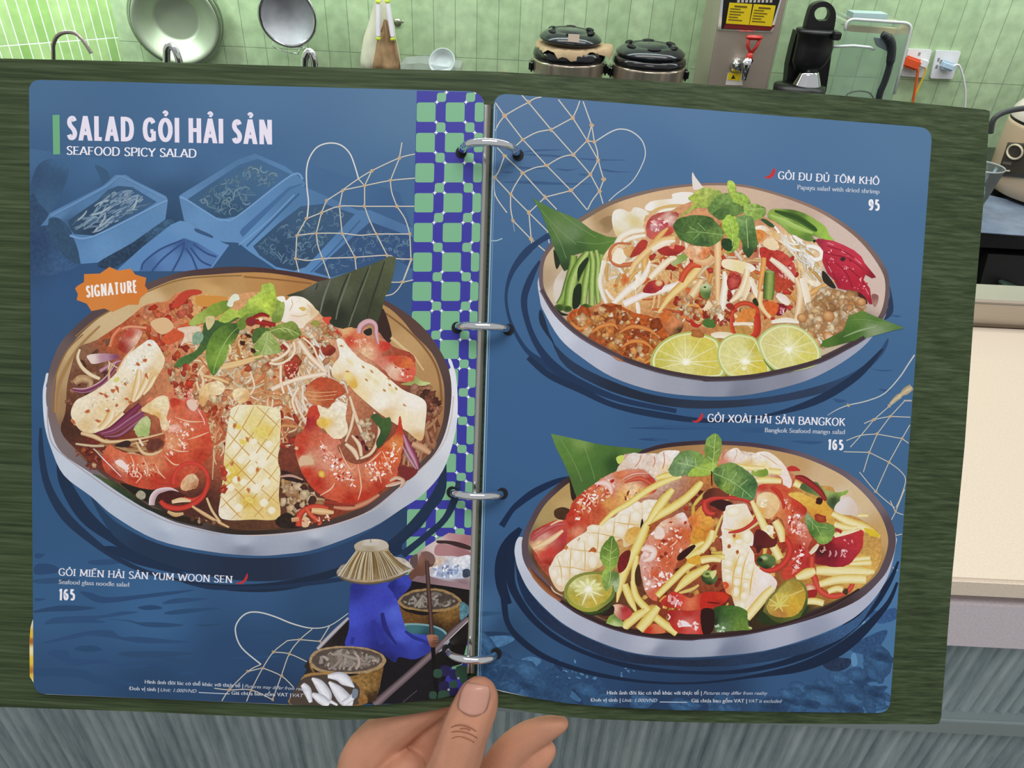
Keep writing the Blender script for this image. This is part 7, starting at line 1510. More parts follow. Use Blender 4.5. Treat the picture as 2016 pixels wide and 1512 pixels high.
# pale prawn tails at the back
P("1025,420 1080,330 1180,245 1260,265 1400,270 1460,230 1580,225 1620,240 1560,320 1530,420 1560,470 1400,470 1300,400 1180,390 1080,410", [(1100, 380, 'e0c8b4'), (1200, 280, 'e8dcd2'), (1350, 320, 'e0c8b8'), (1450, 280, 'efe4dc'), (1590, 240, 'f3ece6'), (1400, 420, 'ead8c4'), (1500, 430, 'ecd0a0')], g=.2)
for q in ("1380,280 1390,330 1370,380", "1260,270 1240,330 1200,380", "1470,240 1480,330 1460,400"): line(q, 8, 'c87a58')
P("1025,290 1085,268 1100,300 1060,350 1035,340", 'cdd868')
F(1380, 840, 4.8)
P("150,350 200,300 260,230 340,200 400,260 470,280 540,240 640,240 740,310 800,380 830,440 860,520 840,580 780,560 760,480 640,420 500,400 300,370", [(200, 320, 'd88a6c'), (300, 240, 'efe4dc'), (420, 300, 'eee2d8'), (560, 270, 'f0e8e0'), (440, 340, 'e0c070'), (700, 350, 'efe2d2'), (820, 480, 'efe0d8'), (600, 390, 'efdca0')], g=.15)
for q in ("330,210 340,260 300,330", "480,300 470,350", "560,260 640,300 720,360", "200,250 180,310"): line(q, 8, 'd8b49c')
P("480,420 520,390 620,400 630,460 560,475 490,460", [(500, 430, '9ab04c'), (600, 430, '7a9838')]); B(515, 405, 24, 20, 0, 'eef0c8', 'c8d48a')
P("815,390 850,370 900,380 940,415 900,420 830,420", 'c03430')
# green leaf piece on the right of the bowl
P("945,540 1080,520 1130,560 1180,600 1300,620 1390,600 1370,640 1320,660 1310,720 1270,790 1200,740 1160,680 960,600", [(960, 570, '4c6438'), (1080, 540, '5c7444'), (1200, 620, 'a3b468'), (1350, 610, '8fb04a'), (1250, 700, '34482a')], g=.15)
R("890,475 960,490 1050,550 1130,620 1180,700", [30, 60, 60, 56, 30], ['6a1a1c', 'a83230', '8a2224'])
P("1290,720 1400,660 1480,760 1460,830 1330,830 1260,790", [(1320, 740, 'e3d8d4'), (1440, 800, 'dcc8b8')])
# prawn, upper left
F(1000, 840, 4.8)
P("670,660 760,580 830,530 900,480 1010,430 1140,410 1260,398 1340,450 1400,520 1420,570 1360,640 1250,680 1100,720 1040,760 1020,820 950,880 880,900 860,930 740,960 700,1020 640,1050 570,1100 550,1040 560,960 540,880 580,790 640,700",
  [(700, 640, 'c84428'), (850, 560, 'd8684c'), (960, 530, 'e6b8ac'), (930, 620, 'c03c28'), (880, 600, 'd88850'), (1060, 470, 'd87a4c'), (1200, 430, 'd8886c'), (1330, 500, 'b83828'), (1280, 480, 'd4846c'), (1380, 580, 'c03424'), (1180, 600, 'efd0a4'), (1100, 660, 'e8b464'), (1250, 640, 'e8b878'), (760, 700, 'b8381f'), (600, 800, 'c03020'), (700, 800, 'd0603c'), (700, 880, 'c4442c'), (860, 780, 'c05030'), (950, 720, 'd89850'), (600, 920, 'b83424'), (650, 990, 'dc8a68'), (580, 1060, 'c85038')], m=10, g=.3)
specks([(700, 620), (1000, 470), (1000, 620), (880, 720), (640, 900), (600, 820)], 90, (6, 26), ['f3d0c0', 'e89a78', 'fbeee6', 'b8301f', 'e8b080'])
R("820,540 900,530 960,560 980,640", [10, 60, 60, 16], ['e0a08c', 'f3dcd4', 'e8b0a0']); R("1050,520 1180,450 1320,440", [10, 34, 16], ['c84a34', 'e6b8a0', 'b83c28']); R("1100,530 1250,490 1380,560", [16, 44, 20], ['b83424', 'd86c50', 'a82c20'])
specks([(1080, 620), (1250, 580), (1230, 650), (1090, 700)], 16, (8, 20), ['8a3a20', 'f6e4c8', 'e0a050'])
# second prawn, centre
P("1290,1160 1300,1080 1380,980 1450,900 1560,850 1640,810 1690,850 1720,940 1740,1060 1700,1140 1640,1200 1600,1280 1560,1380 1580,1460 1500,1540 1420,1600 1400,1650 1340,1620 1290,1540 1270,1450 1240,1330 1250,1240",
  [(1640, 830, 'efe0d8'), (1560, 880, 'e0aa88'), (1450, 930, 'e8c8b0'), (1380, 1010, 'dca888'), (1320, 1080, 'd4886c'), (1450, 1080, 'd8744c'), (1600, 1000, 'c8522c'), (1680, 1020, 'd06834'), (1550, 1120, 'cc5430'), (1620, 1160, 'd87c58'), (1310, 1190, 'ecd4cc'), (1430, 1200, 'd05c38'), (1500, 1280, 'd46438'), (1300, 1330, 'dca898'), (1380, 1400, 'd05830'), (1320, 1480, 'e0b0a0'), (1450, 1500, 'cc5430'), (1380, 1580, 'd86848')], m=10, g=.3)
specks([(1300, 1060), (1500, 900), (1680, 900), (1640, 1200), (1520, 1320), (1270, 1380)], 70, (6, 24), ['f3d4c4', 'e8a080', 'fbeee6', 'b83c20', 'e07a50']); specks([(1280, 1340), (1560, 1380), (1560, 1460), (1300, 1540)], 40, (8, 26), ['f6e0d8', 'eab0a0', 'fdf2ee'])
R("1260,1170 1310,1150 1370,1180 1350,1240 1280,1270", [20, 70, 80, 60, 20], ['e6c0b0', 'f3e4de', 'e0a890']); P("1430,940 1480,990 1470,1050 1400,1060 1380,1010", 'efd8cc', g=.1); R("1530,1140 1580,1100 1600,1070", [8, 14, 6], 'f3c0a0')
for x, y in ((1470, 1080), (1450, 1230), (1490, 1200)): B(x, y, 22, 18, 0, '6a2418', 'b84a2c', jag=.3)
P("1700,880 1760,820 1840,740 1860,830 1930,860 1950,960 1940,1050 1880,1080 1760,1120 1720,1060 1740,960", [(1740, 900, 'd8783c'), (1850, 800, 'e09a44'), (1900, 900, 'e8a848'), (1820, 1000, 'dc9434'), (1760, 1080, 'd89838'), (1930, 1000, 'c86c2c')], g=.35)
# third prawn, right
F(1380, 840, 4.8)
P("540,560 640,540 740,545 820,570 860,660 920,700 1000,780 980,850 920,880 1000,940 1020,1010 1050,1060 1010,1150 1060,1220 1080,1290 960,1380 860,1430 780,1440 760,1370 830,1300 800,1210 860,1120 800,1020 780,900 720,850 640,870 560,830 520,740 530,650",
  [(580, 570, 'c03828'), (700, 600, 'cc4c30'), (800, 620, 'cf5434'), (900, 740, 'c83c28'), (980, 790, 'b83020'), (600, 690, 'efd4a8'), (680, 760, 'e6bc88'), (560, 790, 'e8b054'), (720, 830, 'd88448'), (830, 800, 'd4643c'), (900, 960, 'cf5838'), (950, 920, 'e6a89c'), (850, 1050, 'c84c2c'), (980, 1040, 'd07058'), (900, 1150, 'b83424'), (960, 1200, 'c8403c'), (1020, 1280, 'b42c28'), (850, 1350, 'cc4430')], m=10, g=.25)
specks([(740, 620), (860, 760), (980, 900), (1000, 1050), (860, 1000)], 60, (6, 26), ['f3d0c4', 'e89a80', 'fbeee8', 'b8281c']); specks([(880, 1150), (1000, 1080), (960, 1300), (860, 1400)], 40, (8, 28), ['f3c8c0', 'e88a80', 'fbe8e4', 'a8241c'])
P("530,670 600,620 700,640 745,740 700,830 640,870 560,840 530,770", [(570, 700, 'efdcb0'), (680, 700, 'ecc890'), (640, 800, 'e8c08c'), (560, 800, 'e0a850')], g=.15); specks([(560, 680), (640, 680), (620, 760), (560, 760)], 10, (8, 18), ['fbf4e4', 'f3e4c0'])
R("660,570 730,620 770,700 780,780", [20, 40, 30, 10], ['b8281c', 'cf4430', 'a8241a'])
P("820,640 940,620 1060,680 1160,700 1230,790 1260,880 1250,930 1180,900 1080,880 1020,800 960,730", [(880, 640, 'e6bc58'), (1050, 720, 'e0b048'), (1150, 780, 'e0a83c'), (1230, 880, 'dca848'), (1060, 830, 'd89438')], g=.2)
B(1120, 700, 36, 34, 0, '2c1410', '4a1c14', jag=.2); B(1130, 865, 56, 40, 20, 'b8502c', '8a2c1c', jag=.2)
# squid, left (crosscut roll)
F(1000, 840, 4.8)
P("385,1360 420,1280 460,1210 540,1150 560,1110 640,1050 740,990 750,950 800,925 880,930 940,880 1010,850 1060,800 1140,760 1200,710 1260,720 1320,690 1420,700 1420,760 1340,830 1350,900 1290,930 1260,1000 1220,1080 1100,1140 1080,1060 1010,1100 900,1300 840,1340 760,1380 640,1400 570,1512 500,1560 430,1490",
  [(420, 1300, 'efe0d2'), (560, 1170, 'efe2cc'), (700, 1050, 'f0e6d0'), (840, 950, 'efe4c8'), (1000, 880, 'f0e8d4'), (1140, 790, 'f0e8dc'), (1350, 720, 'f3eee6'), (1200, 900, 'ecd8b0'), (1180, 1000, 'dcb468'), (1240, 1040, 'd8a850'), (1060, 970, 'f0e6d2'), (950, 1100, 'e8d4a4'), (800, 1200, 'f0e4cc'), (650, 1250, 'efe4d0'), (480, 1400, 'f0e4d4'), (820, 1330, 'e0c490'), (600, 1400, 'e8d2ac'), (460, 1500, 'e6c8a4')], m=10, g=.1)
for x, y, rx, ry, a in ((480, 1270, 46, 60, 30), (560, 1230, 44, 70, 15), (650, 1220, 46, 80, 8), (790, 1080, 50, 75, 0), (800, 1270, 46, 70, 0), (640, 1360, 54, 44, 0), (520, 1370, 56, 50, 0), (440, 1390, 40, 50, 0), (700, 1130, 50, 55, 20), (880, 1040, 44, 60, 0), (960, 950, 50, 55, 10), (1060, 980, 60, 60, 5), (1100, 880, 56, 60, 10), (1210, 850, 56, 55, 5), (1150, 960, 50, 40, 10), (1220, 750, 50, 46, 20), (1300, 740, 40, 50, 10), (1370, 730, 40, 40, 0), (1310, 850, 44, 46, 0), (820, 965, 60, 36, 10), (500, 1460, 50, 46, 0), (600, 1290, 40, 50, 10), (730, 1240, 40, 70, 5)):
    B(x, y, rx, ry, a, 'f4eee0', 'ead9b6', ox=-.2, oy=-.3, mid='f0e6d2')
for q in ("420,1320 600,1330 760,1360 840,1330", "560,1150 680,1170 820,1180 900,1200", "740,1000 860,1010 1000,1040 1100,1050", "1000,900 1120,920 1260,930", "600,1130 590,1260 580,1480", "720,1080 730,1230 720,1400", "860,960 850,1100 840,1200", "1010,870 1000,980 980,1080", "1160,800 1140,920 1120,1030", "1270,760 1270,880", "460,1220 500,1340 510,1480"): R(q, [3, 10, 3], ['dcb870', 'cfa454', 'e3c88c'])
P("760,1185 800,1140 835,1160 830,1190 790,1180", 'b8602c'); P("535,1150 545,1120 570,1140 550,1165", 'c87a3c'); P("1250,960 1265,870 1280,900 1275,950", '1c1410'); line("660,1080 680,1050", 12, 'c89878')
P("1150,960 1250,960 1220,1080 1150,1110 1100,1060", [(1200, 1000, 'dca850'), (1160, 1080, 'e0b868')], g=.2)
# tomatoes
P("200,1090 240,1010 340,950 440,905 530,885 560,900 560,1010 540,1130 460,1210 410,1280 400,1310 310,1270 270,1200 230,1150", [(240, 1040, 'a8404a'), (400, 950, 'b84844'), (540, 910, 'c84a38'), (350, 1050, 'd8988c'), (300, 1120, 'efd49c'), (520, 1050, 'b8383c'), (400, 1180, 'c83834'), (340, 1200, 'd04838'), (380, 1290, 'a02820'), (540, 1150, 'a83430')], g=.15)
R("240,1150 330,1110 430,1050 520,980", [20, 50, 50, 24], ['e0a078', 'f0dcb0', 'e3b088']); R("230,1060 330,990 440,930 540,920", [20, 40, 40, 20], ['a83a40', 'c86a64', 'a83038']); R("400,930 480,890 520,890", [10, 18, 8], ['e6b890', 'efd0a8'])
# squid, right
F(1380, 840, 4.8)
P("215,790 230,750 320,735 420,730 455,790 500,880 500,940 460,970 495,1020 490,1120 460,1130 500,1200 515,1300 600,1360 660,1400 715,1460 710,1520 660,1600 570,1640 500,1720 430,1760 380,1740 320,1690 290,1600 240,1570 215,1500 200,1420 195,1280 205,1180 195,1060 170,1050 200,1020 190,960 205,900",
  [(300, 790, 'f3ece4'), (430, 780, 'efe2cc'), (240, 930, 'f0e6d8'), (440, 930, 'ecd098'), (230, 1080, 'efe6da'), (450, 1060, 'f3ece6'), (340, 1060, 'e8c46c'), (340, 1150, 'f3ecd8'), (250, 1250, 'f0e6d4'), (320, 1300, 'e6cc80'), (450, 1260, 'f3e8dc'), (240, 1430, 'efe4cc'), (400, 1400, 'f0e4c0'), (600, 1450, 'f3e8e4'), (680, 1500, 'efdcd4'), (480, 1600, 'f0e2d0'), (340, 1560, 'e6c878'), (380, 1700, 'f0e4cc'), (250, 1540, 'e09a60'), (560, 1600, 'efe0d8')], m=10, g=.08)
for x, y, rx, ry, a in ((310, 800, 80, 50, -10), (260, 1080, 50, 40, 0), (440, 1040, 46, 70, 0), (360, 1090, 40, 30, 0), (260, 1290, 44, 36, 20), (250, 1360, 40, 30, 10), (260, 1430, 40, 36, 10), (360, 1360, 40, 50, 20), (380, 1260, 36, 60, 25), (340, 1470, 36, 40, 10), (330, 1560, 34, 50, 5), (440, 1410, 34, 36, 15), (470, 1330, 34, 60, 20), (430, 1500, 36, 34, 10), (410, 1600, 36, 40, 5), (390, 1690, 36, 40, 0), (480, 1430, 30, 30, 10)):
    B(x, y, rx, ry, a, 'f6f1e4', 'ecdcb0', mid='f2e9d4', ox=-.2, oy=-.2)
for q in ("370,1200 320,1330 300,1450 310,1580", "450,1180 400,1330 380,1480 360,1650", "500,1330 470,1480 460,1600", "210,1330 300,1360", "300,1420 480,1450", "210,960 300,980 400,960"): R(q, [4, 14, 4], ['e3bc50', 'd8a83c', 'ecd490'])
for x, y in ((265, 1130), (345, 1180), (315, 1030)): B(x, y, 16, 22, 20, '98401f', 'c87a3c', jag=.3)
R("205,1490 230,1480 250,1500 220,1530", 30, 'd8562c')
# chilli rings and strips
R("30,740 60,690 180,670 320,675 440,700 520,770 530,840 500,900 420,960 340,990 260,1000", [60, 60, 40, 36, 40, 46, 44, 36, 32, 30, 16], ['a82420', 'd0443c', 'a82c22'])
P("80,730 160,690 250,700 300,730 240,750 220,800 130,760", '3c1c18'); P("20,640 100,580 240,600 260,660 120,660 30,690", [(60, 630, '5a2a1c'), (200, 630, '7c3a28')])
R("30,720 40,780 80,820 130,820", [40, 56, 50, 30], ['b82c28', 'd85040', 'a8241f'])
R("760,1040 800,1060 840,1140 820,1240 740,1330 640,1360 560,1330", [20, 50, 60, 60, 54, 50, 30], ['b02820', 'd84a3c', 'b02c24'])
R("1050,1230 1050,1340 1080,1450 1130,1550 1220,1600 1320,1590 1410,1530 1440,1440 1400,1380 1320,1370 1240,1420", [40, 56, 60, 60, 56, 50, 46, 40, 36, 36, 20], ['b02c24', 'dc5a44', 'b8382c'])
for q, wv in (("1000,1560 1080,1490 1080,1600", 40),): pass
B(1030, 1530, 56, 50, 30, 'efd8b0', 'c83830', jag=.15); P("990,1560 1090,1540 1090,1600 1020,1630", 'a02424')
# mango sticks
F(1000, 840, 4.8)
MG = ['cfa838', 'ecdc88', 'f0e4a0', 'd8b850']
for q, wv in (("870,930 1000,810 1150,720 1320,600 1500,510 1640,470", [30, 50, 56, 60, 60, 30]), ("1400,490 1500,460 1580,460", [40, 60, 30]), ("1290,930 1400,850 1560,760 1700,660 1800,560 1830,520", [40, 76, 80, 76, 70, 40]), ("1330,900 1400,790 1480,680 1560,590", [50, 80, 84, 50]), ("1310,930 1260,1050 1200,1180 1120,1330 1070,1470 1030,1660", [70, 90, 88, 84, 76, 14]), ("1220,1220 1200,1330 1180,1480", [40, 60, 40]),
              ("1690,1250 1800,1180 1870,1120 1920,1000", [60, 70, 60, 40]), ("1410,1600 1560,1450 1700,1320 1850,1250 2050,1230", [60, 66, 66, 60, 50]), ("1580,1560 1700,1440 1840,1350 1900,1310", [30, 90, 66, 30]), ("1680,1240 1760,1140 1850,1090", [30, 54, 30]), ("1180,1460 1210,1600 1300,1710 1430,1830 1600,1950", [50, 66, 70, 76, 80]), ("1100,1490 1160,1640 1220,1760", [70, 70, 14]), ("1090,1900 1200,1800 1300,1740", [80, 90, 60]), ("1240,1920 1340,1800 1420,1700", [90, 100, 60])):
    R(q, wv, MG, .05)
P("1690,1260 1800,1210 1830,1290 1740,1300", 'e0a838', g=.2); R("1440,1660 1500,1620 1480,1720", [40, 60, 40], ['d88a30', 'efc878'])
F(1380, 840, 4.8)
MG2 = ['d8b448', 'efe0a0', 'f3e8b8', 'dcc064']
for q, wv in (("130,400 300,370 460,390 600,390", [40, 46, 50, 30]), ("520,510 640,505 760,515", [60, 66, 50]), ("880,530 940,560", [70, 60]), ("640,420 760,430", [60, 60]), ("480,700 560,860 660,1080 750,1250", [40, 70, 80, 76]), ("700,890 750,980 770,1090", [70, 80, 50]), ("1240,820 1400,900 1560,960 1690,1040", [50, 80, 80, 30]), ("1260,920 1400,960 1480,950", [60, 60, 30]), ("1250,1030 1380,1000 1500,985", [50, 50, 16]), ("1480,840 1580,840", [30, 30]), ("1400,1270 1500,1250 1600,1240", [40, 46, 40]), ("1400,1300 1500,1290 1610,1285", [40, 50, 50]),
              ("1090,1360 1300,1360 1480,1370 1640,1370", [80, 110, 110, 40]), ("1120,1490 1320,1440 1560,1440", [60, 90, 90]), ("900,1430 1000,1390 1080,1360", [50, 100, 60]), ("1200,1560 1280,1530 1340,1540", [50, 60, 60]), ("430,1810 520,1700 620,1580 680,1520", [80, 90, 80, 50]), ("1000,1650 1080,1650 1160,1670", [60, 66, 60]), ("0,1180 80,1080 110,980", [60, 60, 50]), ("0,1270 100,1250 190,1260", [60, 60, 50])):
    R(q, wv, MG2, .05)
P("1340,1570 1360,1530 1390,1540 1380,1590", '4a3420'); P("1540,960 1600,1030 1690,1040 1640,980", 'e0c030', g=.1)
specks([(580, 950), (680, 940), (690, 1020), (600, 1010)], 18, (10, 24), ['f8f0dc', 'efe0b8'])
P("640,930 680,950 680,1000 640,990", 'f3e8d0', g=.2)
# tomato wedge right
P("1080,1230 1090,1150 1180,1100 1240,1040 1360,1010 1520,975 1535,1060 1530,1130 1490,1200 1400,1300 1280,1330 1160,1310 1080,1290", [(1300, 1060, 'b83038'), (1500, 1020, 'c03434'), (1200, 1120, '7a1420'), (1130, 1180, '4a1a18'), (1250, 1220, '7c1828'), (1420, 1200, 'b02c38'), (1100, 1270, '8a1c28'), (1350, 1290, 'a82434'), (1480, 1150, 'c03038')], g=.2)
for x in (1210, 1265, 1320): R([(x, 1230), (x + 14, 1200), (x + 8, 1170)], [10, 24, 12], ['a85058', 'e0b0b0', 'a03840'])
specks([(1120, 1150), (1190, 1140), (1180, 1190), (1120, 1190)], 12, (8, 20), ['d89a90', '2a1410', 'efd0c8']); specks([(1340, 1060), (1440, 1050), (1420, 1180), (1330, 1280)], 9, (8, 22), ['f3ccd0', 'e89aa0'])
R("1260,1030 1380,1000 1500,975", [40, 40, 10], ['e6dca0', 'f3ecc8']); R("1270,970 1300,980 1330,1000", 30, 'b02c34')
R("1030,1200 1070,1160 1110,1110", [30, 44, 24], ['dcc8a0', 'f0e4cc'])
# chilli slices, greens
def slice_(x, y, s_): P([(x - s_, y - s_ * .4), (x, y - s_ * .8), (x + s_, y - s_ * .4), (x + s_, y + s_ * .5), (x, y + s_), (x - s_, y + s_ * .4)], [(x - s_, y, '2c3f20'), (x + s_ * .6, y, '5c7440'), (x, y + s_, '24341a'), (x, y - s_ * .6, '6a8040')])
slice_(615, 1265, 80); B(600, 1240, 40, 26, 10, 'c3cc98', '6a8040'); B(560, 1260, 26, 20, 0, '1c2410', '2c3f1a')
slice_(80, 1430, 66); B(70, 1390, 58, 34, -10, 'c8d080', '7c9440'); B(60, 1392, 24, 14, 0, '3c4c20', '6a7c38'); P("90,1380 140,1355 145,1390 110,1440", 'dcd890')
P("520,980 600,990 680,1060 720,1040 700,1130 560,1150 500,1130", [(560, 1040, '5a1c1c'), (680, 1080, '6a2420')]); P("520,1130 580,1130 540,1200", '4a1a18')
F(1000, 840, 4.8)
P("930,1850 960,1790 1010,1770 1060,1800 1090,1870 1060,1890 940,1870", [(960, 1830, '8aa848'), (1040, 1800, '5c7a34'), (1000, 1870, 'c8d490')]); P("990,1690 1070,1680 1150,1720 1170,1780 1080,1830 1000,1760", [(1010, 1700, 'efc8a8'), (1100, 1720, 'a8242c'), (1150, 1780, 'c84040')]); P("850,1760 990,1690 1000,1760 940,1790", '2c1c14', g=.3)
P("1040,1260 1100,1180 1160,1180 1120,1330 1050,1380", [(1080, 1250, '7c1c20'), (1130, 1220, '6a2418')], g=.4); P("1620,1200 1740,1120 1770,1140 1660,1250 1600,1260", '34140e'); P("1240,1300 1260,1480 1210,1500 1200,1380", '4a2c18')
# red peppers at the front
P("1500,1600 1560,1560 1640,1580 1720,1620 1800,1580 1900,1565 2020,1560 2090,1590 2060,1650 2000,1660 1900,1720 1700,1740 1600,1720 1490,1700 1440,1660", [(1540, 1600, 'c83828'), (1640, 1640, 'd84438'), (1720, 1660, 'e07850'), (1900, 1600, 'b8281c'), (1850, 1680, 'c8341f'), (2050, 1600, 'c02c1c'), (1520, 1690, 'b02c20')], g=.15)
specks([(1520, 1600), (1640, 1580), (1640, 1680), (1520, 1680)], 20, (10, 30), ['f3d8d8', 'e8a8a4', 'fbeeee'])
P("1500,1760 1560,1730 1700,1740 1830,1740 1900,1860 1890,1950 1760,1960 1620,1950 1540,1880", [(1530, 1780, 'a8241c'), (1700, 1760, 'b82c20'), (1700, 1850, 'd87068'), (1850, 1840, 'b82820'), (1860, 1940, 'd83424'), (1620, 1900, 'c03024'), (1760, 1900, 'd85a50')], g=.15)
P("1600,1860 1640,1830 1700,1850 1740,1900 1720,1890 1660,1890 1620,1890", 'f3e4e4'); specks([(1610, 1830), (1820, 1850), (1800, 1920), (1620, 1900)], 14, (10, 24), ['f6e0dc', 'eaa49c']); R("1510,1770 1530,1800 1510,1830", [8, 16, 6], 'f3dcd8')
P("1290,1930 1370,1860 1460,1900 1480,1950 1300,1955", [(1330, 1920, 'c8341f'), (1420, 1900, 'dc7a50')])
F(1380, 840, 4.8)
P("10,1580 120,1560 220,1580 260,1620 200,1680 120,1720 0,1740", [(60, 1620, 'c82c1c'), (200, 1600, 'd0381f'), (160, 1670, 'b0281c')], g=.15); R("60,1660 120,1665 180,1670", [10, 16, 8], '6a1410')
# herb at the front
P("115,1720 200,1690 330,1695 430,1740 440,1790 450,1880 480,1910 440,1925 300,1930 180,1945 130,1930 110,1840", [(140, 1740, '2c4420'), (250, 1750, '44682c'), (400, 1760, '54782c'), (200, 1900, '6a8a58'), (380, 1880, '6c8a38'), (130, 1850, '1f2c18')], g=.3)
specks([(140, 1870), (220, 1860), (230, 1940), (140, 1940)], 14, (8, 20), ['dfe6d4', 'b8c8a8']); P("0,1740 100,1720 130,1780 110,1930 20,1960", '2c120e'); P("455,1890 480,1900 478,1915 450,1900", 'd8d890')
P("480,1820 560,1780 700,1860 640,1900 500,1910", '3a2c18', g=.3)
# calamansi halves
P("600,1700 620,1640 690,1560 780,1480 850,1440 930,1450 990,1510 1010,1600 1000,1700 960,1780 900,1830 800,1860 700,1840 590,1770", [(650, 1650, '7c7438'), (850, 1460, '98883c'), (980, 1550, '6c7a30'), (900, 1800, '5c6a28'), (700, 1830, '4c5420'), (1000, 1700, '44582a')])
P("570,1740 700,1840 820,1850 920,1820 1000,1700 1020,1720 960,1800 900,1850 800,1880 660,1880 560,1850 540,1800", '2c3818', g=.2)
P("620,1700 650,1640 720,1560 800,1480 860,1455 930,1470 980,1530 990,1600 970,1690 920,1760 840,1800 740,1800 650,1770", [(680, 1640, 'c0a850'), (800, 1530, 'b0a04c'), (900, 1500, 'a88a34'), (950, 1600, 'c8a034'), (850, 1700, 'd8a838'), (750, 1760, 'b8803c'), (780, 1620, 'd8c458'), (880, 1640, 'dcb43c')], g=.25)
for a in (20, 70, 120, 160, 200, 250, 290, 330): R([(740, 1690), (740 + 100 * math.cos(math.radians(a)), 1660 + 90 * math.sin(math.radians(a)))], [22, 8], ['d8c860', 'e8dc88'], sm=False)
R("760,1620 880,1580 970,1540", [10, 14, 8], 'dcc878')
F(1000, 840, 4.8)
P("530,1560 545,1500 600,1430 680,1390 780,1370 900,1375 980,1420 1010,1500 1010,1590 960,1660 860,1730 780,1770 680,1740 600,1690 540,1630", [(560, 1500, '8a9040'), (800, 1380, '86883c'), (1000, 1500, '6a8038'), (700, 1700, 'a8a840')])
P("540,1620 600,1690 700,1740 800,1750 900,1720 980,1650 1010,1590 1000,1660 940,1730 850,1770 750,1775 650,1740 570,1690", '3c4c20', g=.2); P("570,1680 640,1740 760,1772 860,1765 950,1720 900,1770 800,1785 680,1775 600,1730", '24301a', g=.2)
P("560,1560 580,1500 640,1440 720,1405 800,1395 890,1405 960,1450 985,1520 975,1590 930,1640 850,1690 760,1715 670,1690 590,1640", [(620, 1490, 'dcdc98'), (720, 1430, 'c8c478'), (850, 1430, 'b8a848'), (940, 1500, 'c0b048'), (760, 1540, 'f0ecc0'), (650, 1600, 'b8a838'), (800, 1650, 'c8b040'), (920, 1600, 'bca83c'), (600, 1560, 'b0a848')], g=.2)
for a, c in ((200, 'efeec0'), (170, 'e6e4ac'), (230, 'f3f2d0'), (265, 'efeebc'), (300, 'f3f2cc'), (330, 'ecebb0'), (355, 'e8e6a4')):
    a = math.radians(a); R([(760, 1535), (760 + 75 * math.cos(a), 1535 + 62 * math.sin(a)), (760 + 135 * math.cos(a), 1535 + 105 * math.sin(a))], [10, 50, 10], ['d8d480', c, 'd8d480'])
for q in ("760,1545 720,1640 700,1690", "765,1545 810,1620 840,1680", "760,1540 640,1600", "765,1545 900,1600"): R(q, [24, 14, 6], ['efe8b0', 'f3efc8'])
B(762, 1535, 40, 34, 0, 'fefdf4', 'f0ecc4', jag=.2)
# mint
P("870,1240 880,1150 930,1080 985,1030 1030,1100 1055,1180 1040,1290 1000,1340 970,1370 920,1330 885,1280", [(900, 1180, '6a8a34'), (985, 1060, '5c7c30'), (950, 1250, '8aa84c'), (1030, 1200, '6a8634'), (960, 1340, '9ab84c')], g=.3)
P("890,1400 920,1340 970,1370 1020,1370 1055,1430 1040,1540 1010,1560 990,1500 930,1550 890,1480", [(910, 1380, 'a3c458'), (1000, 1400, '5c7c40'), (930, 1500, '86a04c'), (1020, 1500, 'a8b88c')], g=.35)
for q in ("985,1050 970,1200 960,1340", "970,1200 1030,1150", "968,1250 1030,1230", "972,1180 900,1140", "965,1270 890,1220", "960,1350 970,1400 950,1500"): line(q, 5, 'bcd07c')
P("1515,420 1540,360 1580,290 1660,230 1760,230 1830,260 1860,300 1930,430 1850,450 1760,470 1660,460 1570,470", [(1540, 410, '6a8858'), (1660, 260, '6c8c50'), (1700, 350, '8aa878'), (1800, 290, '7a9c4c'), (1750, 420, '55783c'), (1870, 400, '9cb84c'), (1600, 440, '7c9868')], g=.35)
P("1860,300 1860,200 1880,110 1960,65 2010,110 2020,200 1990,300 1960,400 1930,430 1880,360", [(1900, 130, '86a854'), (1980, 120, '7c9c48'), (1900, 250, '6a8c3c'), (1960, 250, '7c9a44'), (1920, 390, 'a8c458')], g=.35)
P("1770,380 1850,400 1930,420 1900,460 1800,470 1700,460", 'a0bc4c', g=.3)
for q in ("1960,80 1950,220 1930,420", "1950,200 1890,170", "1945,260 2000,210", "1940,320 1890,280", "1600,340 1740,370 1920,420", "1700,360 1680,280", "1780,380 1770,300", "1660,400 1640,450"): line(q, 5, 'c0d488')
R("1925,420 1925,480 1928,560", [10, 12, 10], '2c1c14')
F(1380, 840, 4.8)
P("110,460 130,400 190,360 260,340 330,350 410,400 490,460 530,530 525,600 490,690 400,680 300,650 230,620 150,560", [(140, 440, '5c7c44'), (260, 370, '7c9c4c'), (400, 420, '5c8044'), (500, 540, '44683c'), (300, 500, '8aa85c'), (220, 560, '86a044'), (420, 600, '4f7840'), (470, 670, '5c8450'), (160, 540, '34582c')], g=.4)
for q in ("120,440 260,500 380,580 480,670", "200,470 220,390", "280,520 340,430", "360,570 440,500", "240,510 210,570", "320,560 300,630", "400,610 390,670"): line(q, 6, 'a8c47c')
P("985,880 1000,820 1060,870 1130,910 1220,920 1265,960 1240,1060 1180,1110 1130,1110 1070,1060 1020,990", [(1000, 860, '86a070'), (1080, 930, '5c8438'), (1230, 960, '6c9048'), (1150, 1060, '8aac50'), (1050, 1000, '4c7030')], g=.35)
for q in ("1010,860 1100,960 1160,1090", "1080,940 1200,960", "1050,900 1060,980"): line(q, 5, 'a8c078')
F(0, 0, 1)
R("1104,1183 1167,1220 1229,1242 1292,1253 1354,1257 1380,1255 1463,1247 1547,1228 1630,1198 1692,1160", [6, 7, 8, 8, 8, 8, 8, 7, 7, 5], ['3c2826', '2c1a18', '54404a'])
done('printed_mango_salad', right_page, 'printed picture of a seafood mango salad bowl with prawns, squid and a green leaf')
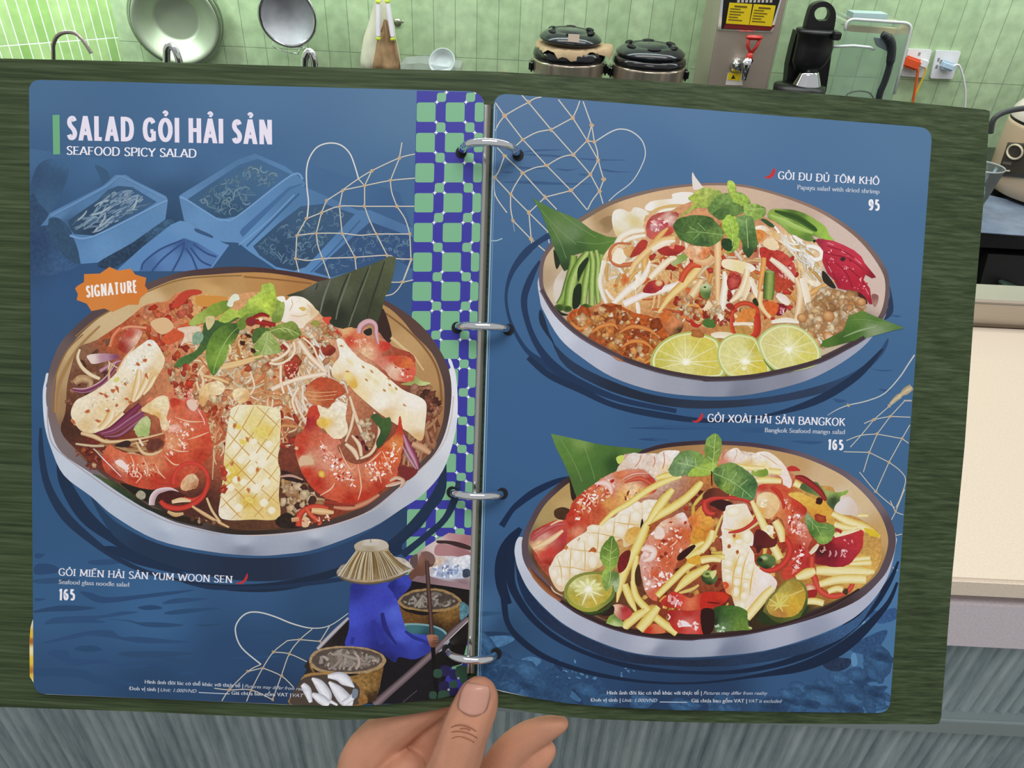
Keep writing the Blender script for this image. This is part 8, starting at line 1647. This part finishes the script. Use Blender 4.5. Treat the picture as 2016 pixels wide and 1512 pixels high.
# ================================================================ lettering
import unicodedata
GL = {'A': (.66, "l 0,0 .33,1 .66,0|l .12,.3 .54,.3"), 'B': (.58, "l .08,0 .08,1|s .08,1 .32,1 .5,.9 .5,.65 .32,.54 .08,.54|s .08,.54 .36,.54 .57,.42 .56,.12 .36,0 .08,0"),
 'C': (.64, "s .6,.84 .48,.97 .34,1 .12,.86 .04,.5 .12,.14 .34,0 .5,.03 .62,.15"), 'D': (.7, "l .08,0 .08,1|s .08,1 .3,1 .56,.88 .66,.5 .56,.12 .3,0 .08,0"),
 'E': (.54, "l .08,0 .08,1|l .08,1 .5,1|l .08,.52 .44,.52|l .08,0 .52,0"), 'F': (.52, "l .08,0 .08,1|l .08,1 .5,1|l .08,.5 .44,.5"),
 'G': (.68, "s .62,.82 .5,.97 .34,1 .12,.86 .04,.5 .12,.14 .34,0 .52,.03 .62,.12|l .62,.05 .62,.44|l .4,.44 .62,.44"), 'H': (.7, "l .08,0 .08,1|l .62,0 .62,1|l .08,.52 .62,.52"), 'I': (.2, "l .1,0 .1,1"),
 'K': (.62, "l .08,0 .08,1|l .56,1 .12,.46|l .24,.58 .6,0"), 'L': (.5, "l .08,0 .08,1|l .08,0 .5,0"), 'M': (.86, "l .08,0 .1,1 .43,.12 .76,1 .78,0"), 'N': (.7, "l .08,0 .08,1 .62,0 .62,1"),
 'O': (.74, "o .37,.5 .33,.5"), 'P': (.54, "l .08,0 .08,1|s .08,1 .34,1 .52,.88 .52,.6 .34,.46 .08,.46"), 'R': (.6, "l .08,0 .08,1|s .08,1 .34,1 .52,.88 .52,.64 .34,.52 .08,.52|l .3,.52 .58,0"),
 'S': (.52, "s .47,.84 .38,.97 .25,1 .1,.92 .06,.76 .14,.61 .38,.43 .48,.26 .42,.08 .26,0 .12,.03 .03,.17"), 'T': (.6, "l .3,0 .3,1|l .02,1 .58,1"), 'U': (.68, "s .08,1 .08,.4 .14,.1 .34,0 .54,.1 .6,.4 .6,1"),
 'V': (.64, "l 0,1 .32,0 .64,1"), 'W': (.96, "l 0,1 .24,0 .48,.92 .72,0 .96,1"), 'X': (.64, "l .02,0 .62,1|l .02,1 .62,0"), 'Y': (.6, "l 0,1 .3,.48 .6,1|l .3,.48 .3,0"), ' ': (.28, ""),
 '1': (.34, "l .06,.8 .24,1 .24,0"), '6': (.54, "s .44,.92 .26,1 .1,.8 .06,.4 .12,.1 .27,0 .44,.1 .48,.32 .4,.54 .27,.58 .12,.48 .07,.36"), '5': (.52, "l .44,1 .12,1 .09,.56|s .09,.56 .28,.62 .46,.48 .46,.14 .28,0 .06,.06"),
 '9': (.54, "s .1,.08 .28,0 .44,.2 .48,.6 .42,.9 .27,1 .1,.9 .06,.68 .14,.46 .27,.42 .42,.52 .47,.64")}
MARK = {'\u0309': "s -.09,1.17 .0,1.25 .09,1.18 .02,1.1 .0,1.06", '\u0301': "l -.04,1.08 .08,1.24", '\u0300': "l .04,1.08 -.08,1.24", '\u0302': "l -.13,1.08 0,1.22 .13,1.08"}
def letters(txt, p0, p1, h, thick, thin, col, serif=False, up=None, gap=.06, markw=1.0):
    INK.up(); lay = INK.lay
    d = Vector(p1) - Vector(p0); L = d.length; d /= L
    u_ = Vector(up).normalized() if up else Vector((d.y, -d.x))
    adv = []; x = 0
    for ch in txt:
        b = unicodedata.normalize('NFD', ch); base = 'D' if ch == 'Đ' else b[0]
        adv.append((x, base, b[1:], ch)); x += (GL[base][0] if serif or base != 'I' else .27) + gap
    sx = L / (x - gap) ; tk = thick * h; th = thin * h; tx = 0 if serif else tk / sx
    def put(sub, ox, mk=False, gw=1.0):
        for st in sub.split('|'):
            if not st: continue
            k, *ps = st.split(' '); q = [tuple(float(v) for v in p.split(',')) for p in ps]
            if k == 'o':
                (cx_, cy_), (rx, ry) = q; q = [(cx_ + rx * math.cos(a), cy_ + ry * math.sin(a)) for a in [i * math.pi / 8 for i in range(16)]]; k = 'c'
            inset = 0 if serif else thick / 2 * .95
            def M(p):
                y = p[1]
                if not mk: y = inset + y * (1 - 2 * inset) if k in 'sc' else y
                xx = p[0] if mk or serif else (.135 if gw <= .2 else gw / 2 + (p[0] - gw / 2) * (gw - tx) / gw)
                return Vector(p0) + d * ((ox + xx) * sx) + u_ * (y * h)
            pts = [M(p) for p in (catmull(q, False, 4) if k == 's' else catmull(q, True, 2) if k == 'c' else q)]
            if k == 'c': pts = pts + pts[:1]
            if k in 'sc':
                ws = []
                for i in range(len(pts)):
                    t = (pts[1] - pts[-2]) if k == 'c' and i in (0, len(pts) - 1) else pts[min(i + 1, len(pts) - 1)] - pts[max(i - 1, 0)]; t.normalize(); v = abs(t.dot(u_))
                    ws.append(((th + (tk - th) * v) if serif else tk * (.86 + .14 * v)) * (markw * .8 if mk else 1))
                R([tuple(p) for p in pts], ws, [col, col], lay=lay, sm=False)
            else:
                for a, b in zip(pts, pts[1:]):
                    t = (b - a).normalized(); v = abs(t.dot(u_)); wd = ((th + (tk - th) * min(1, v * 1.15)) if serif else tk * (.84 + .16 * v)) * (markw * .8 if mk else 1)
                    hor = v < .2 and not mk; e = t * (0 if hor else 0)
                    off = Vector((0, 0))
                    if hor and not mk:
                        yy = (a - Vector(p0)).dot(u_) / h
                        off = u_ * (wd / 2 if yy < .05 else (-wd / 2 if yy > .95 else 0))
                    if v > .5:
                        hd = d * (wd / 2 / v); k4 = lin(col) + (0,)
                        INK.tri([tuple(a - hd), tuple(a + hd), tuple(b + hd), tuple(b - hd)], [(0, 1, 2), (0, 2, 3)], [k4] * 4, lay)
                    else: R([tuple(a + off), tuple(b + off)], wd, [col, col], lay=lay, sm=False)
                    if serif and not mk and v > .85:
                        for p in (a, b):
                            yy = (p - Vector(p0)).dot(u_) / h
                            if yy < .04 or yy > .96:
                                o_ = u_ * (th / 2 if yy < .5 else -th / 2)
                                R([tuple(p - d * (.17 * h) + o_), tuple(p + d * (.17 * h) + o_)], th, [col, col], lay=lay, sm=False)
    for ox, base, marks, ch in adv:
        put(GL[base][1], ox, False, GL[base][0])
        if ch == 'Đ': put("l -.04,.52 .3,.52", ox)
        for i, mk in enumerate(marks):
            put(MARK[mk], ox + GL[base][0] / 2 + (.16 if i else 0), True)
def small(txt, p0, p1, h, col, shear=0.0, bold=0.0, up=None):
    """running text in the built-in face, laid flat on the page"""
    cu = bpy.data.curves.new('t', 'FONT'); cu.body = txt.replace('Đ', 'D').replace('ơ', 'o').replace('ớ', 'ó'); cu.shear = shear; cu.resolution_u = 3
    ob = bpy.data.objects.new('t', cu); COL.objects.link(ob)
    ev = ob.evaluated_get(bpy.context.evaluated_depsgraph_get()); me = ev.to_mesh()
    vs = [(v.co.x, v.co.y) for v in me.vertices]; me.calc_loop_triangles(); fs = [tuple(t.vertices) for t in me.loop_triangles]
    ev.to_mesh_clear(); bpy.data.objects.remove(ob); bpy.data.curves.remove(cu)
    if not vs: return
    x0 = min(v[0] for v in vs); x1 = max(v[0] for v in vs); d = Vector(p1) - Vector(p0); L = d.length; d /= L
    u_ = Vector(up).normalized() if up else Vector((d.y, -d.x)); k = L / (x1 - x0); ky_ = h / .73
    INK.up()
    q = [Vector(p0) + d * ((x - x0) * k) + u_ * (y * ky_) for x, y in vs]
    if bold > .009:
        q += [p + d * (h * .055) for p in q]; fs = fs + [tuple(i + len(vs) for i in f) for f in fs]
    T = [(f[0], f[i], f[i + 1]) for f in fs for i in range(1, len(f) - 1)]
    INK.tri([tuple(p) for p in q], T, [lin(col) + (0,)] * len(q), INK.lay)
def chilli(pts, frame):
    F(*frame); P(pts, 'c23238'); F(0, 0, 1)
WH = 'f0edf4'; W2 = 'e8e6ee'; SM = 'd3d8e2'
F(0, 0, 1); CLIP[0] = None; GRID[0] = GRID_L
start(); P("103.5,226.5 117,226 118.2,303.5 104.8,304.2", '6fae80', sm=False); done('green_bar', left_page)
start(); letters("SALAD GỎI HẢI SẢN", (131, 276), (538, 284.5), 48.5, .185, .2, 'eae2f0', up=(-.01, -1), gap=.035, markw=.72); done('heading_text', left_page)
start(); letters("SEAFOOD SPICY SALAD", (131.5, 304), (386, 310), 16, .19, .085, WH, True, gap=.1); done('subtitle_text', left_page)
start(); letters("SIGNATURE", (169.5, 586.5), (271.5, 575), 24, .17, .18, 'f6f0ea', up=(-.06, -1), gap=.03); done('badge_text', left_page)
start(); letters("GỎI MIẾN HẢI SẢN YUM WOON SEN", (115.5, 1132.6), (456.5, 1147.6), 13.6, .17, .08, WH, True, gap=.12); done('dish_name_text', left_page)
start(); small("Seafood glass noodle salad", (115.5, 1149.5), (253.5, 1155.2), 9.2, SM, 0, .012); done('dish_subtitle_text', left_page)
start(); letters("165", (115.3, 1181.7), (148, 1182.6), 22.5, .19, .2, 'f3f0f6', gap=.04); done('dish_price_text', left_page)
start(); chilli("1668,270 1700,268 1735,245 1755,205 1765,200 1762,235 1745,262 1715,282 1685,280", (50, 1080, 4.032)); done('chilli_icon', left_page)
def footer(parent, items):
    # horn of the o and bar of the D, which the running face lacks
    (xa, ya), (xb, yb) = items[2][1], items[0][1]; L0 = items[0][2][0] - xb
    start(); line([(xa - 1, ya - 3.6), (xa + 3, ya - 3.4)], .9, 'dfe3ea', sm=False); done('footer_accent', parent)
    for x, y in ((xa + 15.3, ya - 4.6), (xb + L0 * .758, yb - 4 + (items[0][2][1] - yb) * .758)): start(); line([(x - .6, y), (x + .6, y - .8), (x + .5, y - 2)], 1, 'dfe3ea'); done('footer_accent', parent)
    for it in items:
        start()
        if it[0] is None: line([it[1], it[2]], 1.3, SM)
        else: small(it[0], it[1], it[2], it[3], it[4], it[5], it[6])
        done('footer_rule' if it[0] is None else 'footer_text', parent)
H_ = "Hình ảnh đôi lúc có thể khác với thực tế |"
footer(left_page, [(H_, (285, 1345.5), (478, 1353.5), 7.4, 'dfe3ea', 0, .018), ("Pictures may differ from reality", (481.5, 1354), (609, 1360), 7, 'c3cad6', .3, .006), ("Đơn vị tính |", (255, 1358.5), (312, 1361), 7.4, 'dfe3ea', 0, .018), ("Unit: 1.000VND", (316, 1361.2), (387, 1364), 7, 'c9cfda', .3, .006),
    (None, (391, 1363.3), (452, 1366.2)), ("Giá chưa bao gồm VAT |", (455.5, 1367.4), (572, 1371.5), 7.4, 'dfe3ea', 0, .018), ("VAT", (576, 1371.8), (598, 1372.8), 7, 'c3cad6', .3, .006)])
UPR = (.055, -1); GRID[0] = GRID_R
start(); letters("GỎI ĐU ĐỦ TÔM KHÔ", (1532, 352), (1730.5, 363.8), 14.4, .17, .08, WH, True, UPR, .12); done('dish_name_text', right_page)
start(); small("Papaya salad with dried shrimp", (1569.8, 372.5), (1731, 381.5), 9.4, SM, 0, .012, UPR); done('dish_subtitle_text', right_page)
start(); letters("95", (1708.3, 414), (1732, 415.6), 22.5, .19, .2, 'f3f0f6', False, UPR, .04); done('dish_price_text', right_page)
start(); chilli("500,88 530,82 560,60 585,15 607,10 602,55 585,85 550,105 520,100", (1400, 330, 4.8)); done('chilli_icon', right_page)
start(); letters("GỎI XOÀI HẢI SẢN BANGKOK", (1393, 830), (1663, 838.4), 14.8, .17, .08, WH, True, UPR, .12); done('dish_name_text', right_page)
start(); small("Bangkok Seafood mango salad", (1505.8, 850.8), (1662.7, 854.8), 9.4, SM, 0, .012, UPR); done('dish_subtitle_text', right_page)
start(); letters("165", (1629, 885.6), (1660.8, 887), 21, .19, .2, 'f3f0f6', False, UPR, .04); done('dish_price_text', right_page)
start(); chilli("240,150 270,148 295,125 312,95 325,95 324,125 308,148 282,162 258,160", (1300, 790, 3.877)); done('chilli_icon', right_page)
footer(right_page, [(H_, (1195, 1367.3), (1381, 1367.6), 7.4, 'dfe3ea', 0, .018), ("Pictures may differ from reality", (1385, 1367.6), (1511, 1368), 7, 'c3cad6', .3, .006), ("Đơn vị tính |", (1163.5, 1381.3), (1221, 1381.6), 7.4, 'dfe3ea', 0, .018), ("Unit: 1.000VND", (1225, 1381.7), (1294, 1382.2), 7, 'c9cfda', .3, .006),
    (None, (1299, 1382), (1353, 1382.6)), ("Giá chưa bao gồm VAT |", (1361, 1382.7), (1470, 1383.2), 7.4, 'dfe3ea', 0, .018), ("VAT is excluded", (1474.5, 1383.2), (1539.5, 1383.6), 7, 'c3cad6', .3, .006)])
# clear laminate lip of the right page and a sheet peeking out on the left
start(); line([(974, 205), (966, 470), (957, 760), (949, 1040), (941, 1335)], 2.2, '9fb8c6', sm=False); line([(978, 215), (970, 470), (961, 760), (953, 1040), (945, 1335)], 1.2, '7f9db5', sm=False); done('laminate_lip', right_page)
INK = Ink(page_off=.0034); GRID[0] = {}
P("58,1262 60,1236 64,1221 70,1216 72,1300 70,1345 66,1344 58.5,1332", [(62, 1222, 'efe6c8'), (63, 1250, 'e8bf3c'), (62, 1262, 'b06a24'), (63, 1280, 'f0e4b0'), (63, 1300, 'ecc63c'), (62, 1322, 'b8762c'), (63, 1330, 'e6c24c'), (64, 1342, 'e8d9a0')], sm=False, m=5)
INK.build('sheet_beneath', menu, 'yellow edge of another sheet behind the left page')

# ================================================================ ring mechanism
NL = max(max(GRID_L.values()), max(GRID_R.values())); print('FILMS', NL)
spine = []
bm = bmesh.new()
for y in range(206, 1336, 10):
    c = [msurf(spx(y) - 8 + dx, y, .0008 + .0028 * math.cos(dx / 11 * 1.45)) for dx in (-11, -8, -4, 0, 4, 8, 11)]
    spine.append([bm.verts.new(p) for p in c])
for a, b in zip(spine, spine[1:]):
    for k in range(6): bm.faces.new((a[k], a[k + 1], b[k + 1], b[k]))
rm = obj('ring_spine', bm, mat('ring_steel', 'c9c4bc', .14, 1.0), menu, True, 'long chrome ring bar in the spine')
M_hole = mat('hole_dark', '0a0c10', .7)
for (l, r_, hh) in (((911, 299), (1017, 304), .0155), ((903, 644), (998, 648), .0125), ((893, 968), (986, 971), .0115), ((884, 1279), (974, 1286), .011)):
    for pt, pg in ((l, left_page), (r_, right_page)):
        bm = bmesh.new(); v = [bm.verts.new(msurf(pt[0] + 11 * math.cos(a) - (3 if pg is left_page else -3), pt[1] + 11.5 * math.sin(a) + 1, .0042 + (NL + 5) * LAY)) for a in [k * math.pi / 12 for k in range(24)]]
        bm.faces.new(v); obj('punch_hole', bm, M_hole, pg)
    a, b = msurf(*l, 0.004), msurf(*r_, 0.004); nrm = -FWD
    pts = [a.lerp(b, .5 - .5 * math.cos(math.pi * t / 20)) + nrm * (hh * math.sin(math.pi * t / 20) ** .75) for t in range(21)]
    bm = bmesh.new(); tube(bm, pts, .00185, 14); obj('ring', bm, M_chrome, menu, True)

# ================================================================ hand
hand = empty('hand', at_d(880, 1560, .38), 'bare hand gripping the bottom edge of the menu, thumb in front and fingers behind', 'hand')
def skin():
    m = mat('skin', 'c48c70', .5, spec=.3, noise=.14, nscale=45, bump=.12, bscale=1100)
    b = m.node_tree.nodes['Principled BSDF']; b.inputs['Subsurface Weight'].default_value = .12; b.inputs['Subsurface Radius'].default_value = (.006, .002, .001); b.inputs['Subsurface Scale'].default_value = .6
    return m
M_skin = skin()
bm = bmesh.new()
def limb(ch):
    """(px, py, distance, radius m) joints filled with overlapping balls: remeshed to one skin below"""
    q = catmull(ch, False, 9)
    for x, y, dd, r in q:
        m_ = Matrix.Translation(at_d(x, y, dd))
        bmesh.ops.create_icosphere(bm, subdivisions=2, radius=r, matrix=m_)
PALM = (850, 1760, .402, .030)
limb([(943, 1370, .3480, .0092), (939, 1382, .3478, .0105), (928, 1408, .3474, .0113), (914, 1444, .3472, .0117), (903, 1480, .3477, .0121), (886, 1530, .3505, .0132), (860, 1620, .362, .018), (850, 1720, .385, .026)])
limb([PALM, (930, 1620, .396, .0135), (985, 1510, .386, .0102), (1025, 1462, .381, .0088), (1068, 1438, .378, .0070), (1098, 1427, .3765, .0048), (1106, 1424, .3763, .0038)])
limb([PALM, (960, 1640, .397, .0130), (1010, 1545, .388, .0100), (1045, 1502, .384, .0086), (1066, 1484, .382, .0070), (1074, 1478, .3815, .0058)])
limb([PALM, (1000, 1700, .40, .0120), (1060, 1600, .392, .0085), (1100, 1560, .388, .0070)])
limb([PALM, (760, 1610, .396, .020), (716, 1520, .388, .0150), (745, 1462, .383, .0125), (790, 1425, .379, .0105), (850, 1385, .377, .0090), (900, 1350, .3765, .0078), (930, 1330, .3765, .0065)])
limb([PALM, (800, 1640, .388, .020), (790, 1560, .376, .0150), (800, 1520, .376, .0110)])
limb([PALM, (845, 1560, .394, .0150), (840, 1480, .390, .0120), (850, 1420, .386, .0095)])
limb([PALM, (840, 1860, .43, .028), (830, 1980, .47, .027)])
hb = obj('skin_surface', bm, M_skin, hand, True)
md = hb.modifiers.new('r', 'REMESH'); md.mode = 'VOXEL'; md.voxel_size = .0009; md.use_smooth_shade = True
md = hb.modifiers.new('s', 'SMOOTH'); md.iterations = 9; md.factor = .5
# thumb nail: a curved plate seated on the thumb's back
def thumb_pt(x, y, lift=0.0):
    t = min(max((y - 1340) / 100, 0), 1.4); cx = 946 - 26 * t; r = .0111 + .0006 * t; z = .3475
    off = (x - cx) * z / FPX; h = math.sqrt(max(r * r - off * off, r * r * .08))
    tip = max(0, (1362 - y) / 26); h *= math.sqrt(max(1 - tip * tip, .15))
    return at_d(x, y, z - h - lift)
bm = bmesh.new(); g = []
for j in range(13):
    v = j / 12; row = []
    for i in range(13):
        u = i / 12 * 2 - 1
        hw = 30 * math.sqrt(max(1 - (max(.0, .5 - v) / .5) ** 2 * .5, 0)) * (1 if v < .75 else math.sqrt(max(1 - ((v - .75) / .25) ** 2 * .55, 0)))
        y = 1346 + 57 * v + 9 * (1 - u * u) * (1 if v > .5 else v * 2) * (v - .5) * 1.4 + u * 4; x = 941 - 14 * v + u * hw
        row.append(bm.verts.new(thumb_pt(x, y, -.0006 + .0007 * (1 - u * u))))
    g.append(row)
for j in range(12):
    for i in range(12): bm.faces.new((g[j][i], g[j][i + 1], g[j + 1][i + 1], g[j + 1][i]))
o = obj('thumb_nail', bm, mat('nail', 'cf9a86', .3, spec=.5, noise=.05, nscale=60), hand, True)
md = o.modifiers.new('t', 'SOLIDIFY'); md.thickness = .0006
M_cr = mat('skin_crease', '9c664a', .6)
for q in ([(882, 1436), (898, 1428), (918, 1429), (938, 1440)], [(876, 1447), (896, 1440), (920, 1443), (940, 1453)], [(886, 1455), (904, 1450), (922, 1455), (934, 1462)], [(905, 1435), (917, 1434), (926, 1438)]):
    bm = bmesh.new(); tube(bm, [thumb_pt(x, y, -.00012) for x, y in catmull(q, False, 5)], [.0001] + [.00024] * (len(catmull(q, False, 5)) - 2) + [.0001], 6); obj('knuckle_crease', bm, M_cr, hand, True)
